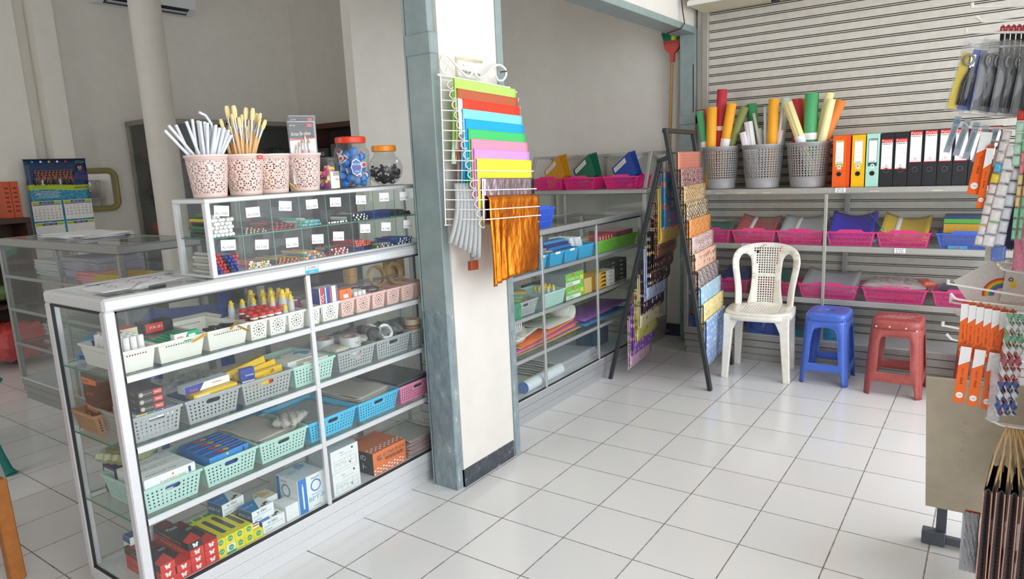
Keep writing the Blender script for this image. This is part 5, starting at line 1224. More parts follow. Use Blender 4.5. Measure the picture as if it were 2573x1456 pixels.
for i, (tl, yf) in enumerate(BR):
    x_f = -.020 + .010 * ((i * 3) % 5); yf = yf - math.sin(tl) * .10; lim_ = .054 - math.tan(abs(tl)) * .142; yf = min(yf, lim_) if tl > 0 else max(yf, -lim_)
    fy = -.312 + max(-.046, min(.046, yf))
    lean('paint_brush', bms[(i * 3) % 4], (-.335 + x_f, fy, TZ + .006 + .012 * ((i * 5) % 4)), PI / 2 + R.uniform(-.08, .08), tl, 'paint brush with a pale wooden handle in the red-stickered pink bin', 'brush', 'paint brushes in the pink bin')
for i, (tl, z) in enumerate(((.44, .050), (.48, .030))):
    lean('paint_brush', bms[0], (-.33, -.335, TZ + z), PI / 2 - .1 * i, tl, ['highest paint brush leaning right out of the bin', 'second highest brush leaning right just beside it'][i], 'brush', None)
# yellow things inside third bin
for i in range(9):
    g = G(); g.rod((0, 0, 0), (0, 0, .105), [(0, .006, Ye), (.08, .006, Ye), (.083, .004, Bk), (.105, .003, Bk)], 8); a = i * .7
    tag(g.build('crayon', None, (-.345 + .026 * math.cos(a) * (i % 3) / 1.2, -.188 + .026 * math.sin(a) * (i % 3) / 1.2, TZ + .006), (.12 * math.cos(a), .12 * math.sin(a), 0)), 'yellow crayon seen through the lattice of the third pink bin', 'crayon', 'yellow crayons in the third bin')
g = G(); g.rod((0, 0, 0), (0, 0, .05), [(0, .0015, Ye), (.05, .0022, Ye)], 6); tag(g.build('stirrer', None, (-.285, -.118, TZ + .003), (math.radians(50), 0, 0)), 'short yellow stick lying at the foot of the third bin', 'stick')
# artist brush packets
BLKC = P('#242427', .4, name='black_header_card')
def brush_pack(base, yaw, roll, label, h=.235, w_=.105):
    t = thing('brush_packet', label, 'brush packet', base, 0, rot=(roll, 0, yaw))
    g = G(); g.box(-w_ / 2, w_ / 2, -.001, .001, 0, h, WC); g.box(-w_ / 2, w_ / 2, -.0015, .0015, h - .062, h, BLKC); 
    g.poly([(-w_ / 2, -.0018, h - .070), (w_ / 2, -.0018, h - .062), (w_ / 2, -.0018, h - .058), (-w_ / 2, -.0018, h - .064)], RC)
    g.text('Artist Brushes', (-.004, -.0016, h - .043), (1, 0, .06), (0, 0, 1), .014, WHITE, w=.078); g.text('GB-1522', (-.034, -.0016, h - .012), (1, 0, 0), (0, 0, 1), .005, WHITE, w=.022)
    g.box(.024, .042, -.0022, -.0016, h - .018, h - .006, RC); g.build('card', t, smooth=0)
    for k in range(5):
        x = -.034 + k * .013; L0 = .16 + .012 * [0, 1, 2, 4, 2][k]
        g = G(); g.rod((x, -.006, .01), (x + .004, -.006, L0 - .03), [(0, .0022, [RC, WH][k % 2]), (L0 - .065, .003, [RC, WH][k % 2]), (L0 - .064, .003, FER), (L0 - .04, .0028 + k * .0006, FER), (L0 - .039, .003 + k * .0007, P('#c58a3c', .6)), (L0 - .02, .001, P('#c58a3c', .6))], 7); g.build('brush', t)
    g = G(); g.box(-w_ / 2 - .003, w_ / 2 + .003, -.010, -.0095, 0, h + .004, CLEARF, 0); g.box(-w_ / 2 - .003, w_ / 2 + .003, .002, .0025, 0, h + .004, FILM, 0); g.build('wrapper', t, smooth=0)
    return t
brush_pack((-.305, -.062, TZ + .030), math.radians(72), -.02, 'packet of artist brushes with a black header, nearest and furthest left', .235, .10)
brush_pack((-.335, -.040, TZ + .034), math.radians(62), .03, 'packet of artist brushes wedged in the middle of the bin', .232, .10)
brush_pack((-.365, -.015, TZ + .052), math.radians(70), .05, 'packet of artist brushes standing highest at the back right', .24, .10)
# jars
def jar(loc, prof, label, lidm, rl, zl, hl, lid_loc=None, cat='jar', n=36):
    t = thing('plastic_jar', label, cat, loc)
    g = G(); g.lathe(prof, JARP, n, cap1=False); g.build('body', t, smooth=50)
    g = G(); g.lathe([(rl - .002, zl), (rl, zl + .002), (rl, zl + hl - .004), (rl - .004, zl + hl), (rl * .75, zl + hl), (rl * .72, zl + hl - .003)], lidm, n)
    for i in range(36): a = 2 * PI * i / 36; g.box(-.0008, .0008, -.0008, .0008, 0, 0.0001, lidm) if False else None
    g.build('lid', t); return t
j1 = jar((-.330, .072, TZ), [(.038, 0), (.042, .003), (.042, .105), (.039, .115), (.038, .122)], 'small clear jar of yellow and pink sharpeners with a white label', JARP, .041, .120, .010)
g = G()
for i in range(7):
    a0, a1 = -.55 + i * .17, -.55 + (i + 1) * .17; r = .0426
    g.poly([(r * math.cos(a0), r * math.sin(a0), .004), (r * math.cos(a1), r * math.sin(a1), .004), (r * math.cos(a1), r * math.sin(a1), .072), (r * math.cos(a0), r * math.sin(a0), .072)], P('#f3efd9', .5))
g.text('990', (.0432, .005, .04), (0, 1, 0), (0, 0, 1), .009, RC, w=.016)
for k in range(4): g.box(.0431, .0434, -.012, .016, .056 + k * .004, .058 + k * .004, P('#4a4a4a', .5))
g.build('label', j1, smooth=0, label='white paper label with small print')
R2 = random.Random(3)
for i in range(46):
    a = R2.uniform(0, 2 * PI); q = R2.uniform(.006, .030); z = .006 + (i / 46) * .082; c = [bc('#f3e23b'), bc('#ef4f9e'), bc('#f3e23b'), bc('#e84bb0')][i % 4] if i > 7 else [bc('#4a5fd8'), bc('#c23fae')][i % 2]
    g = carton_g(.020, .013, .010, c, {'+z': Wt if i % 5 == 0 else c}, b=.0012); tag(g.build('sharpener', None, (-.330 + q * math.cos(a), .072 + q * math.sin(a), TZ + z), (R2.uniform(-1, 1), R2.uniform(-1, 1), a)), ['yellow', 'pink', 'yellow', 'pink'][i % 4] + ' plastic sharpener inside the small clear jar' if i > 7 else ['blue', 'magenta'][i % 2] + ' sharpener at the bottom of the small clear jar', 'sharpener', 'sharpeners in the small jar')
j2 = jar((-.335, .208, TZ), [(.066, 0), (.072, .006), (.074, .05), (.068, .09), (.074, .125), (.074, .150), (.062, .172), (.060, .190)], 'large clear jar of blue ball sharpeners with a red lid', P('#e0401f', .35, name='red_jar_lid'), .064, .186, .026)
g = G(); pts = circ(0, 0, .026, 24, .034); pts = [(x * (1 + .08 * math.cos(i * 2.1)), y * (1 + .08 * math.cos(i * 2.1))) for i, (x, y) in enumerate(pts)]
g.poly([(.0755, x - .03, y + .085) for x, y in pts], P('#dfe9f2', .4)); g.poly([(.076, x * .88 - .03, y * .88 + .085) for x, y in pts], P('#3d6fb4', .4)); g.text('MAGIC BALL', (.0765, -.03, .098), (0, 1, 0), (0, 0, 1), .009, WHITE, w=.038); g.text('SHARPENER', (.0765, -.03, .083), (0, 1, 0), (0, 0, 1), .008, P('#d94a3a', .5), w=.038); g.text('1 HOLE', (.0765, -.03, .068), (0, 1, 0), (0, 0, 1), .007, WHITE, w=.025)
g.build('label', j2, (0, 0, 0), (0, 0, -.15), smooth=0, label='scalloped blue and white jar label')
def packed(c, R_, rb, n, z0, z1, seed, rmax=None):
    r = random.Random(seed); P_ = []; z = z0
    tries = 0
    while len(P_) < n and tries < 20000:
        tries += 1; a = r.uniform(0, 2 * PI); zz = z0 + (z1 - z0) * (tries / 20000) ** .8; rm = (rmax(zz) if rmax else R_) - rb * 1.08; q = rm * math.sqrt(r.random())
        p = Vector((q * math.cos(a), q * math.sin(a), zz + r.uniform(0, .01)))
        if all((p - s).length > rb * 1.9 for s in P_): P_.append(p)
    return P_
g = G(); 
def ball_mesh(r, m, m2, band=True):
    g = G(); prof = [(r * math.sin(PI * k / 10) + 1e-5, -r * math.cos(PI * k / 10)) for k in range(11)]
    g.lathe(prof, m, 18); g.lathe([(r * 1.01 * math.sin(PI * k / 10), r * 1.01 * math.cos(PI * k / 10)) for k in (3, 2, 1)] + [(.0001, r * 1.01)], m2, 18, cap0=False, cap1=False); 
    g.lathe([(r * 1.02 * math.sin(PI * k / 10), r * 1.02 * math.cos(PI * k / 10)) for k in (1.6, .9)] + [(.0001, r * 1.02)], RC, 12, cap0=False, cap1=False); return g.mesh('ball_sharpener', 40)
bm1 = ball_mesh(.0165, P('#1c86dc', .22, name='glossy_blue_ball'), WH)
for i, p in enumerate(packed(None, .072, .0165, 44, .018, .155, 5, lambda z: .066 + .006 * math.cos((z - .05) * 55) if z < .15 else .066)):
    o = bpy.data.objects.new('ball_sharpener', bm1); COL.objects.link(o); o.location = Vector((-.335, .208, TZ)) + p; o.rotation_euler = (R2.uniform(0, 6), R2.uniform(0, 6), 0); tag(o, 'glossy blue ball sharpener with a white and red emblem in the large jar', 'sharpener', 'blue ball sharpeners in the large jar')
sph = [(.035, 0)] + [(.078 * math.sin(t) , .072 - .074 * math.cos(t)) for t in [.45 + i * .2 for i in range(11)]] + [(.046, .138), (.045, .160)]
j3 = jar((-.335, .400, TZ), sph, 'round clear bowl jar of black and pink erasers with an orange lid', P('#f2941e', .35, name='orange_jar_lid'), .054, .150, .026)
g = G(); g.rect((.0775, -.002, .105), (0, 1, .3), (0, -.3, 1), .013, .013, PAPER); g.build('sticker', j3, smooth=0, label='small square white sticker')
bk = P('#18181b', .3, name='glossy_black_eraser'); pk = P('#e9a3b4', .45, name='pink_eraser')
g = G(); prof = [(.0155 * math.sin(PI * k / 10) + 1e-5, -.0135 * math.cos(PI * k / 10)) for k in range(11)]
g.lathe(prof, bk, 16)
for s_ in (-1, 1): g.cyl((s_ * .013, 0, .009), (s_ * .019, 0, .016), .006, bk, .007, 10)
for s_ in (-1, 1): g.disc((s_ * .0055, -.0145, .002), (1, 0, 0), (0, 0, 1), .0042, WHITE, .005, n=10); g.disc((s_ * .0055, -.0155, .002), (1, 0, 0), (0, 0, 1), .002, BLK, n=8)
bmb = g.mesh('eraser', 40)
g = G(); g.lathe(prof, pk, 16); g.cyl((.012, 0, 0), (.022, 0, .002), .004, pk, .001, 8); g.cyl((-.012, 0, 0), (-.022, 0, .002), .004, pk, .001, 8); bmp = g.mesh('eraser', 40)
for i, p in enumerate(packed(None, .078, .016, 26, .018, .072, 8, lambda z: .078 * math.sin(math.acos(max(-1, min(1, (.072 - z) / .074)))) - .001)):
    pinkish = p.y > .02 and i % 3 == 0; o = bpy.data.objects.new('eraser', bmp if pinkish else bmb); COL.objects.link(o); o.location = Vector((-.335, .400, TZ)) + p; o.rotation_euler = (R2.uniform(-.6, .6), R2.uniform(-.6, .6), R2.uniform(.6, 2.4))
    tag(o, 'pink novelty eraser in the round bowl jar' if pinkish else 'glossy black novelty eraser in the round bowl jar', 'eraser', 'novelty erasers in the bowl jar')
# papers and torn film on the counter top at the left
g = G()
def pap(u, v): return (-.56 + u * .19 + .05 * (1 - v), -.86 + v * .31, 1.1315 + .0015 * math.sin(u * 9 + v * 5) + (.0 if u < .9 else 0))
g.sheet(pap, 10, 10, P('#dcdde0', .6, name='printed_paper')); 
for i in range(14): x = -.50 + (i % 5) * .025; y = -.80 + (i // 5) * .08 + .01 * (i % 3); g.poly([(x, y, 1.1345), (x + .010, y + .005, 1.1345), (x + .009, y + .008, 1.1345), (x - .001, y + .003, 1.1345)], BC)
tag(g.build('paper_sheet', solid=.0006), 'large printed white sheet lying on the near counter top left of the pen case', 'paper')
g = G(); g.sheet(lambda u, v: (-.60 + u * .05, -.80 + v * .30, 1.1316 + .001 * math.sin(v * 14)), 4, 14, P('#c9cdd4', .5)); 
for i in range(22): y = -.78 + i * .012; g.poly([(-.588, y, 1.1338), (-.588, y + .006, 1.1338), (-.565, y + .009, 1.1338), (-.565, y + .004, 1.1338)], WHITE)
tag(g.build('lace_strip', solid=.0006), 'long strip of white fringe lying along the back edge of the counter top', 'ribbon')
g = G(); g.add([(0, 0, 0), (.030, .045, .003), (.012, .060, .024), (-.02, .03, .012), (.035, .02, .001)], [(0, 4, 1), (0, 1, 2), (0, 2, 3)], FILM2); tag(g.build('torn_film', None, (-.30, -.79, 1.1312), solid=.0005), 'torn folded scrap of white film on the counter top edge', 'scrap')
# ================================================================ colour paper rack on the pillar
def wirem(): return P('#f0eee8', .35, name='white_wire_enamel', var=.02)
WIRE = wirem()
RK = (.018, .405, 1.842); rk = thing('paper_rack', 'white wire rack on the pillar draped with coloured paper sheets', 'paper rack', RK, rot=(math.radians(-2.3), 0, 0))
SP = .0408; W_ = .475
def prot(i): return .030 + .0072 * i
g = G(); wr = .0026
g.tube([(0, 0, .0), (0, 0, -.615)], .0032, WIRE); g.tube([(0, W_, .0), (0, W_, -.615)], .0032, WIRE)
g.tube([(0, -.012, 0), (0, W_ + .012, 0)], .0042, WIRE); g.tube([(0, -.006, -.615), (0, W_ + .006, -.615)], .003, WIRE)
for y in (-.012, W_ + .012): g.lathe([(.006 * math.sin(PI * k / 6) + 1e-5, -.006 * math.cos(PI * k / 6)) for k in range(7)], WIRE, 10, o=(0, y, 0))
g.build('frame', rk, smooth=60)
for i in range(15):
    z = -.018 - SP * i; p = prot(i)
    g = G(); y0, y1 = .022 + .004 * i, W_ + .008
    q_ = .026 if i in (9, 11, 13, 14) else .004
    g.tube([(0, 0, z), (p, y0, z - .004), (p + q_, y0, z - .004), (p + q_, y1 + .016, z - .004), (p, y1 + .016, z - .004), (0, W_, z)], wr, WIRE, 6)
    for y in (y0, y1 + .016):
        g.tube([(p + .004, y, z - .004), (p - .006, y - .006 if y == y0 else y + .004, z - .012), (p - .007, y - .008 if y == y0 else y + .005, z - .024), (p + .001, y - .003, z - .036), (p + .012, y, z - .040), (p + .014, y, z - .032)], wr, WIRE, 6)
    g.build('bar', rk, smooth=60)
RC_ = Vector(RK)
def rl(y, z): return (.004, (y - RK[1]) + .0, z - RK[2] + (y - RK[1]) * .04)
for nm, pts in (('left', [(.447, 1.873), (.435, 1.852), (.41, 1.86), (.401, 1.888), (.418, 1.916), (.448, 1.923), (.486, 1.9), (.538, 1.866), (.585, 1.847), (.621, 1.878)]), ('right', [(.621, 1.878), (.634, 1.862), (.666, 1.849), (.713, 1.868), (.763, 1.902), (.811, 1.918), (.855, 1.905), (.865, 1.879), (.838, 1.852), (.798, 1.850), (.785, 1.868)])):
    P_ = [Vector(rl(*p)) for p in pts]; sm = []
    for i in range(len(P_) - 1):
        a, b, c, d = P_[max(0, i - 1)], P_[i], P_[i + 1], P_[min(len(P_) - 1, i + 2)]
        for t in (0, .25, .5, .75): sm.append(.5 * ((2 * b) + (c - a) * t + (2 * a - 5 * b + 4 * c - d) * t * t + (3 * b - a - 3 * c + d) * t ** 3))
    sm.append(P_[-1]); g = G(); g.tube(sm, .0052, WIRE, 8); g.build('scroll', rk, smooth=60)
g = G(); g.cyl((-.02, .0, 0), (.03, 0, 0), .003, P('#6b4a3a', .6, .4), n=8); tag(g.build('nail', None, (0, .862, 1.893)), 'rusty nail holding the right scroll of the paper rack', 'nail')
def foil(name, h1, h2, rough=.16):
    a = N(name); n = a.tex('Noise', a.coord('Object', (5, 7, 4)), Detail=2.0, Roughness=.4); n2 = a.tex('Noise', a.coord('Object', (30, 40, 14)), Detail=2.0)
    a.inp(a.b, 'Base Color', a.ramp(n.outputs[0], [(.3, h1), (.7, h2)])); a.b.inputs['Metallic'].default_value = 1; a.b.inputs['Roughness'].default_value = rough
    a.bump(n.outputs[0], .35, .012); return a.m
OFOIL = foil('orange_foil', '#d4701c', '#ec9230', .30); SFOIL = foil('silver_pink_foil', '#b9a0a8', '#aaa0a6', .25)
def matte(h): return P(h, .62, name='craft_paper_' + h[1:], var=.03, scale=60)
SHT = [(0, '#b6dd6a', 1.0, 'lime green'), (1, '#b85c3a', 1.0, 'brown'), (2, '#f83a1e', 1.0, 'bright red'), (3, '#80dcf4', 1.0, 'light blue'), (4, '#00a6ee', 1.0, 'strong blue'), (5, '#43c46c', 1.0, 'green'), (6, '#f593ac', 1.0, 'pink'), (7, '#cd98e6', 1.0, 'lilac'), (8, '#f8e93a', 1.0, 'yellow')]
def draped(name, label, i, m, y0, y1, zf, zb, cat='paper sheet', slim=0):
    """sheet folded over bar i: front flap down to zf, back flap down to zb (rack-local z)"""
    z = -.018 - SP * i + .004; p = prot(i) + .012 + slim; g = G(); n = 14
    prof = [(p + .005, zf)] + [(p + .005 + .001 * math.sin(k), zf + (z - .012 - zf) * k / 6) for k in range(1, 7)]
    for k in range(1, 6): a = PI * k / 6; prof.append((p + .005 * math.cos(a), z - .010 + .012 * math.sin(a)))
    prof += [(p - .006, z - .014), (p - .008, (z + zb) / 2), (max(.012, p - .018), zb)]
    def fn(u, v):
        k = v * (len(prof) - 1); j = min(int(k), len(prof) - 2); t = k - j
        return (prof[j][0] * (1 - t) + prof[j + 1][0] * t + .0008 * math.sin(u * 11 + i), y0 + (y1 - y0) * u, prof[j][1] * (1 - t) + prof[j + 1][1] * t)
    g.sheet(fn, n, len(prof) - 1, m)
    o = g.build(name, None, RK, (math.radians(-2.3), 0, 0), solid=.0012, smooth=60); return tag(o, label, cat, None)
for i, h, _, nm in SHT:
    y0 = .032 + .0075 * i; y1 = W_ + .0 + .004 * i
    if i == 2: y0 += .018
    draped('paper_sheet', nm + ' paper sheet draped over the wire rack on the pillar', i, matte(h), y0, y1, max(-.018 - SP * i - .24, -.52 - .004 * i), -.018 - SP * i - .30 + .01 * (i % 3))
draped('paper_sheet', 'white edged sheet just under the red paper on the pillar rack', 2, matte('#f3efe8'), .036, W_ + .014, -.24, -.30, slim=-.003)
draped('foil_sheet', 'silvery pink foil sheet draped below the yellow paper on the pillar rack', 10, SFOIL, .105, W_ + .030, -.62, -.60, 'foil sheet')
# orange foil: large crinkled sheet, lower corner gathered into folds
g = G(); i = 12; z = -.018 - SP * i + .010; p = prot(i) + .014
def of(u, v):
    zt = z; zb_ = -.862 + .010 * u
    a = v
    if v < .12: k = v / .12 * PI * .9; x = p + .006 - .006 * math.cos(k) - .012 * (1 - v / .12); zz = z - .02 + .022 * math.sin(k * .55); zz = z - .015 * (v / .12) ** 2 + .004
    else: zz = z - .015 + (zb_ - z + .015) * (v - .12) / .88; x = p + .012
    g_ = max(0, (v - .25)) * max(0, .42 - u) / .42
    x += .020 * g_ * math.sin(u * 48) + .006 * math.sin(u * 7 + v * 4) * v; zz -= .035 * g_
    yy = .125 + (W_ + .032 - .125) * u + .045 * g_ * 0 - .012 * v * (1 - u)
    yy += .040 * g_
    return (x, yy, zz)
g.sheet(of, 48, 30, OFOIL)
tag(g.build('foil_sheet', None, RK, (math.radians(-2.3), 0, 0), solid=.0008, smooth=70), 'large crinkled orange foil sheet hanging lowest on the pillar rack', 'foil sheet')
# gathered grey sheets and tails behind the foil on the left
GP = P('#aeb2b2', .5, name='grey_tissue_paper')
g = G()
for k in range(7):
    y = .085 - .011 * k; x = .085 - .009 * k
    g.sheet(lambda u, v, y=y, x=x, k=k: (x + .014 * u + .010 * math.sin(v * 3), y - .028 + .012 * u - .055 * (v ** 2) * (k / 6) + .035, -.44 - (.32 - .012 * k) * v), 2, 10, GP)
tag(g.build('tissue_bundle', None, RK, (math.radians(-2.3), 0, 0), solid=.0012), 'fan of grey tissue sheets hanging behind the orange foil on its left', 'tissue paper')
for k, (y, x, zt, zb, h, lab) in enumerate(((.062, .050, -.30, -.70, '#f3e42c', 'long yellow strip of paper hanging left of the foil'), (.055, .040, -.28, -.66, '#c89ae0', 'lilac strip of paper hanging left of the yellow strip'), (.046, .030, -.08, -.60, '#9a7f80', 'mauve brown strip of paper hanging behind the rack bars'), (.030, .024, -.05, -.36, '#bfe0c6', 'pale mint strip of paper hanging near the top left of the rack'))):
    g = G(); g.sheet(lambda u, v: (x + .010 * u, y + .020 * u - .02 * v ** 2 + .012, zt + (zb - zt) * v), 2, 8, matte(h)); tag(g.build('paper_sheet', None, RK, (math.radians(-2.3), 0, 0), solid=.001), lab, 'paper sheet')
g = G(); g.box(.045, .060, .085, .14, -.815, -.775, P('#9b4a2c', .5)); g.box(.050, .056, .095, .115, -.775, -.60, P('#8a8f90', .5)); g.disc((.058, .105, -.70), (0, 1, 0), (0, 0, 1), .013, WH, off=.004); g.disc((.058, .100, -.745), (0, 1, 0), (0, 0, 1), .011, WH, off=.004)
tag(g.build('foil_tube', None, RK, (math.radians(-2.3), 0, 0)), 'dark ended rolled sheets hanging between the grey tissue and the foil', 'roll')
# the note behind
g = G(); a = Matrix.Rotation(math.radians(-3), 4, 'X'); NT = P('#e6e3da', .7, name='faded_note_paper')
g.sheet(lambda u, v: (.0 + .002 * math.sin(u * 5), .55 + .175 * u, 1.845 + .085 * v - .012 * u), 8, 4, NT); g.box(-.001, .0025, .545, .733, 1.922, 1.932, P('#d9cfae', .5, name='masking_tape')); g.box(-.001, .0022, .545, .556, 1.84, 1.921, P('#d9cfae', .5, name='masking_tape'))
g.text('KERTAS UKUN Rp 200', (.0035, .640, 1.872), (0, 1, -.06), (0, .06, 1), .011, P('#55565a', .6), w=.14); g.text('1', (.0035, .595, 1.902), (0, 1, 0), (0, 0, 1), .010, P('#55565a', .6))
tag(g.build('paper_note', None, (-.0135, 0, 0), solid=.0004), 'faded taped paper note on the pillar above the rack', 'note')
# ================================================================ black A-frame rack with gift wrap
AO = (.507, 2.27, 0); AR = math.radians(5.6)
ar = thing('gift_wrap_rack', 'black A-frame rack hung with patterned gift wrap, between the counter and white chair', 'display rack', AO, AR)
BM = P('#2f3234', .45, .1, 'black_rack_steel', var=.08)
for y in (.0, .62):
    g = G(); g.bar((0, y, 0), (-.283, y, 1.64), .026, .034, BM, up=(0, 1, 0), b=.003); g.build('leg', ar)
    g = G(); g.bar((-.674, y, 0), (-.318, y, 1.452), .024, .030, BM, up=(0, 1, 0), b=.003); g.build('leg', ar)
    g = G(); g.bar((-.335, y, 1.445), (-.252, y, 1.475), .026, .030, BM, up=(0, 1, 0), b=.003); g.build('link', ar)
g = G(); g.bar((-.283, -.013, 1.632), (-.283, .633, 1.632), .034, .028, BM, b=.003); g.build('top_bar', ar)
def batik(name, bg_, cols, kind, sc, rnd=.4, rough=.42, seed=0):
    a = N(name); base = lin(bg_)
    co = a.coord('Object', (sc, sc, sc)); sep = a.n.new('ShaderNodeSeparateXYZ'); a.t.links.new(co, sep.inputs[0]); cb = a.n.new('ShaderNodeCombineXYZ')
    a.t.links.new(sep.outputs[1], cb.inputs[0]); a.t.links.new(sep.outputs[2], cb.inputs[1]); cb.inputs[2].default_value = seed; v2 = cb.outputs[0]
    if kind == 'blobs':
        v = a.n.new('ShaderNodeTexVoronoi'); a.t.links.new(v2, v.inputs[0]); v.inputs['Randomness'].default_value = rnd; v.inputs['Scale'].default_value = 1.0
        n = a.tex('Noise', v2, Scale=3.0, Detail=2.0); d = a.math('ADD', v.outputs['Distance'], a.math('MULTIPLY', a.math('SUBTRACT', n.outputs[0], .5), .35))
        s2 = a.n.new('ShaderNodeSeparateColor'); a.t.links.new(v.outputs['Color'], s2.inputs[0])
        pick = a.ramp(s2.outputs[0], [(i / len(cols), c) for i, c in enumerate(cols)], const=True)
        ring_ = a.math('LESS_THAN', d, .30); inner = a.math('LESS_THAN', d, .13)
        c = a.mix(ring_, base, pick); c = a.mix(inner, c, lin(cols[-1]))
    elif kind == 'plaid':
        x = a.math('FRACT', sep.outputs[1]); y = a.math('FRACT', sep.outputs[2])
        s1 = a.math('LESS_THAN', x, .35); s2_ = a.math('LESS_THAN', y, .35); c = a.mix(s1, base, lin(cols[0])); c = a.mix(s2_, c, lin(cols[1])); c = a.mix(a.math('MULTIPLY', s1, s2_), c, lin(cols[2]))
    elif kind == 'batik':
        w1 = a.math('SINE', a.math('MULTIPLY', sep.outputs[1], 6.283)); w2 = a.math('SINE', a.math('MULTIPLY', a.math('ADD', sep.outputs[2], a.math('MULTIPLY', w1, .18)), 6.283))
        n = a.tex('Noise', v2, Scale=3.5, Detail=3.0); q = a.math('ADD', a.math('MULTIPLY', w1, w2), a.math('MULTIPLY', a.math('SUBTRACT', n.outputs[0], .5), 2.2))
        c = a.ramp(a.math('ADD', a.math('MULTIPLY', q, .25), .5), [(0, bg_), (.36, cols[0]), (.50, cols[1]), (.60, bg_), (.72, cols[-1])], const=True)
    elif kind == 'swirl':
        m = a.n.new('ShaderNodeTexMagic'); a.t.links.new(v2, m.inputs[0]); m.turbulence_depth = 4; m.inputs['Scale'].default_value = 1.2; m.inputs['Distortion'].default_value = 2.2
        s2 = a.n.new('ShaderNodeSeparateColor'); a.t.links.new(m.outputs[0], s2.inputs[0])
        c = a.ramp(s2.outputs[0], [(0, bg_), (.35, cols[0]), (.6, cols[1]), (.8, cols[-1])])
    a.inp(a.b, 'Base Color', c); a.b.inputs['Roughness'].default_value = rough; a.b.inputs['Coat Weight'].default_value = .25
    return a.m
MAIN = [('#e2783a', ['#6a9a4a', '#e05a7a', '#8a6ab8'], 'plaid', 55, 'orange and green plaid'), ('#5a2c34', ['#c9a9a0', '#7a3a42', '#e5d6cf'], 'batik', 22, 'maroon batik'), ('#e3cc9a', ['#6d4a34', '#caa46a', '#8d6a48'], 'batik', 20, 'cream and brown batik'),
        ('#3a3438', ['#b99a5e', '#e6dcc4', '#2b4a9a'], 'batik', 16, 'navy and ochre batik'), ('#cf5a24', ['#f0a04a', '#7a2a14', '#f6c27a'], 'swirl', 9, 'orange batik'), ('#e9cfc4', ['#6a4a4a', '#f3e6de', '#a06a6a'], 'batik', 20, 'pink and white batik'),
        ('#ecc4a8', ['#b97a6a', '#f0d2bc', '#8f4a4a'], 'blobs', 22, 'peach'), ('#ece4e2', ['#5a3a3c', '#8a6a6a', '#2e2226'], 'swirl', 11, 'brown and white leafy'), ('#9fd0ea', ['#f4f0e6', '#f0b890', '#e8f4fa'], 'blobs', 22, 'light blue'), ('#f3e296', ['#e0a08a', '#8ab0d0', '#f7f0d8'], 'blobs', 24, 'pale yellow'), ('#8fb0e2', ['#f0f2f8', '#f0b27a', '#e2eefb'], 'blobs', 26, 'cornflower blue')]
def wrap(i, x, z, zb, m, y0, y1, label, back, face=1):
    g = G(); r = .006; prof = [(x + face * (r + .001), zb), (x + face * (r + .0015), (z + zb) / 2), (x + face * r, z - .008)] + [(x + face * r * math.cos(PI * k / 6), z - .008 + r * 1.3 * math.sin(PI * k / 6)) for k in range(1, 6)] + [(x - face * r, z - .008), (x - face * (r + .001), (z + back) / 2), (x - face * r, back)]
    g.sheet(lambda u, v: (prof[int(round(v * (len(prof) - 1)))][0] + .0012 * math.sin(u * 8 + i), y0 + (y1 - y0) * u, prof[int(round(v * (len(prof) - 1)))][1]), 8, len(prof) - 1, m)
    o = g.build('gift_wrap', None, AO, (0, 0, AR), solid=.0022, smooth=60); return tag(o, label, 'gift wrap')
for i, (bg_, cols, kd, sc, nm) in enumerate(MAIN):
    z = 1.500 - .1065 * i; x = -.1726 * z + .030
    g = G(); g.cyl((x, 0, z - .006), (x, .62, z - .006), .004, BM, n=8); g.cyl((x - .03, 0.004, z - .006), (x, .004, z - .006), .004, BM, n=6); g.cyl((x - .03, .616, z - .006), (x, .616, z - .006), .004, BM, n=6); g.build('bar', ar)
    m = batik('gift_wrap_' + nm.replace(' ', '_'), bg_, cols, kd, sc, seed=i)
    wrap(i, x, z, z - (.34 if i < 9 else .30), m, .055, .60, nm + ' gift wrap on the black rack front, ' + ['topmost', 'second down', 'third down', 'fourth down', 'fifth down', 'sixth down', 'seventh down', 'fourth from bottom', 'third from bottom', 'second from bottom', 'lowest'][i], z - .32)
LEFT = [('#3f86b8', ['#e8783a', '#dfe8ee', '#1f4f8a'], 'blobs', 14, 'sea blue'), ('#e8cf5e', ['#d9604a', '#f3e2a0', '#e07a8a'], 'blobs', 16, 'yellow'), ('#6b2f36', ['#c9a06a', '#3a1a20', '#8f4a48'], 'batik', 18, 'dark red'), ('#1d1b22', ['#e0823a', '#cfc4a0', '#a5472e'], 'blobs', 22, 'black fruit patterned'), ('#252330', ['#d0432e', '#e3b04a', '#e8e0d0'], 'blobs', 20, 'black snack patterned'),
        ('#b9cfee', ['#e06a8a', '#f2f2fa', '#8aa0d8'], 'blobs', 26, 'pale blue dotted'), ('#3a2440', ['#f0f0f2', '#f0b060', '#e9e9ee'], 'blobs', 18, 'dark plum'), ('#e6dcb0', ['#7ea04a', '#b9683a', '#e8f0d0'], 'blobs', 16, 'cream and green'), ('#d8cf6a', ['#f0eee0', '#c05a5a', '#7a8a3a'], 'blobs', 20, 'olive yellow'), ('#8f55c4', ['#e8d890', '#d0b0ea', '#f0c4e0'], 'blobs', 22, 'purple'), ('#e3b9d6', ['#7aa03a', '#d8e0a0', '#f4e6ee'], 'blobs', 20, 'pink and lime')]
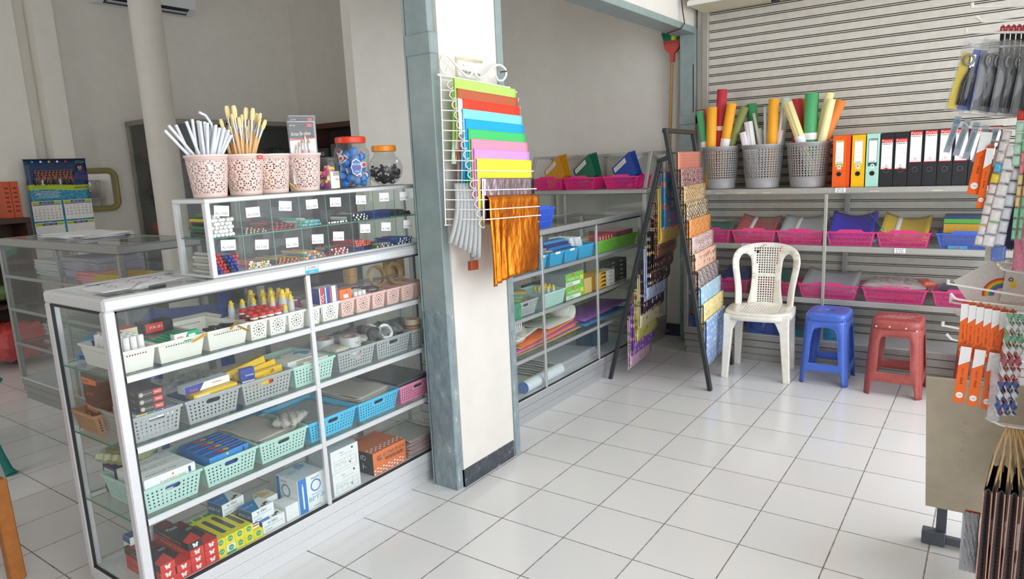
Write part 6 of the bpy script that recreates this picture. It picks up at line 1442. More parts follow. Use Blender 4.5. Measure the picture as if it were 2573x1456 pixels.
for i, (bg_, cols, kd, sc, nm) in enumerate(LEFT):
    z = 1.385 - .0960 * i; x = -.674 + .248 * z + .012
    g = G(); g.cyl((x, 0, z - .006), (x, .62, z - .006), .004, BM, n=8); g.build('bar', ar)
    m = batik('gift_wrap_' + nm.replace(' ', '_'), bg_, cols, kd, sc, seed=i + 30)
    wrap(i, x, z, z - .345, m, .050, .50, nm + ' gift wrap, front sheet, inside the rack left side', z - .36, face=1)
    for k in range(2): wrap(i, x - .006 - .004 * k, z - .001, z - .355 - .008 * k, m, .062 + .01 * k, .50, nm + [' gift wrap sheet just behind its twin, left side of the rack', ' gift wrap sheet rearmost of its three, left side of the rack'][k], z - .37, face=1)
# ================================================================ contents of the counter behind the pillar
X2 = -.222; Z2 = (.8605, .6185, .3855, .1505)
def c2b(kind, a, b, z, h, m, lab, D=.24): basket(kind, b - a - .005, D, h, m, lab, (X2 - D / 2 - .004, yb(a, b), z), PI / 2, 'baskets in the counter behind the pillar')
c2b('mesh', 1.30, 1.411, Z2[0], .075, TQ, 'turquoise basket nearest the pillar on the upper shelf'); c2b('mesh', 1.415, 1.555, Z2[0], .078, TQ, 'turquoise basket right of the first mullion'); c2b('mesh', 1.585, 1.745, Z2[0], .078, TQ, 'turquoise basket with a white tag, centre of the counter')
c2b('mesh', 1.755, 1.925, Z2[0], .078, TQ, 'turquoise basket of upright white packs'); c2b('mesh', 1.930, 2.150, Z2[0], .080, TQ, 'turquoise basket just left of the second mullion')
c2b('mesh', 2.165, 2.475, Z2[0], .080, LIM, 'lime green basket holding red boxes'); c2b('mesh', 2.480, 2.790, Z2[0], .080, LIM, 'lime green basket at the far end by the gift wrap rack')
for y in (1.49, 1.665, 1.835):
    g = G(); g.rect((X2 + .003, y, Z2[0] + .074), (0, 1, 0), (0, 0, 1), .055, .014, PAPER); tag(g.build('price_tag', smooth=0), 'blank white tag clipped to a turquoise basket, ' + {1.49: 'left', 1.665: 'middle', 1.835: 'right'}[y], 'tag')
for i in range(12): carton('refill_pack', 'white card pack standing upright among its likes in the turquoise basket', (.012, .075, .10), (X2 - .05 - .016 * i * .9, 1.98 + .0 * i + (.0 if i % 2 else .05), Z2[0] + .030), WC, {'+x': P('#e8ecef', .4)}, [('+x', 'r', 0, -.3, .9, .25, P('#5b7fd8', .5)), ('+x', 't', 0, -.28, 'Correction', .1, RD, .6)] if i < 2 else [], rot=(0, -.25, 0), group='white packs in the turquoise basket')
for i in range(3): carton('stationery_box', ['blue box lying across the turquoise baskets, lowest', 'purple box lying on the blue one', 'bright blue box on top of the purple one'][i], (.06, .26, .016), (X2 - .09 - .02 * i, 1.80, Z2[0] + .082 + .0165 * i), [SB, P('#4a3a8a', .5), SB][i], {'+x': [SB, P('#3a2f7a', .5), CY][i]})
for i in range(6): bag('plastic_packet', 'clear plastic packet heaped in the turquoise basket', (.10, .06, .02), (X2 - .07 - .04 * (i % 2), 1.45 + .045 * i, Z2[0] + .062 + .010 * (i % 3)), .3 * i, CB3, 'clear packets in the turquoise baskets', seed=i + 50)
for i in range(6): carton('chalk_box', 'red and white box standing in the lime green basket', (.05, .036, .055), (X2 - .045 + .0, 2.20 + .042 * i, Z2[0] + .055), RC, None, [('+x', 'r', .1, 0, .35, .8, WC)], group='red boxes in the lime basket')
for i in range(4): carton('stationery_box', 'small white and orange box standing at the back of the lime green basket', (.05, .06, .04), (X2 - .16, 2.22 + .07 * i, Z2[0] + .050), WC, {'+z': ORG}, group='white and orange boxes at the back')
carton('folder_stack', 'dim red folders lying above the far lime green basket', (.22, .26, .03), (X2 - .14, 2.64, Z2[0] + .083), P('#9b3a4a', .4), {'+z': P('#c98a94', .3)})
# second shelf
c2b('round', 1.19, 1.435, Z2[1], .085, GB, 'grey basket of tape measures beside the pillar on the second shelf'); c2b('mesh', 1.49, 1.755, Z2[1], .088, MB_, 'mint basket of yellow nozzle bottles on the second shelf')
for i in range(3): bag('tape_packet', 'bagged yellow and green ribbon in the grey basket beside the pillar', (.13, .10, .035), (X2 - .09, 1.26 + .04 * i, Z2[1] + .070 + .018 * i), .4 * i, [crinkle('#c9b04a', .95), crinkle('#5fb08a', .95), crinkle('#b59a55', .95)][i], 'bagged ribbons beside the pillar', seed=i + 70)
LG = P('#2fae72', .5, name='green_lanyard')
for i in range(4):
    t = thing('lanyard', ['green lanyard hanging over the basket edge, leftmost', 'green lanyard, second from the left', 'green lanyard, third from the left', 'green lanyard, rightmost of four'][i], 'lanyard', (X2 + .0075, 1.185 + .018 * i, Z2[1] + .088), 0, 'green lanyards')
    g = G(); g.tube([(-.03, 0, .004), (-.006, .002, .005), (0, .004, -.02), (.0, .0, -.10 - .01 * (i % 2))], .0035, LG, 6); g.build('cord', t)
    g = G(); g.tube([(0, 0, -.10 - .01 * (i % 2)), (.001, .0, -.135)], .003, WH, 6); g.tube([(.001 , .006 * math.cos(a * PI / 4), -.148 + .011 * math.sin(a * PI / 4)) for a in range(8)], .0012, WH, 5, closed=True); g.build('clip', t)
for i in range(9): dup(b1, 'small glue bottle with a yellow nozzle in the mint basket behind the pillar', (X2 - .03 - .035 * (i % 3), 1.53 + .060 * (i // 3) + .012 * (i % 3), Z2[1] + .045), group='yellow nozzle bottles in the mint basket')
LGC = P('#7cc242', .5, name='leaf_green_carton', var=.08)
for i in range(2):
    carton('paper_box', ['green PAPERLINE envelope box, lower of the two', 'green PAPERLINE envelope box, upper of the two'][i], (.16, .225, .082), (X2 - .09, 1.878, Z2[1] + .083 * i), LGC, {'-y': P('#9aa0a0', .4), '+z': P('#a7b0b4', .4)}, [('+x', 't', -.08, .05, 'PAPERLINE', .2, WHITE, .6), ('+x', 'r', -.1, -.33, .8, .3, P('#e2efe4', .5)), ('+x', 't', -.28, -.33, 'KUPAN', .2, P('#3a8a4a', .5), .3), ('+x', 'd', -.1, .33, .14, P('#e2552f', .5)), ('+x', 'r', .38, .0, .18, .34, P('#e5df3a', .5)), ('+x', 'r', .12, -.35, .3, .22, PAPER, .001)], group='green paper boxes')
carton('stationery_box', 'plain tan carton between the green boxes and the second mullion', (.12, .10, .10), (X2 - .075, 2.055, Z2[1]), P('#d6b670', .55))
for i in range(4): carton('stapler_box', 'yellow and black stapler box, ' + ['lowest', 'second', 'third', 'topmost'][i] + ' of the pile right of the mullion', (.10, .155, .027), (X2 - .06, 2.225, Z2[1] + .0275 * i), P('#f2b31c', .5), None, [('+x', 'p', 0, 0, [(-.1, -.1), (.1, .3), (.45, .4), (.45, -.2), (.2, 0)], BC), ('+x', 'r', -.35, 0, .2, .25, RC)], group='yellow stapler boxes')
for i in range(4): carton('staple_box', 'white box with red print, ' + ['lowest', 'second', 'third', 'topmost'][i] + ' of its pile beside the yellow boxes', (.09, .115, .026), (X2 - .055, 2.37, Z2[1] + .0265 * i), WC, None, [('+x', 't', 0, 0, 'MAX', .4, RD, .5)], group='white staple boxes')
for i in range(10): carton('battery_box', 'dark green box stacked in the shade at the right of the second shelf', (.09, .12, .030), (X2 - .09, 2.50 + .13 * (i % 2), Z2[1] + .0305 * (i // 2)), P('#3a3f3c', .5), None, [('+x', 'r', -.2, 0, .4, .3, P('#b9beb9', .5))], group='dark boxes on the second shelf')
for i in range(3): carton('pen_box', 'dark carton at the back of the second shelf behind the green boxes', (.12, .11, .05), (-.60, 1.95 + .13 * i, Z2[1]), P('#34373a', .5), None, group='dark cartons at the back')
# third shelf: rolled and flat sheets
ORP = matte('#f07a2c'); PUR = matte('#9a52c0')
def sh(lab, xc, y0, y1, z, m, dx=.20, curl=0, rz=0, name='coloured_sheet', group=None):
    g = G(); g.sheet(lambda u, v: (-dx + 2 * dx * u * 1, (v - .5) * (y1 - y0) + 0, .006 * math.sin(u * 4 + v * 3) + curl * max(0, v - .7) ** 2 * 6), 8, 16, m); return tag(g.build(name, None, (xc, yb(y0, y1), z), (0, 0, rz), solid=.0015, smooth=60), lab, 'sheet', group)
for i, (m, nm) in enumerate(((matte('#cfc24a'), 'olive yellow'), (PUR, 'purple'), (matte('#f2a040'), 'amber'), (matte('#f07868'), 'coral'), (PUR, 'violet'), (matte('#f0a23a'), 'apricot'), (ORP, 'bright orange'))):
    sh(nm + ' sheet in the flat pile on the third shelf', -.45, 1.16 + .012 * i, 2.00 - .02 * (i % 3), Z2[2] + .012 + .010 * i, m, .19, rz=.02 * i)
g = G()
def roll(u, v):
    a = v * 2.2 * PI; 
    if v < .5: return (-.20 + .4 * u, -.30 + .5 * v / .5 * .6, .012)
    t = (v - .5) / .5; a = -PI / 2 + t * 1.75 * PI; return (-.20 + .4 * u, .0 + .045 * math.cos(a), .057 + .045 * math.sin(a))
g.sheet(roll, 4, 26, P('#d8d6cf', .4, name='pale_roll_paper')); tag(g.build('paper_roll', None, (-.45, 1.86, Z2[2] + .085), (0, 0, .03), solid=.002, smooth=60), 'pale sheet rolled up at its right end on top of the coloured pile', 'paper roll')
g = G(); g.sheet(roll, 4, 26, CB3); tag(g.build('film_roll', None, (-.45, 1.30, Z2[2] + .07), (0, 0, -.04), solid=.002, smooth=60), 'clear film roll on the third shelf beside the pillar', 'film roll')
sh('white cut sheet lying over the orange one near the first mullion', -.36, 1.20, 1.52, Z2[2] + .105, PAPER, .10, rz=.2)
sh('sky blue sheet on the third shelf right of the second mullion', -.45, 2.05, 2.70, Z2[2] + .012, matte('#3f9fd0'), .19); sh('purple sheet lying over the sky blue one', -.45, 2.00, 2.74, Z2[2] + .055, PUR, .19, rz=.05); sh('dark green sheet at the back of the third shelf', -.50, 1.60, 2.74, Z2[2] + .135, matte('#6f8a4a'), .15, curl=.02)
# deck
for i in range(7): sh('pale packet of sheets in the flat pile on the deck behind the pillar', -.45, 1.60 + .02 * i, 2.30 - .015 * i, Z2[3] + .006 + .009 * i, [crinkle('#cfd6e0', .95), CB3][i % 2], .19, rz=.03 * (i % 3), group='pale sheet packets on the deck', name='sheet_packet')
g = G(); g.cyl((-.26, 1.30, .19), (-.27, 1.72, .19), .036, P('#dfe6ee', .4, name='pale_blue_tube'), n=28, cm=P('#5f86d0', .4)); tag(g.build('paper_tube'), 'pale rolled tube with a blue end lying on the deck', 'tube')
carton('sharpener', 'small pink sharpener lying on the deck beside the pillar', (.03, .03, .02), (-.24, 1.17, Z2[3]), P('#e23a6a', .4), rz=.5)
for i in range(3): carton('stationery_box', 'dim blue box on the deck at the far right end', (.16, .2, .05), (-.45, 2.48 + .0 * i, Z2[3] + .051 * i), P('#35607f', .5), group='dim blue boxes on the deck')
# blue tray on top
basket('slots', .31, .22, .115, COB, 'cobalt blue tray standing on the counter behind the pillar', (-.355, 1.535, 1.0925), PI / 2, rot=(0, 0, PI / 2 + .05))
g = G(); g.box(-.06, .06, -.06, .06, 0, .10, HOT); tag(g.build('pink_box', None, (-.36, 1.42, 1.096)), 'hot pink box inside the cobalt blue tray', 'box')
# ================================================================ trays on the corner shelf under the broom
FY, FG, FB = P('#e5a61a', .45, name='yellow_folder'), P('#177a5a', .45, name='green_folder'), P('#2f55b8', .45, name='blue_folder')
def folders(x, y, z, m, n, lab, rz=0, tilt=.9, w_=.24, h=.32, group=None):
    for i in range(n):
        g = G(); g.box(-w_ / 2, w_ / 2, 0, .003, 0, h, m, .0005); g.rect((-.02, -.0005, h - .045), (1, 0, 0), (0, 0, 1), .13, .055, PAPER)
        for k in range(3): g.rect((-.02, -.0009, h - .03 - .014 * k), (1, 0, 0), (0, 0, 1), .09, .002, P('#9a9a9a', .5))
        o = g.build('folder', None, (x + .006 * i, y + .011 * i, z + .002 * i), (math.radians(-34), math.radians(-44 + 1.5 * i) * tilt, rz), smooth=0); tag(o, lab, 'folder', group)
for x0, x1, m, nm, gx in ((-1.30, -1.0, FY, 'yellow', -1.12), (-1.0, -.70, FG, 'green', -.83), (-.63, -.33, FB, 'blue', -.47)):
    basket('slots', x1 - x0 - .01, .26, .095, HOT, 'hot pink tray of %s folders on the corner shelf' % nm, (yb(x0, x1), 3.175, 1.246), 0, 'hot pink trays on the corner shelf')
    folders(gx + .03, 3.10, 1.30, m, 5 if nm != 'blue' else 4, nm + ' folder with a white label leaning in its hot pink tray on the corner shelf', group=nm + ' folders in the corner', w_=.20, h=.26)
# ================================================================ display shelf in front of the shutter
def trays(z, rowlab, spec):
    for x0, x1, m, lab in spec: basket('slots', x1 - x0 - .006, .25, .092, m, lab, (yb(x0, x1), 3.183, z), 0, rowlab)
ZA, ZB, ZC = .8485, .4905, .2005
trays(ZA, 'trays on the upper shelf before the shutter', [(.075, .372, HOT, 'hot pink tray nearest the gift wrap rack on the upper shelf'), (.380, .684, HOT, 'hot pink tray of clear red folders on the upper shelf'), (.688, .990, HOT, 'hot pink tray of grey folders, just left of the divider'), (1.004, 1.296, HOT, 'hot pink tray of violet folders, just right of the divider'), (1.300, 1.600, HOT, 'hot pink tray of yellow folders on the upper shelf'), (1.625, 1.960, COB, 'cobalt blue tray under the black binders on the upper shelf')])
trays(ZB, 'trays on the lower shelf before the shutter', [(.10, .300, HOT, 'hot pink tray behind the gift wrap rack on the lower shelf'), (.300, .500, HOT, 'hot pink tray of dark blue wallets left of the chair back'), (.506, .815, HOT, 'hot pink tray of green wallets behind the white chair'), (.838, 1.212, HOT, 'hot pink tray of clear wallets above the blue stool'), (1.232, 1.602, HOT, 'hot pink tray of bagged clear film above the red stool'), (1.622, 1.950, HOT, 'hot pink tray of dark wallets beside the hanging packs')])
trays(ZC, 'cobalt trays on the bottom shelf', [(.07, .33, COB, 'cobalt blue tray behind the foot of the gift wrap rack'), (.49, .79, COB, 'cobalt blue tray seen between the chair legs')])
def clear_m(h, al=.8): return P(h, .2, name='translucent_wallet_' + h[1:], alpha=al, coat=.5)
def heap(xc, z, cols, lab, n, w_=.26, d=.24, tilt=(.35, 0, 0), group=None, band=None, curve=.03):
    for i in range(n):
        m = cols[i % len(cols)]; g = G()
        g.sheet(lambda u, v: ((u - .5) * w_, (v - .5) * d, curve * ((u - .5) * 2) ** 2 * (1 if i % 2 else .8) + .003 * math.sin(v * 5 + i)), 10, 6, m)
        if band: g.sheet(lambda u, v: ((u * .10 + .28 - .5) * w_, (v - .5) * d * .98, curve * ((u * .10 + .28 - .5) * 2) ** 2 + .0022 + .003 * math.sin(v * 5 + i)), 2, 6, band)
        o = g.build('wallet', None, (xc + R.uniform(-.004, .004), 3.185, z + .0065 * i), (tilt[0], tilt[1], tilt[2] + R.uniform(-.05, .05)), solid=.0016, smooth=60); tag(o, lab, 'wallet', group)
BND = P('#e8e4e6', .5)
heap(.225, ZA + .070, [clear_m('#2f8a7a'), clear_m('#8a8f96')], 'green or grey wallet in the tray nearest the gift wrap rack', 3, group='wallets by the rack')
heap(.535, ZA + .080, [clear_m('#b9474a'), clear_m('#2f9a8a'), clear_m('#c0504e')], 'translucent red or teal folder in the second pink tray', 6, tilt=(.42, .05, .05), band=BND, group='red and teal folders')
heap(.845, ZA + .085, [P('#a9abae', .45), P('#b3b5b8', .45)], 'grey folder with a pale band left of the divider', 6, tilt=(.42, -.04, 0), band=BND, group='grey folders', w_=.28)
heap(1.15, ZA + .085, [P('#3a2ac0', .5, name='violet_folder'), P('#3424ae', .5)], 'violet folder right of the divider', 6, tilt=(.55, 0, .03), group='violet folders', curve=.045)
heap(1.27, ZA + .100, [clear_m('#5aa6e0')], 'pale blue wallet leaning beside the violet folders', 2, w_=.10, tilt=(.7, -.9, 0), group='pale blue wallets')
heap(1.45, ZA + .080, [P('#d8b428', .5), P('#c9a62c', .5)], 'mustard yellow folder in the fifth tray', 6, tilt=(.45, .08, 0), band=BND, group='mustard folders', curve=.04)
for i, (m, h0, nm) in enumerate(((P('#8a7a70', .5), .085, 'brown'), (P('#cf9a1c', .5, name='ochre_folder'), .055, 'ochre'), (P('#4fa83a', .5, name='green_file'), .028, 'green'), (P('#1f2f6a', .5, name='navy_file'), .016, 'navy'))):
    z0 = ZA + [.004, .092, .150, .180][i]; carton('file_stack', nm + ' file stack in the cobalt tray under the black binders', (.28, .18, h0), (1.80, 3.19, z0), m)
carton('paper_box', 'small blue printed box beside the cobalt tray front', (.10, .02, .02), (1.74, 3.062, ZA), P('#4a90c8', .4), None, [('-y', 't', 0, 0, 'AA', .5, RD, .3)])
heap(.20, ZB + .06, [clear_m('#24439a', .95)], 'dark blue wallet in the lower trays left of the chair back', 3, group='dark blue wallets', tilt=(.3, 0, 0), w_=.20); heap(.40, ZB + .07, [clear_m('#24439a', .95)], 'dark blue wallet in the tray beside the chair back', 4, group='dark blue wallets beside the chair', tilt=(.4, 0, 0), w_=.20)
heap(.665, ZB + .075, [clear_m('#167a64', .95)], 'green wallet seen through the white chair back', 5, tilt=(.45, 0, 0), group='green wallets')
heap(1.03, ZB + .070, [clear_m('#c6c3c8', .8), clear_m('#bdbcc2', .7)], 'clear wallet with a snap in the tray above the blue stool', 6, w_=.33, tilt=(.38, .03, 0), group='clear wallets', curve=.03)
bag('plastic_bag', 'crumpled clear film bag heaped over the tray above the red stool', (.36, .26, .09), (1.41, 3.18, ZB + .055), 0, crinkle('#c8b4b6', .75, vor='#ffffff', scale=25), seed=81, amp=.5)
bag('plastic_packet', 'orange packet showing through the tray above the red stool', (.30, .16, .05), (1.40, 3.16, ZB + .006), .1, crinkle('#f0703a', 1), seed=82); bag('plastic_packet', 'red and yellow packet at the right of the film bag', (.08, .14, .06), (1.575, 3.18, ZB + .09), .5, crinkle('#d8502e', 1), seed=83)
bag('plastic_packet', 'dark purple packet in the tray beside the hanging packs', (.26, .2, .06), (1.78, 3.18, ZB + .07), 0, crinkle('#3a3450', .95), seed=84)
heap(.64, ZC + .075, [P('#2d3a9a', .4)], 'dark blue folder with a white stripe between the chair legs', 4, tilt=(.5, 0, .1), band=PAPER, group='dark folders on the bottom shelf')
bag('plastic_packet', 'red plastic packet in the cobalt tray behind the rack foot', (.2, .2, .09), (.17, 3.17, ZC + .055), 0, crinkle('#c8472a', 1), seed=85)
for i in range(8): carton('film_stack', 'bright blue packet in the low pile behind the blue stool', (.26, .22, .010), (1.02 + .01 * (i % 3), 3.19, ZC + .011 * i), clear_m('#2f9fd0', .95), group='blue packets behind the stool', rz=.02 * (i % 3), cat='packet')
for i in range(5): carton('film_stack', 'teal wallet lying flat beside the chair leg on the bottom shelf', (.16, .2, .008), (.87, 3.19, ZC + .009 * i), clear_m('#2a8f9f', .9), group='teal wallets on the bottom shelf', rz=.1, cat='packet')
# ---- bins with rolls, and binders, on top
TZ4 = 1.2285
BIN = P('#9c9d9e', .38, name='grey_bin_plastic', var=.04)
def bin_mesh():
    r0, r1, h = .110, .140, .300; g = G(); per = PI * (r0 + r1); n = 40; cw = per / n; rows = 13; ch_ = (h * .72) / rows
    V, F = holed(cw, ch_ * 2, [circ(cw / 2, ch_ / 2, .0062, 6), circ(0.0001 + cw, ch_ * 1.5, .0062, 6)][:1] + [circ(cw / 2, ch_ * 1.5, .0062, 6)])
    z0 = h * .24
    for j in range(6):
        for i in range(n):
            def mp(u, v, sh_=0):
                z = z0 + j * ch_ * 2 + v; r = r0 + (r1 - r0) * z / h; a = (u + i * cw + (cw / 2 if v > ch_ * 1.0001 and False else 0)) / per * 2 * PI; return (r * math.cos(a), r * math.sin(a), z)
            g.add([mp(u, v) for u, v in V], F, BIN)
    zt = z0 + 12 * ch_
    rr__ = lambda z: r0 + (r1 - r0) * z / h
    g.lathe([(.001, .001), (r0 - .004, .001), (r0, .004), (rr__(z0), z0)], BIN, 60, cap0=False, cap1=False)
    g.lathe([(rr__(zt), zt), (rr__(h - .012), h - .012), (r1 + .005, h - .010), (r1 + .006, h), (r1, h)], BIN, 60, cap0=False, cap1=False)
    return g.mesh('perforated_bin', 40)
bmesh_ = bin_mesh(); BX = (.250, .548, .850)
for i, x in enumerate(BX):
    o = bpy.data.objects.new('perforated_bin', bmesh_); COL.objects.link(o); o.location = (x, 3.20, TZ4); md = o.modifiers.new('thickness', 'SOLIDIFY'); md.thickness = .002; md.offset = 0; o.scale = (.93 if i == 0 else 1,) * 2 + (1,)
    tag(o, ['grey perforated bin of paper rolls nearest the broom', 'middle grey perforated bin of paper rolls', 'grey perforated bin of rolls next to the orange binder'][i], 'bin')
def cardroll(x0, z0, x1, z1, r, col, lab, y0=3.16, y1=3.18, cuff=None, turns=1.15):
    """loosely rolled card seen from the front: foot (x0,z0), head (x1,z1)"""
    p = Vector((x0, y0, z0)); q = Vector((x1, y1, z1)); d = q - p; L = d.length
    t = thing('card_roll', lab, 'paper roll', p, rot=tuple(d.to_track_quat('Z', 'Y').to_euler()))
    m = P(col, .6, name='card_' + col[1:], var=.05, scale=50); g = G(); n = 30
    g.sheet(lambda u, v: ((r * (1 - .10 * u)) * math.cos(u * turns * 2 * PI), (r * (1 - .10 * u)) * math.sin(u * turns * 2 * PI), L * v), n, 2, m); g.build('roll', t, solid=.0012, smooth=60)
    if cuff is not None:
        a, b = cuff; g = G(); g.lathe([(r * 1.03, a), (r * 1.03, b)], PAPER, 26, cap0=False, cap1=False); g.build('cuff', t, label='white paper band')
    return t
zt = TZ4 + .012
RR, YY, GG, OO, CC, WW, OL = '#c23640', '#f0a828', '#4fa56a', '#dc7f36', '#ece0a2', '#f0eff2', '#7f8a4e'
def ground(x, z, xt, zz): k = (zt - z) / (zz - z); return x + (xt - x) * k
for (xb, zb_, xt, zt_, r, c, lab, y, cf) in (
    (.110, 1.535, .010, 1.800, .030, RR, 'red card roll leaning far left behind the green one', 3.21, None), (.100, 1.535, .020, 1.790, .027, '#5cb878', 'light green card roll leaning far left', 3.15, (.27, .33)),
    (.155, 1.535, .100, 1.800, .033, RR, 'red card roll leaning left in the first bin', 3.20, None), (.195, 1.535, .215, 1.808, .036, YY, 'amber card roll standing at the front of the first bin', 3.12, None),
    (.235, 1.54, .258, 1.930, .036, RR, 'tallest red card roll in the first bin', 3.20, (.40, .43)), (.265, 1.54, .300, 1.820, .032, RR, 'red card roll behind the amber one, right side of the first bin', 3.22, (.30, .36)), (.295, 1.54, .345, 1.825, .034, YY, 'amber card roll at the right of the first bin', 3.15, (.29, .345)),
    (.335, 1.54, .430, 1.795, .028, OL, 'olive card roll leaning right out of the first bin', 3.17, None), (.47, 1.55, .448, 1.815, .036, '#3f9560', 'dark green card roll at the back of the middle bin', 3.25, None),
    (.425, 1.54, .405, 1.620, .022, WW, 'short white roll at the left of the middle bin', 3.14, None), (.475, 1.54, .452, 1.690, .030, WW, 'white roll in the middle bin', 3.17, None), (.53, 1.54, .485, 1.745, .010, '#c9c4b4', 'thin beige rod leaning in the middle bin', 3.18, None), (.515, 1.54, .505, 1.64, .022, WW, 'white roll behind the beige rod', 3.23, None), (.55, 1.54, .54, 1.63, .020, '#dcdcd4', 'pale roll in the centre of the middle bin', 3.25, None),
    (.570, 1.54, .563, 1.785, .011, '#cfdde6', 'thin pale blue roll in the middle bin', 3.18, None), (.592, 1.54, .585, 1.788, .010, '#c8dfd0', 'thin pale green roll in the middle bin', 3.19, None), (.630, 1.54, .632, 1.830, .036, YY, 'amber card roll at the right of the middle bin', 3.15, None), (.675, 1.54, .690, 1.835, .030, '#c9dccb', 'pale green roll behind the cream one', 3.27, None), (.655, 1.54, .685, 1.765, .010, '#d8dadc', 'thin silver roll at the right of the middle bin', 3.17, None),
    (.672, 1.54, .690, 1.62, .018, '#e6d8de', 'short pinkish roll at the right edge of the middle bin', 3.18, None), (.815, 1.54, .722, 1.795, .033, CC, 'cream card roll leaning left in the third bin', 3.13, (.27, .345)), (.765, 1.54, .755, 1.820, .034, RR, 'red card roll behind the cream one in the third bin', 3.23, None), (.81, 1.55, .800, 1.822, .030, OO, 'orange card roll at the back of the third bin', 3.28, None), (.825, 1.55, .835, 1.83, .022, '#d99a52', 'tan card roll just left of the big green one', 3.27, None),
    (.865, 1.54, .868, 1.845, .043, GG, 'big green card roll in the middle of the third bin', 3.16, (.30, .345)), (.905, 1.54, .972, 1.840, .028, CC, 'tall cream card roll in the third bin', 3.20, None), (.945, 1.54, .995, 1.795, .027, '#efe6ae', 'cream card roll in front of the tall one', 3.14, None), (.95, 1.55, 1.010, 1.80, .020, GG, 'thin green roll behind the cream ones', 3.25, None), (.965, 1.54, 1.075, 1.785, .034, OO, 'orange card roll leaning right toward the binders', 3.19, (.26, .31))):
    cb = min(BX, key=lambda q: abs(q - xb)); zf = 1.245; k = (zb_ - zf) / (zt_ - zb_); lim_ = .098 - r; xf = max(cb - lim_, min(cb + lim_, xb - (xt - xb) * k)); yf = max(3.2 - lim_, min(3.2 + lim_, 3.2 + (y - 3.2) * .6))
    kk = (1.53 - zf) / (zt_ - zf); xr = xf + (xt - xf) * kk; lr = .128 - r; xr2 = max(cb - lr, min(cb + lr, xr)); xt = xf + (xr2 - xf) / kk
    cardroll(xf, zf, xt, zt_, r, c, lab, yf, y + (y - 3.2) * .15, cf)
# binders
def binder(x, wd, h, col, lab, face, group=None):
    t = thing('lever_arch_file', lab, 'binder', (x, 3.07, TZ4), 0, group); m = P(col, .42, name='binder_' + col[1:], var=.03); d = .27
    g = G(); g.box(-wd / 2, -wd / 2 + .003, 0, d, .001, h, m, .0006); g.box(wd / 2 - .003, wd / 2, 0, d, .001, h, m, .0006); g.box(-wd / 2, wd / 2, -.001, .002, .001, h, m, .0006); g.build('cover', t, smooth=0)
    g = G(); g.box(-wd / 2 + .004, wd / 2 - .010, .006, d - .01, .004, h - .02, P('#e5e3de', .7, name='binder_pages')); g.build('pages', t, smooth=0)
    g = G(); o = (0, -.0012, .085 if face != 'forte' else .10)
    g.disc(o, (1, 0, 0), (0, 0, 1), .0155, STEEL, n=26, off=.0012, r0=.82); g.disc(o, (1, 0, 0), (0, 0, 1), .0125, BLK if face != 'forte' else m, n=22, off=.0008); g.build('finger_ring', t, smooth=0)
    g = G()
    def RT(u, v, w_, hh, mm, off=.0008): g.rect((u, -.001, v), (1, 0, 0), (0, 0, 1), w_, hh, mm, off)
    def TX(s, u, v, hh, mm, w_=None): g.text(s, (u, -.001, v), (1, 0, 0), (0, 0, 1), hh, mm, w=w_, off=.0022)
    if face == 'forte':
        z1 = h - .006 if group and 'tall' in group else h - .036; zb2 = z1 - .185
        RT(0, (z1 + zb2) / 2, .060, z1 - zb2, PAPER); RT(0, z1 - .011, .062, .022, RC, .0014); TX('Forte', 0, z1 - .011, .014, WHITE, .054); TX('MERAH', 0, z1 - .030, .007, BLK, .05)
        for k in range(3): RT(0, z1 - .058 - .028 * k, .056, .0008, P('#a9a9a9', .5), .0014)
        TX('G', 0, zb2 + .022, .012, RC, .012); TX('LEVER ARCH FILE', 0, zb2 + .010, .005, P('#8a8a8a', .5), .05); RT(0, zb2 + .001, .062, .004, RC, .0014)
    else:
        acc = P(face, .5); RT(0, h - .115, .050, .17, acc); RT(0, h - .110, .046, .135, PAPER, .0014); TX({'#c9b23a': 'Forte', '#e8c64a': 'Forte', '#1f5f5a': 'Bantti'}[face], 0, h - .036, .012, WHITE, .042)
        for k in range(3): RT(0, h - .085 - .026 * k, .042, .0008, P('#c9c9c9', .5), .002)
        TX('Rp 26.500', 0, h - .17, .006, BLK, .03); g.disc((0, -.001, .132), (1, 0, 0), (0, 0, 1), .012, WH, off=.0009, n=20); g.disc((0, -.001, .132), (1, 0, 0), (0, 0, 1), .008, P('#4a7a3a', .5), off=.0014, n=3)
        RT(0, .118, .028, .005, WH, .0009)
    g.build('label', t, smooth=0)
    return t
binder(1.066, .080, .330, '#f2611c', 'orange lever arch file beside the last grey bin', '#c9b23a'); g = G(); g.box(1.107, 1.128, 3.075, 3.33, TZ4 + .001, TZ4 + .33, P('#e8571a', .42, name='binder_f2611c2')); tag(g.build('document_case', smooth=0), 'slim orange board pressed between the orange and yellow files', 'board')
binder(1.176, .076, .328, '#f7bc12', 'yellow lever arch file between the orange and mint ones', '#e8c64a'); binder(1.258, .074, .330, '#aee0d0', 'mint green lever arch file left of the black ones', '#1f5f5a')
nms = ['first', 'second', 'third', 'fourth', 'fifth', 'sixth', 'seventh', 'eighth']
for i in range(8):
    binder(1.336 + .0775 * i, .0745, .328 if i < 2 else .336, '#26272a', 'black lever arch file, %s from the mint green one' % nms[i], 'forte', 'black files' if i < 2 else 'tall black files')
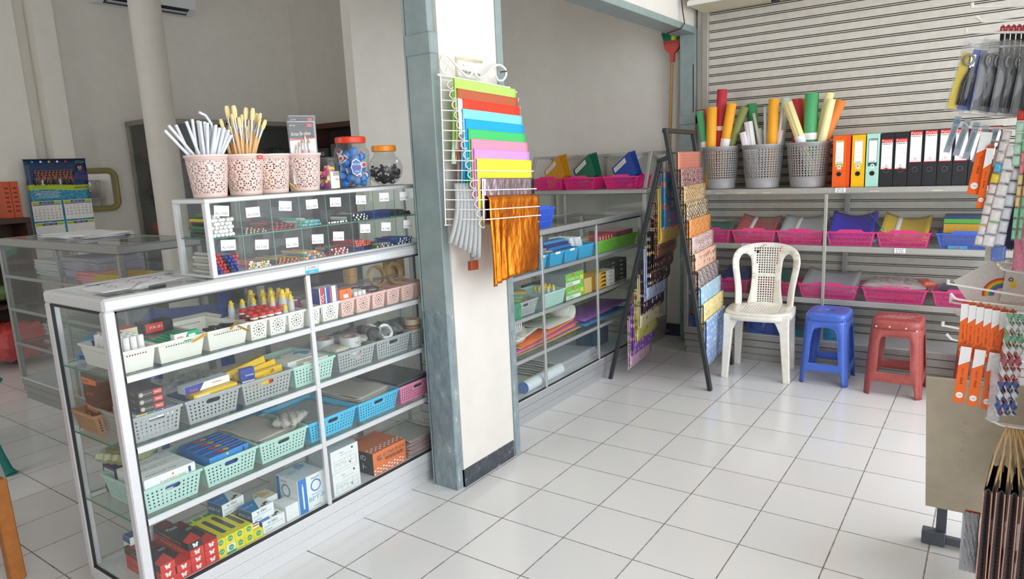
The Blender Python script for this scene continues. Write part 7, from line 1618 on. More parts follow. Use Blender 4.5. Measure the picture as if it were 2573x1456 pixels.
# ================================================================ hook stand at the right
HW = P('#e9e6e0', .35, name='cream_hook_enamel', var=.03)
SL = (2.0, .80, 0)
hs_ = thing('hook_stand', 'white pegboard stand with a tan end board and grey foot at the right edge', 'display stand', SL)
g = frame_of(SL); g.box(2.105, 2.125, .35, 1.05, .12, 1.98, P('#d9d7d0', .5, name='stand_panel_enamel'), .003); g.build('panel', hs_)
g = frame_of(SL); TB = P('#cbc0aa', .32, .25, 'tan_board_enamel', var=.06, scale=4)
g.add([(1.778, .968, .147), (2.104, .968, .150), (2.104, .968, .655), (1.754, .968, .643), (1.778, .978, .147), (2.104, .978, .150), (2.104, .978, .655), (1.754, .978, .643)], [(0, 1, 2, 3), (7, 6, 5, 4), (0, 3, 7, 4), (3, 2, 6, 7), (0, 4, 5, 1), (1, 5, 6, 2)], TB)
SCR = P('#84796a', .6)
for x, z in ((1.875, .49), (1.873, .455), (1.874, .42), (1.873, .385), (1.872, .35), (1.98, .46), (1.985, .40), (1.975, .37)): g.box(x, x + .004, .9675, .968, z, z + .0018, SCR); g.box(x + .008, x + .012, .9675, .968, z - .002, z - .0005, SCR)
for k in range(9): g.box(1.880 + .006 * k, 1.884 + .006 * k, .9675, .968, .628 + .002 * (k % 3), .6305 + .002 * (k % 3), SCR)
g.build('end_board', hs_, label='tan board with scuff marks')
FTG = P('#5b636c', .5, name='grey_foot_steel')
g = frame_of(SL); g.box(1.815, 1.848, .975, .99, .0, .30, FTG, .002); g.build('post', hs_)
g = frame_of(SL); g.box(1.772, 1.848, .955, 1.0, .0, .052, FTG, .003); g.box(1.846, 2.12, .965, .99, .008, .038, FTG, .003); g.build('foot', hs_)
HY = .60
def straight(x, z, y=HY, dz=-.02):
    g = frame_of(SL); g.tube([(2.105, y, z + dz * (2.105 - x) / .15), (x, y, z)], .0032, HW, 8); g.cyl((x + .002, y, z - .003), (x + .002, y, z + .012), .0045, HW, n=10); g.build('price_arm', hs_, smooth=60)
def prong(x, z, y=HY, dz=-.018, up=.018):
    g = frame_of(SL); g.tube([(2.105, y, z - up + dz), (x + .026, y, z - up), (x + .014, y, z - up + .003), (x, y, z)], [.0030, .0030, .0035, .0048], HW, 8); g.build('hook', hs_, smooth=60)
straight(1.826, 1.846); prong(1.840, 1.819); straight(1.816, 1.779); prong(1.828, 1.751); straight(1.818, 1.553); prong(1.829, 1.529); prong(1.894, 1.478, up=.011); prong(1.931, 1.55, up=.015)
prong(1.928, 1.146, up=.02); prong(1.934, 1.121, up=.02); straight(1.815, 1.053); prong(1.825, 1.023); straight(1.823, .998, HY + .06); straight(1.821, .977, HY + .10); prong(1.831, .953, HY + .10); straight(1.809, .922); prong(1.822, .896); prong(1.939, .647, dz=0, up=.013)
# cutter packs
CO = P('#f06a1e', .38, name='vivid_orange_card', var=.03); CO2 = P('#c9602c', .45, name='shaded_orange_card')
def cutter(x, ztop, y, L, w_, label, group, ry=0, brand='JOYKO'):
    t = thing('cutter_pack', label, 'cutter pack', (x, y, ztop), 0, group, rot=(0, ry, 0))
    g = G(); g.box(-w_ / 2, w_ / 2, -.006, .006, -L, 0, CO, .0006)
    g.poly([(-w_ / 2, -.0064, -L * .34), (w_ / 2, -.0064, -L * .24), (w_ / 2, -.0064, 0), (-w_ / 2, -.0064, 0)], WC)
    g.disc((0, -.006, -L * .86), (1, 0, 0), (0, 0, 1), w_ * .34, WH, off=.0009, n=22); g.text('L-500', (0, -.006, -L * .86), (1, 0, 0), (0, 0, 1), .003, P('#6a6a6a', .5), w=w_ * .4, off=.0018)
    g.text(brand, (0, -.006, -L * .60), (0, 0, 1), (-1, 0, 0), w_ * .22, BLK, w=L * .13, off=.001); g.text('CUTTER', (0, -.006, -L * .44), (0, 0, 1), (-1, 0, 0), w_ * .16, P('#8a3a1a', .5), w=L * .12, off=.001); g.build('box', t, smooth=0)
    g = G(); g.box(-.003, .003, -.0004, .0004, 0, .014, P('#b9683a', .5)); g.box(-w_ / 2, w_ / 2, -.0008, .0008, -.004, .008, P('#b8562c', .5)); g.build('hang_tab', t, smooth=0)
    return t
o1 = [cutter(1.864 + .0195 * i, .995 - .003 * i, HY - .002 * i, .165, .0185, 'orange cutter pack in the upper hanging row, ' + ['first', 'second', 'third', 'fourth', 'fifth', 'sixth', 'seventh'][i] + ' from the left', 'upper row of cutter packs') for i in range(7)]
o2 = [cutter(1.876 + .0355 * i, .866 - .005 * i, HY - .014, .178, .0275, 'larger orange cutter pack in the lower hanging row, ' + ['leftmost', 'second from the left', 'third from the left', 'fourth from the left'][i], 'lower row of cutter packs', ry=.06) for i in range(4)]
for i in range(3):
    carton('blank_card', 'white card edge hanging between the lower cutter packs, ' + ['left', 'middle', 'right'][i], (.012, .004, .16), (1.896 + .036 * i, HY + .006, .70 - .006 * i), WC, cat='card')
cutter(1.886, 1.498, HY, .178, .028, 'orange cutter pack hanging crooked beside the black binders', None, .14); cutter(1.897, 1.452, HY - .012, .170, .018, 'slim orange VALTIS cutter pack hanging just right of the crooked one', None, .09, 'VALTIS'); cutter(1.917, 1.448, HY, .15, .018, 'slim orange cutter pack partly behind the eraser strips', None, .08)
# scissors and knife packs
PYB = P('#d9c23a', .5, name='yellow_backing_card'); PBB = P('#3a55a8', .45, name='blue_backing_card')
def tool_pack(x, z, y, label, blue, ry, L=.19, w_=.058, rz=0):
    t = thing('scissors_pack', label, 'scissors pack', (x, y, z), rot=(0, ry, rz))
    g = G(); g.box(-w_ / 2, -w_ * .08, -.001, .001, -L, -.035, PYB if rz < .5 else P('#777b80', .5)); g.box(-w_ * .08, w_ / 2, -.0012, .0012, -L, -.025 if rz < .5 else -.06, PBB if blue else P('#4a4f56', .5)); g.text('KENKO', (w_ * .22, -.0014, -L * .6), (0, 0, 1), (-1, 0, 0), .008, YL, w=.05) if blue else None; g.build('card', t, smooth=0)
    g = G(); k = -.008
    g.tube([(-.004, k, -L + .012), (-.006, k, -L * .62), (-.002, k, -L * .5), (.004, k, -L * .38)], [.006, .007, .006, .004], BLK, 8)
    g.tube([(.010, k, -L + .012), (.006, k, -L * .62), (.002, k, -L * .5)], [.005, .007, .006], BLK, 8)
    g.tube([(-.010 + .012 * math.cos(a * PI / 5), k, -.055 + .014 * math.sin(a * PI / 5)) for a in range(10)], .0035, P('#8a8a86', .4, .3), 8, closed=True)
    g.add([(-.004, k, -L * .4), (.006, k, -L * .4), (.004, k, -.04), (-.008, k, -.04)], [(0, 1, 2, 3)], STEEL); g.build('tool', t, smooth=60)
    g = G(); g.sheet(lambda u, v: ((u - .5) * (w_ + .012), -.018 * math.sin(PI * u) * math.sin(PI * min(1, v * 1.1 + .05)) - .002, -L - .006 + (L + .012) * v), 8, 8, CLEARF); g.box(-w_ * .5 - .006, w_ * .5 + .006, .002, .0025, -L - .006, .004, FILM); g.build('bag', t, smooth=60)
    return t
tool_pack(1.850, 1.752, HY - .02, 'scissors on a yellow and blue card in a clear bag, leftmost pack', True, .20, rz=.2)
for i, (x, b) in enumerate(((1.885, False), (1.905, True), (1.930, False), (1.952, False), (1.976, False))):
    tool_pack(x, 1.745 - .004 * i, HY - .01 + .012 * (i % 2), 'dark tool pack in a clear bag, %s after the yellow carded scissors' % ['first', 'second', 'third', 'fourth', 'fifth'][i], b, .16, rz=.9)
for i in range(7):
    t = thing('utility_knife', 'black knife with a red pointed header, %s in the upper right row' % ['first', 'second', 'third', 'fourth', 'fifth', 'sixth', 'seventh'][i], 'knife', (1.903 + .0125 * i, HY + .03, 1.792 - .001 * i), 0, 'knives with red headers')
    g = G(); g.box(-.005, .005, -.003, .003, -.12, -.022, BLK, .001); g.build('handle', t); g = G(); g.add([(-.006, -.001, -.022), (.006, -.001, -.022), (.006, -.001, -.006), (0, -.001, 0), (-.006, -.001, -.006)], [(0, 1, 2, 3, 4)], P('#b5303a', .5)); g.text('5', (0, -.0012, -.014), (1, 0, 0), (0, 0, 1), .008, WHITE); g.build('header', t, smooth=0, solid=.001)
for i, x in enumerate((1.815, 1.838, 1.861, 1.884, 1.906, 1.928)):
    t = thing('knife_pack', 'slim pale blue sleeve with a blade hanging under the scissors packs, %s from the left' % ['first', 'second', 'third', 'fourth', 'fifth', 'sixth'][i], 'knife pack', (x, HY, 1.548 - .010 * i), 0, 'pale sleeves under the scissors', rot=(0, .24 - .01 * i, 0))
    g = G(); g.box(-.008, .008, -.001, .001, -.105, -.002, P('#aebfd6', .35, name='pale_sleeve')); g.box(-.004, .004, -.003, -.001, -.085, -.03, P('#7fa7b0', .3, .4)); g.box(-.008, .008, -.0014, -.001, -.022, -.010, P('#3f8fae', .4)); g.build('sleeve', t, smooth=0)
    g = G(); g.box(-.009, .009, -.005, -.0046, -.108, 0, FILM); g.build('film', t, smooth=0)
# strips of small white packets
def strip(x0, z0, x1, z1, n, w_, y, label, cols, name='sachet_strip', cat='packet strip', sag=.004):
    t = thing(name, label, cat, (x0, y, z0)); d = Vector((x1 - x0, 0, z1 - z0)); L = d.length; a = math.atan2(-(x1 - x0), -(z1 - z0))
    for i in range(n):
        c = cols[i % len(cols)] if not isinstance(cols, dict) else cols.get(i, cols[None]); p0 = d * (i / n); h = L / n
        g = G(); ww = w_ * (1 + .08 * math.sin(i * 2))
        q = d.normalized(); r = Vector((-q.z, 0, q.x))
        ins = .06
        def fn(u, v): return p0 + q * h * (ins + (1 - 2 * ins) * v) + r * ww * (.5 - u) * -1 + Vector((0, -sag * math.sin(PI * u) * math.sin(PI * v) * 1.6, 0))
        g.sheet(fn, 6, 5, c); g.add([p0 + q * h * .92 + r * ww * .5 + Vector((0, .001, 0)), p0 + q * h * .92 - r * ww * .5 + Vector((0, .001, 0)), p0 + q * h * 1.06 - r * ww * .5 + Vector((0, .001, 0)), p0 + q * h * 1.06 + r * ww * .5 + Vector((0, .001, 0))], [(0, 1, 2, 3)], FILM)
        g.build('sachet', t, smooth=60, solid=.001)
    return t
SAW = crinkle('#e4e2e0', 1, vor='#f6f2f0', scale=25); SAP = crinkle('#e4d9d6', 1, vor='#e8b8b4', scale=40); SAB = crinkle('#d6dce2', 1, vor='#eef2f6', scale=25)
strip(1.934, 1.50, 1.886, 1.175, 11, .020, HY - .03, 'long slanting strip of white and pink sachets, furthest left by the cutter packs', {None: SAP, 3: crinkle('#58b4d8', 1), 4: crinkle('#e8cf3a', 1)})
strip(1.950, 1.46, 1.908, 1.172, 8, .026, HY - .035, 'strip of plain white sachets, second of the slanting strips', [SAW]); strip(1.972, 1.47, 1.934, 1.176, 8, .024, HY - .03, 'strip of bluish white sachets, right of the plain white strip', [SAB])
strip(1.962, 1.553, 1.958, 1.40, 5, .018, HY - .04, 'strip with a red top and green beads above the white sachets', {None: crinkle('#b9e0c8', 1), 0: P('#cf3a2e', .5)})
PGc, PRc, PYc = crinkle('#7fd0a0', 1), crinkle('#e88a8a', 1), crinkle('#e8d488', 1)
strip(1.975, 1.50, 1.966, 1.195, 10, .010, HY - .045, 'thin strip of coloured capsules, left of two at the frame edge', {None: PGc, 2: PRc, 3: PRc, 4: PYc, 5: PYc, 6: PYc}); strip(1.988, 1.50, 1.980, 1.195, 10, .010, HY - .045, 'thin strip of coloured capsules, right of two at the frame edge', {None: PGc, 1: PRc, 2: PRc, 3: PYc, 5: PYc})
def vbag(name, label, w_, L, th, top, m, seed, amp=.3, rz=0, group=None):
    return bag(name, label, (w_, L, th), (top[0], top[1], top[2] - L / 2), m=m, seed=seed, amp=amp, rot=(PI / 2, 0, rz), n=16, group=group)
vbag('cloth_packet', 'navy packet hanging behind the white sachet strips', .05, .27, .02, (1.962, HY + .03, 1.43), P('#2b3058', .5), 91, .1)
vbag('cloth_packet', 'pink packet in clear film at the right edge', .05, .24, .03, (1.995, HY - .01, 1.345), crinkle('#d87f96', 1), 92); vbag('cloth_packet', 'small blue checked packet under the white sachets', .035, .045, .012, (1.935, HY - .02, 1.175), crinkle('#5a78c0', 1), 93)
# rainbow card and white cards
g = G(); CRD = P('#dcdad6', .5, name='greyish_white_card')
g.add([(1.826, .70, 1.046), (1.877, .70, .968), (2.02, .70, .975), (2.03, .70, 1.10), (1.932, .70, 1.122)], [(0, 1, 2, 3, 4)], CRD)
for k, c in enumerate(('#d8402e', '#f0922e', '#f2d83a', '#57b04a', '#3a78d0', '#a04ab8')):
    r1 = .052 - .005 * k; r0 = r1 - .005; n = 16; P0 = []; cx, cz = 1.955, 1.010
    for i in range(n + 1): a = math.radians(188 - 100 * i / n); P0.append(((cx + r1 * math.cos(a), .6985, cz + r1 * math.sin(a)), (cx + r0 * math.cos(a), .6985, cz + r0 * math.sin(a))))
    for i in range(n): g.poly([P0[i][0], P0[i + 1][0], P0[i + 1][1], P0[i][1]], P(c, .5))
tag(g.build('rainbow_card', solid=.0012, smooth=0), 'white kite-shaped card printed with a rainbow arc, hanging at the right', 'card')
g = G(); g.add([(1.960, .69, 1.10), (1.948, .69, .99), (2.03, .69, .99), (2.03, .69, 1.11)], [(0, 1, 2, 3)], CRD); g.disc((1.978, .69, 1.045), (1, 0, 0), (0, 0, 1), .008, YL, ry=.011, off=.001); g.disc((1.972, .69, 1.060), (1, 0, 0), (0, 0, 1), .006, BLK, off=.0006, r0=.6); tag(g.build('picture_card', smooth=0, solid=.0012), 'white card with a small yellow shape, overlapping the rainbow card', 'card')
vbag('cloth_packet', 'cream cloth packet hanging just above the rainbow card', .03, .07, .015, (1.918, .66, 1.188), P('#cfc8b4', .6), 94)
g = G(); g.tube([(1.930, HY - .02, 1.17), (1.928, HY - .02, 1.13), (1.935, HY - .02, 1.112), (1.95, HY - .02, 1.12)], .0012, P('#b8a04a', .4, .5), 6); tag(g.build('wire_loop'), 'thin gold wire loop under the white sachet strips', 'wire')
# twisted candles / ribbons
def twist(x0, z0, x1, z1, y, cols, label):
    g = G(); n = 60; L = math.hypot(x1 - x0, z1 - z0)
    for s_ in range(2):
        vs = []; 
        for i in range(n + 1):
            k = i / n; a = k * 9 * PI + s_ * PI
            c = Vector((x0 + (x1 - x0) * k, y, z0 + (z1 - z0) * k)); vs += [c + Vector((.0095 * math.cos(a), .0095 * math.sin(a), 0)), c + Vector((.0095 * math.cos(a + 2.2), .0095 * math.sin(a + 2.2), 0))]
        for i in range(n): g.add([vs[2 * i], vs[2 * i + 1], vs[2 * i + 3], vs[2 * i + 2]], [(0, 1, 2, 3)], cols[(i * len(cols[0:]) // n + 0) % len(cols)] if s_ else WH)
    tag(g.build('twisted_pack', smooth=60, solid=.0012), label, 'twisted packet')
TG, TR, TB_ = P('#8fc8a8', .3), P('#c9707a', .3), P('#5a6cb0', .3)
for i, (x0, x1) in enumerate(((1.975, 1.965), (1.990, 1.982), (2.004, 2.0))): twist(x0, .985, x1, .675 + .004 * i, HY - .05, [TG, TG, TR, TR, TB_, TB_], 'twisted green, red and blue packet at the right edge, ' + ['left', 'middle', 'right'][i] + ' one')
vbag('plastic_packet', 'clear pointed film packet left of the twisted ones', .03, .20, .012, (1.955, HY - .04, .855), FILM2, 95, rz=0)
# batik paper bags with rope handles
BT = batik('dark_batik_paper', '#3a3a42', ['#2c2c34', '#55504f', '#7a5a50'], 'batik', 30, seed=77); BTE = batik('bag_gusset_batik', '#4a4446', ['#5a5050', '#6a5a56', '#3a3438'], 'batik', 40, seed=78); ROPE = P('#c9a878', .6, name='tan_rope', var=.1)
COPP = P('#b98472', .35, .3, 'copper_edge_print')
for i in range(5):
    x = 1.965 + .030 * i; y = .50 + .004 * i
    t = thing('paper_bag', 'dark batik paper bag with tan rope handles at the bottom right, ' + ['leftmost', 'second', 'third', 'fourth', 'fifth'][i], 'paper bag', (x, y, .13), group='batik paper bags', rz=-.08)
    g = G()
    L0 = .012; Dd = .11; H0 = .37
    for sx in (-1, 1):
        g.add([(sx * L0, -Dd, 0), (sx * L0, Dd, 0), (sx * L0 * .8, Dd, H0 + .03), (sx * L0 * .8, -Dd, H0)], [(0, 1, 2, 3)] if sx > 0 else [(3, 2, 1, 0)], BT)
    for sy in (-1, 1):
        g.add([(-L0, sy * Dd, 0), (0, sy * (Dd - .018), 0), (0, sy * (Dd - .022), H0), (-L0 * .8, sy * Dd, H0)], [(0, 1, 2, 3)], BTE); g.add([(L0, sy * Dd, 0), (0, sy * (Dd - .018), 0), (0, sy * (Dd - .022), H0), (L0 * .8, sy * Dd, H0)], [(0, 1, 2, 3)], BTE)
    g.poly([(-L0, -Dd, 0), (L0, -Dd, 0), (L0, Dd, 0), (-L0, Dd, 0)], BT); g.build('body', t, smooth=0, solid=.0012)
    for sx in (-1, 1): g = G(); g.bar((sx * L0, -Dd - .0008, 0), (sx * L0 * .8, -Dd - .0008, H0), .0028, .0022, COPP, up=(0, 1, 0)); g.build('edge_trim', t, label='copper coloured folded edge')
    for s_ in (-1, 1):
        g = G(); hk = Vector((1.985 + .008 * i - x, .56 - y, .512)); a0 = Vector((s_ * .009, -.05, H0 - .01)); a1 = Vector((s_ * .009, .05, H0)); g.tube([a0, a0.lerp(hk, .6) + Vector((s_ * .006, -.008, -.01)), hk + Vector((0, 0, .0)), a1.lerp(hk, .6) + Vector((s_ * .006, .008, -.01)), a1], .0028, ROPE, 8); g.build('handle', t, smooth=60)
prong(1.955, .655, .56, dz=0, up=.013)
vbag('plastic_bag', 'crumpled pale plastic packet with a red top hanging left of the batik bags', .045, .20, .03, (1.922, .58, .345), crinkle('#c6c8d0', .9), 97, .5)
g = G(); g.box(1.905, 1.945, .575, .580, .325, .345, P('#c8543a', .5)); tag(g.build('packet_header'), 'red header of the pale packet beside the batik bags', 'header')
# ================================================================ far left room
# papers in and on the far-left counter
LP = P('#c7cad6', .6, name='lavender_white_paper')
for i in range(9):
    carton('paper_sheet', 'white sheet in the loose stack on top of the far left counter', (.55, .30, .0022), (-2.98, .24 + .006 * (i % 4), 1.1305 + .0024 * i), PAPER if i % 3 else LP, group='loose sheets on the far left counter', rz=.05 * ((i * 5) % 7 - 3), cat='paper', b=0)
ZL = .8855
def stack(x, y, w_, d, n, h, m, lab, rz=0, cat='paper', grp=None, z=ZL):
    for i in range(n): carton('paper_stack', lab, (w_, d, h * .92), (x + R.uniform(-.008, .008), y + R.uniform(-.008, .008), z + h * i), m, rz=rz + R.uniform(-.05, .05), cat=cat, group=grp, b=0)
stack(-3.22, .20, .36, .26, 12, .008, P('#b4b7b8', .6), 'grey white sheet bundle at the left inside the far left counter', grp='grey white bundles'); stack(-2.82, .24, .50, .28, 12, .010, P('#a29fae', .6), 'lavender grey paper bundle in the middle of the far left counter', grp='lavender bundles')
stack(-2.62, .12, .24, .15, 5, .010, P('#d88a90', .5), 'pink paper bundle in the far left counter', rz=.1, grp='pink bundles'); stack(-2.36, .16, .30, .20, 5, .009, P('#c9a850', .5), 'mustard paper bundle beside the pink one', rz=.15, grp='mustard bundles'); stack(-2.20, .17, .40, .19, 2, .008, P('#8fb4c4', .5), 'pale blue sheet in front of the mustard bundle', rz=.0, grp='pale blue sheets', z=ZL)
stack(-2.12, .28, .30, .22, 2, .009, P('#a9bb84', .5), 'pale green sheet at the right end of the far left counter', rz=.2, grp='pale green sheets', z=ZL + .017)
stack(-2.9, .22, .7, .28, 8, .012, P('#8a9294', .6), 'grey sheet bundle on the second shelf of the far left counter', grp='grey bundles', z=.656); stack(-3.0, .20, .8, .28, 10, .014, P('#9aa0a0', .6), 'pale sheet bundle on the third shelf of the far left counter', grp='lower pale bundles', z=.414)
# calendar
t = thing('wall_calendar', 'large 2026 wall calendar with a group photograph, hanging at the far left', 'calendar', (-5.405, 1.09, 1.35), 0, rot=(0, 0, 0))
def cal_mat():
    a = N('calendar_print'); co = a.coord('Object'); sep = a.n.new('ShaderNodeSeparateXYZ'); a.t.links.new(co, sep.inputs[0]); z = sep.outputs[2]
    n = a.tex('Noise', a.coord('Object', (9, 9, 14)), Detail=6.0, Roughness=.65)
    sea = a.ramp(n.outputs[0], [(.35, '#1f6f98'), (.55, '#3f9fc0'), (.7, '#7fc4d4')]); dark = a.ramp(n.outputs[0], [(.3, '#141f3c'), (.6, '#2a4470'), (.75, '#4a6a90')])
    wav = a.math('ADD', z, a.math('MULTIPLY', a.math('SINE', a.math('MULTIPLY', sep.outputs[1], 9.0)), .010)); f = a.math('GREATER_THAN', wav, .115)
    c = a.mix(f, sea, dark); f2 = a.math('MULTIPLY', a.math('GREATER_THAN', wav, .075), a.math('LESS_THAN', wav, .125)); c = a.mix(f2, c, lin('#b4cc2e'))
    a.inp(a.b, 'Base Color', c); a.b.inputs['Roughness'].default_value = .4; return a.m
g = G(); g.sheet(lambda u, v: (.012 * (1 - v) * math.sin(u * 3), (u - .5) * .53, -.36 + .72 * v), 12, 12, cal_mat()); g.build('sheet', t, solid=.001, smooth=60)
g = G(); g.box(-.004, .006, -.27, .27, .358, .366, BLK); g.build('hanger_bar', t)
ppl = [P(c, .6) for c in ('#a8503a', '#2a2a30', '#8f6a4a', '#b5603f', '#3a3a4a', '#6a3a34')]; skin = P('#b98d6c', .6)
g = G(); rr2 = random.Random(5)
for row in range(5):
    for i in range(22):
        y = -.19 + i * .0155 + (row % 2) * .007; z = .155 + row * .022; 
        if y > .12: continue
        m = ppl[(i * 3 + row) % 2 + (0 if row > 2 else 1)] if row > 2 else ppl[(i + row * 2) % 6]
        g.rect((.016 + .0001 * (5 - row), y, z), (0, 1, 0), (0, 0, 1), .012, .026, m); g.disc((.0165 + .0001 * (5 - row), y, z + .017), (0, 1, 0), (0, 0, 1), .0036, skin, n=8)
for i in range(12):
    y = -.20 + i * .030; g.rect((.018, y, .150), (0, 1, 0), (0, 0, 1), .014, .05, [BLK, P('#3a4a6a', .5), P('#d5dbe6', .5), BLK, P('#4a3a34', .5)][i % 5]); g.disc((.0185, y, .183), (0, 1, 0), (0, 0, 1), .005, skin, n=9)
g.build('group_photograph', t, smooth=0, label='printed photograph of a large group')
NVY = P('#2b3270', .5); g = G(); g.add([(.018, y, z) for y, z in ((.125, .165), (.26, .150), (.262, .225), (.225, .262), (.175, .262), (.140, .225))], [(0, 1, 2, 3, 4, 5)], NVY); g.disc((.0185, .197, .285), (0, 1, 0), (0, 0, 1), .020, skin, ry=.026, n=16); g.disc((.0190, .197, .304), (0, 1, 0), (0, 0, 1), .021, BLK, ry=.012, n=14); g.rect((.0186, .197, .258), (0, 1, 0), (0, 0, 1), .018, .014, skin)
for i in range(12): g.rect((.0188, .15 + .022 * (i % 5), .175 + .022 * (i // 5)), (0, 1, 0), (0, 0, 1), .007, .005, P('#c9a23a', .5))
g.build('portrait_photograph', t, smooth=0, label='printed portrait in a blue patterned shirt'); g = G(); g.text('2026', (.018, .205, .335), (0, 1, 0), (0, 0, 1), .022, P('#5fae6a', .5), w=.085); g.build('year_lettering', t, smooth=0); g = G(); g.text('VISI', (.018, -.20, .085), (0, 1, 0), (0, 0, 1), .013, WHITE, w=.035); g.text('SMAKENSA', (.018, .185, .090), (0, 1, 0), (0, 0, 1), .018, NVY, w=.125); g.text('MISI', (.018, -.195, .045), (0, 1, 0), (0, 0, 1), .012, WHITE, w=.035)
for k in range(5): g.rect((.018, -.12 + .02 * (k % 2), .065 - .014 * k), (0, 1, 0), (0, 0, 1), .20, .004, P('#dfeef4', .5))
g.build('motto_lettering', t, smooth=0)
g = G()
for k in range(5): g.disc((.018, -.20 + .07 * k, .340), (0, 1, 0), (0, 0, 1), .010, [CY, WHITE, YL, WHITE, RC][k], n=10)
g.build('emblem_row', t, smooth=0)
for k, (mo, y0, first, nd) in enumerate((('JANUARI 2026', -.135, 4, 31), ('FEBRUARI 2026', .135, 0, 28))):
    g = G(); g.rect((.0165, y0, -.115), (0, 1, 0), (0, 0, 1), .25, .185, WHITE); g.rect((.0168, y0, -.038), (0, 1, 0), (0, 0, 1), .24, .022, P('#b4cc2e', .5)); g.rect((.0172, y0, -.038), (0, 1, 0), (0, 0, 1), .12, .020, NVY); g.text(mo, (.0176, y0, -.038), (0, 1, 0), (0, 0, 1), .011, WHITE, w=.095); g.rect((.0170, y0, -.056), (0, 1, 0), (0, 0, 1), .24, .008, P('#3a4aa0', .5)); g.rect((.0174, y0 - .103, -.056), (0, 1, 0), (0, 0, 1), .033, .009, RC)
    for d in range(1, nd + 1):
        c = (first + d - 1) % 7; r_ = (first + d - 1) // 7; g.text(str(d), (.0172, y0 - .103 + .0343 * c, -.078 - .0265 * r_), (0, 1, 0), (0, 0, 1), .014, RC if c == 0 or d in (1, 16) and k == 0 or d == 17 else BLK, w=.017 if d > 9 else None)
    g.build('month_grid', t, smooth=0)
for k, (mo, y0) in enumerate((('MARET 2026', -.135), ('APRIL 2026', .135))):
    g = G(); g.rect((.0165, y0, -.285), (0, 1, 0), (0, 0, 1), .25, .125, WHITE); g.rect((.0170, y0, -.240), (0, 1, 0), (0, 0, 1), .24, .022, P('#b4cc2e', .5)); g.rect((.0174, y0, -.240), (0, 1, 0), (0, 0, 1), .12, .020, NVY); g.text(mo, (.0178, y0, -.240), (0, 1, 0), (0, 0, 1), .011, WHITE, w=.095); g.build('month_grid', t, smooth=0)
# mirror with rounded khaki frame
t = thing('wall_mirror', 'rounded khaki framed mirror on the wall behind the calendar', 'mirror', (-5.59, 1.49, 1.405))
def rrect(w_, h, r, n=6):
    o = []
    for cx, cz, a0 in ((w_ / 2 - r, h / 2 - r, 0), (-w_ / 2 + r, h / 2 - r, 90), (-w_ / 2 + r, -h / 2 + r, 180), (w_ / 2 - r, -h / 2 + r, 270)):
        for i in range(n + 1): a = math.radians(a0 + 90 * i / n); o.append((cx + r * math.cos(a), cz + r * math.sin(a)))
    return o
KH = P('#9a8f5c', .45, name='khaki_frame_plastic'); A_, B_ = rrect(.46, .44, .10), rrect(.34, .32, .05); M_ = rrect(.42, .40, .085)
g = G(); n = len(A_)
rg = [[(.0, y, z) for y, z in A_], [(.025, y, z) for y, z in A_], [(.035, y, z) for y, z in M_], [(.030, y, z) for y, z in rrect(.39, .37, .07)], [(.034, y, z) for y, z in rrect(.37, .35, .06)], [(.012, y, z) for y, z in B_]]
for a, b in zip(rg, rg[1:]): g.add(a + b, [(i, (i + 1) % n, n + (i + 1) % n, n + i) for i in range(n)], KH)
g.build('frame', t, smooth=60); g = G(); g.poly([(.014, y, z) for y, z in B_], P('#e8eaea', .02, 1, 'mirror_glass', var=0)); g.build('mirror_glass', t, smooth=0)
# tall glass cabinet on the far wall
GCL = (-5.33, 3.0, 0)
t = thing('glass_cabinet', 'tall dim glass cabinet with shelves of dark bags behind the round column', 'cabinet', GCL)
g = frame_of(GCL); FRM = P('#8f8a80', .45, .4, 'dim_cabinet_metal')
for x, y in ((-5.585, 1.88), (-5.10, 1.88), (-5.10, 2.7), (-5.10, 3.9), (-5.585, 3.9)): g.box(x, x + .03, y, y + .03, 0, 2.06, FRM, .003)
for z in (0, 2.04): g.box(-5.59, -5.07, 1.875, 3.935, z, z + .05, FRM, .003)
g.build('frame', t)
for z in (.45, .85, 1.25, 1.62): g = frame_of(GCL); g.box(-5.57, -5.09, 1.90, 3.91, z, z + .008, SHELFG); g.build('glass_shelf', t, smooth=0)
g = frame_of(GCL); g.box(-5.56, -5.10, 1.885, 1.890, .06, 2.04, GLASS); g.build('side_pane', t, smooth=0); g = frame_of(GCL); g.box(-5.085, -5.08, 1.91, 3.9, .06, 2.04, GLASS); g.build('front_pane', t, smooth=0)
g = frame_of(GCL); g.box(-5.588, -5.58, 1.91, 3.90, .05, 2.04, P('#55534e', .7, name='dark_back_panel')); g.build('back_panel', t, smooth=0)
DK = [crinkle('#4a403e', 1, vor='#8a807c'), crinkle('#6a4640', 1, vor='#9a8a86'), crinkle('#3a3a3c', 1, vor='#77777a')]
for z in (.46, .86, 1.26, 1.63):
    for i in range(6):
        bag('garment_bag', 'dark bagged goods on the %s shelf of the tall cabinet' % {.46: 'lowest', .86: 'second', 1.26: 'third', 1.63: 'top'}[z], (.38, .32, .18 if z != .86 else .22), (-5.33, 2.10 + .34 * i, z), 0, DK[(i + int(z * 10)) % 3] if not (z == .86 and i == 0) else crinkle('#a83a2e', 1), 'dark bags in the tall cabinet', seed=int(100 * z) + i, amp=.5, n=10)
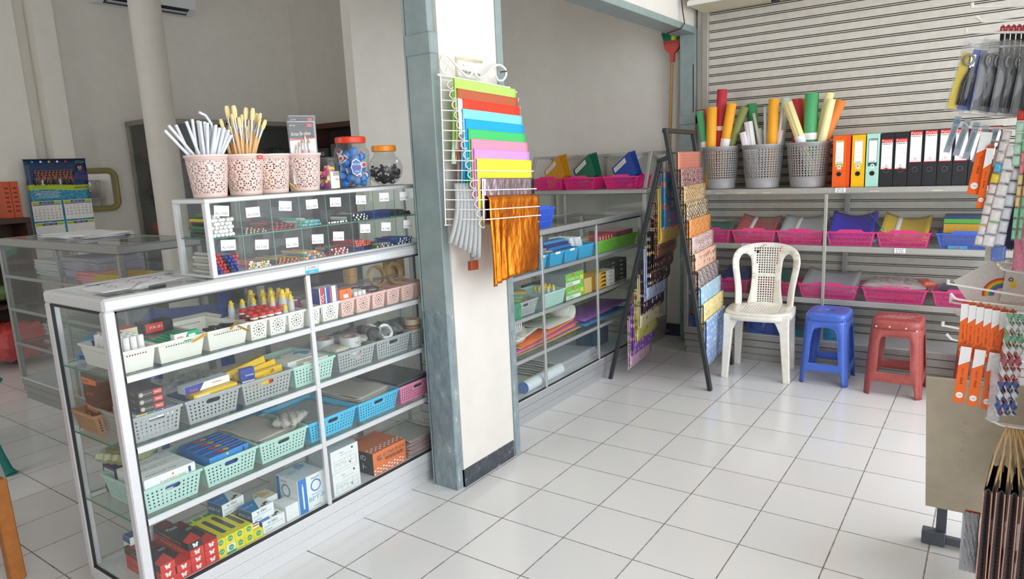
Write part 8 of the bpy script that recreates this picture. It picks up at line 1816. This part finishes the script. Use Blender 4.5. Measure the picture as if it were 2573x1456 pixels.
# wooden cabinet with boxes at the rear wall
WCL = (-4.6, 3.9, 0)
t = thing('wooden_cabinet', 'reddish brown wooden shelf unit at the rear wall behind the pink bins', 'cabinet', WCL)
WDK = P('#5a3a30', .5, name='reddish_dark_wood', var=.12, scale=6)
g = frame_of(WCL); g.box(-5.02, -3.1, 3.72, 4.09, 1.99, 2.05, WDK, .003); g.box(-5.02, -4.98, 3.72, 4.09, 0, 1.99, WDK); g.box(-3.14, -3.1, 3.72, 4.09, 0, 1.99, WDK); g.box(-4.98, -3.14, 4.07, 4.085, 0, 1.99, P('#4a4644', .7)); g.build('carcass', t)
for z in (.4, .8, 1.2, 1.58): g = frame_of(WCL); g.box(-4.98, -3.14, 3.73, 4.07, z, z + .025, WDK); g.build('shelf', t)
for zi, z in enumerate((.425, .825, 1.225, 1.605)):
    for i in range(6):
        carton('storage_box', 'storage box on the wooden unit, shelf %s up, %s from the left' % (['one', 'two', 'three', 'four'][zi], ['one', 'two', 'three', 'four', 'five', 'six'][i]), (.24, .26, .16 + .04 * ((i + zi) % 3)), (-4.82 + .30 * i, 3.90, z), P(['#6e6f72', '#8a8a8c', '#7a5a58', '#54565a'][(i + zi) % 4], .6), None, [('-y', 'r', 0, .1, .5, .3, P('#a9a9ac', .6)), ('-y', 't', 0, .1, 'NOTA', .12, P('#7a5a8a', .6), .3)], group='boxes on the wooden unit')
# air conditioner
ACL = (-5.50, 2.2, 3.27)
t = thing('air_conditioner', 'white wall air conditioner high up behind the round column', 'air conditioner', ACL)
g = frame_of(ACL); prof = [(-5.60, 3.24), (-5.45, 3.225), (-5.37, 3.28), (-5.36, 3.50), (-5.38, 3.55), (-5.60, 3.55)]; n = len(prof)
vs = [(x, 1.70, z) for x, z in prof] + [(x, 2.70, z) for x, z in prof]; g.add(vs, [list(range(n)), list(range(2 * n - 1, n - 1, -1))] + [(i, n + i, n + (i + 1) % n, (i + 1) % n) for i in range(n)], P('#d6dade', .35, name='aircon_plastic')); g.build('body', t, smooth=0)
g = frame_of(ACL); g.add([(-5.448, 1.76, 3.2245), (-5.372, 1.76, 3.2765), (-5.372, 2.62, 3.2765), (-5.448, 2.62, 3.2245)], [(0, 1, 2, 3)], P('#3a4450', .4)); g.build('outlet', t, smooth=0, solid=.003, label='dark outlet slot'); g = frame_of(ACL); g.box(-5.43, -5.36, 1.78, 2.60, 3.235, 3.240, P('#c9ced4', .35)); g.build('louver', t)
# orange binders and wooden cupboard at far left
DCL = (-5.2, .36, 0)
t = thing('wooden_cupboard', 'dark wooden open cupboard at the far left edge, holding green packs', 'cupboard', DCL)
WD2 = P('#3f2a24', .55, name='dark_brown_wood', var=.15, scale=6)
g = frame_of(DCL); g.box(-5.48, -5.10, -.22, .70, 1.155, 1.20, WD2, .003); g.box(-5.48, -5.44, -.22, .70, 0, 1.155, WD2); g.box(-5.48, -5.10, .66, .70, 0, 1.155, WD2); g.box(-5.48, -5.10, -.22, -.18, 0, 1.155, WD2); g.build('carcass', t)
for z in (.08, .42, .80): g = frame_of(DCL); g.box(-5.44, -5.12, -.18, .66, z, z + .03, WD2); g.build('shelf', t)
for i, (z, y, h, lab) in enumerate(((.83, .30, '#1f6a4a', 'left green packet on the top shelf of the dark cupboard'), (.83, .58, '#247a55', 'right green packet on the top shelf of the dark cupboard'), (.45, .42, '#7a9a5a', 'pale green packet on the middle shelf of the dark cupboard'), (.11, .45, '#a8302e', 'red packet on the lowest shelf of the dark cupboard'))):
    bag('plastic_packet', lab, (.26, .25 if i < 2 else .40, .20), (-5.28, y - .12, z), .2 * i, crinkle(h, 1), seed=110 + i, amp=.4)
bag('plastic_bag', 'red plastic bag bulging at the foot of the dark cupboard', (.45, .45, .40), (-4.75, .30, .0), .3, crinkle('#c23a3a', 1, vor='#e08080'), seed=120, amp=.12, n=18)
for i in range(2):
    g = G(); g.box(0, .22, 0, .062, 0, .32, P('#c8552e', .5, name='rust_orange_file')); 
    for k in range(6): g.rect((.2205, .031, .26 - .04 * k), (0, 1, 0), (0, 0, 1), .03, .014, P('#6a2f20', .6))
    tag(g.build('document_file', None, (-5.45, .565 + .066 * i, 1.2005), smooth=0), ['orange document file, left of the pair beside the calendar', 'orange document file, right of the pair beside the calendar'][i], 'file', 'orange files')
g = G(); g.box(-.1, .1, -.1, .1, 0, .02, WD2, .004); tag(g.build('wooden_tray', None, (-5.22, .30, 1.2005)), 'small dark wooden tray on the cupboard beside the orange files', 'tray')
# teal chair leg tip and orange post at left edge
t = thing('plastic_chair', 'teal plastic chair mostly outside the left edge, one leg showing', 'chair', (-2.62, -.78, 0), .3); TL = P('#1f7a72', .4, name='teal_chair_plastic')
for sx, sy in ((-1, -1), (-1, 1), (1, -1)): g = G(); g.bar((sx * .22, sy * .2, 0), (sx * .19, sy * .18, .44), .04, .04, TL, b=.01); g.build('leg', t)
g = G(); g.tube([(.478, .0, 0.0), (.455, .005, .02), (.41, .01, .10), (.23, .03, .44)], [.030, .022, .018, .02], TL, 10); g.build('leg', t); g = G(); g.box(-.23, .23, -.22, .22, .42, .45, TL, .02); g.build('seat', t); g = G(); g.box(-.24, -.20, -.2, .2, .45, .85, TL, .02); g.build('backrest', t)
WO = P('#b5702f', .45, name='orange_varnished_wood', var=.12, scale=8)
t = thing('wooden_table', 'orange varnished wooden table cut off by the left edge, near the teal leg', 'table', (-1.45, -1.20, 0))
for x, y in ((.415, .19), (-.4, .19), (.415, -.35), (-.4, -.35)): g = G(); g.bar((x, y, 0), (x - .02, y, .40), .05, .05, WO, up=(0, 1, 0), b=.004); g.build('leg', t)
g = G(); g.box(-.45, .40, -.40, .20, .40, .43, WO, .006); g.build('tabletop', t)
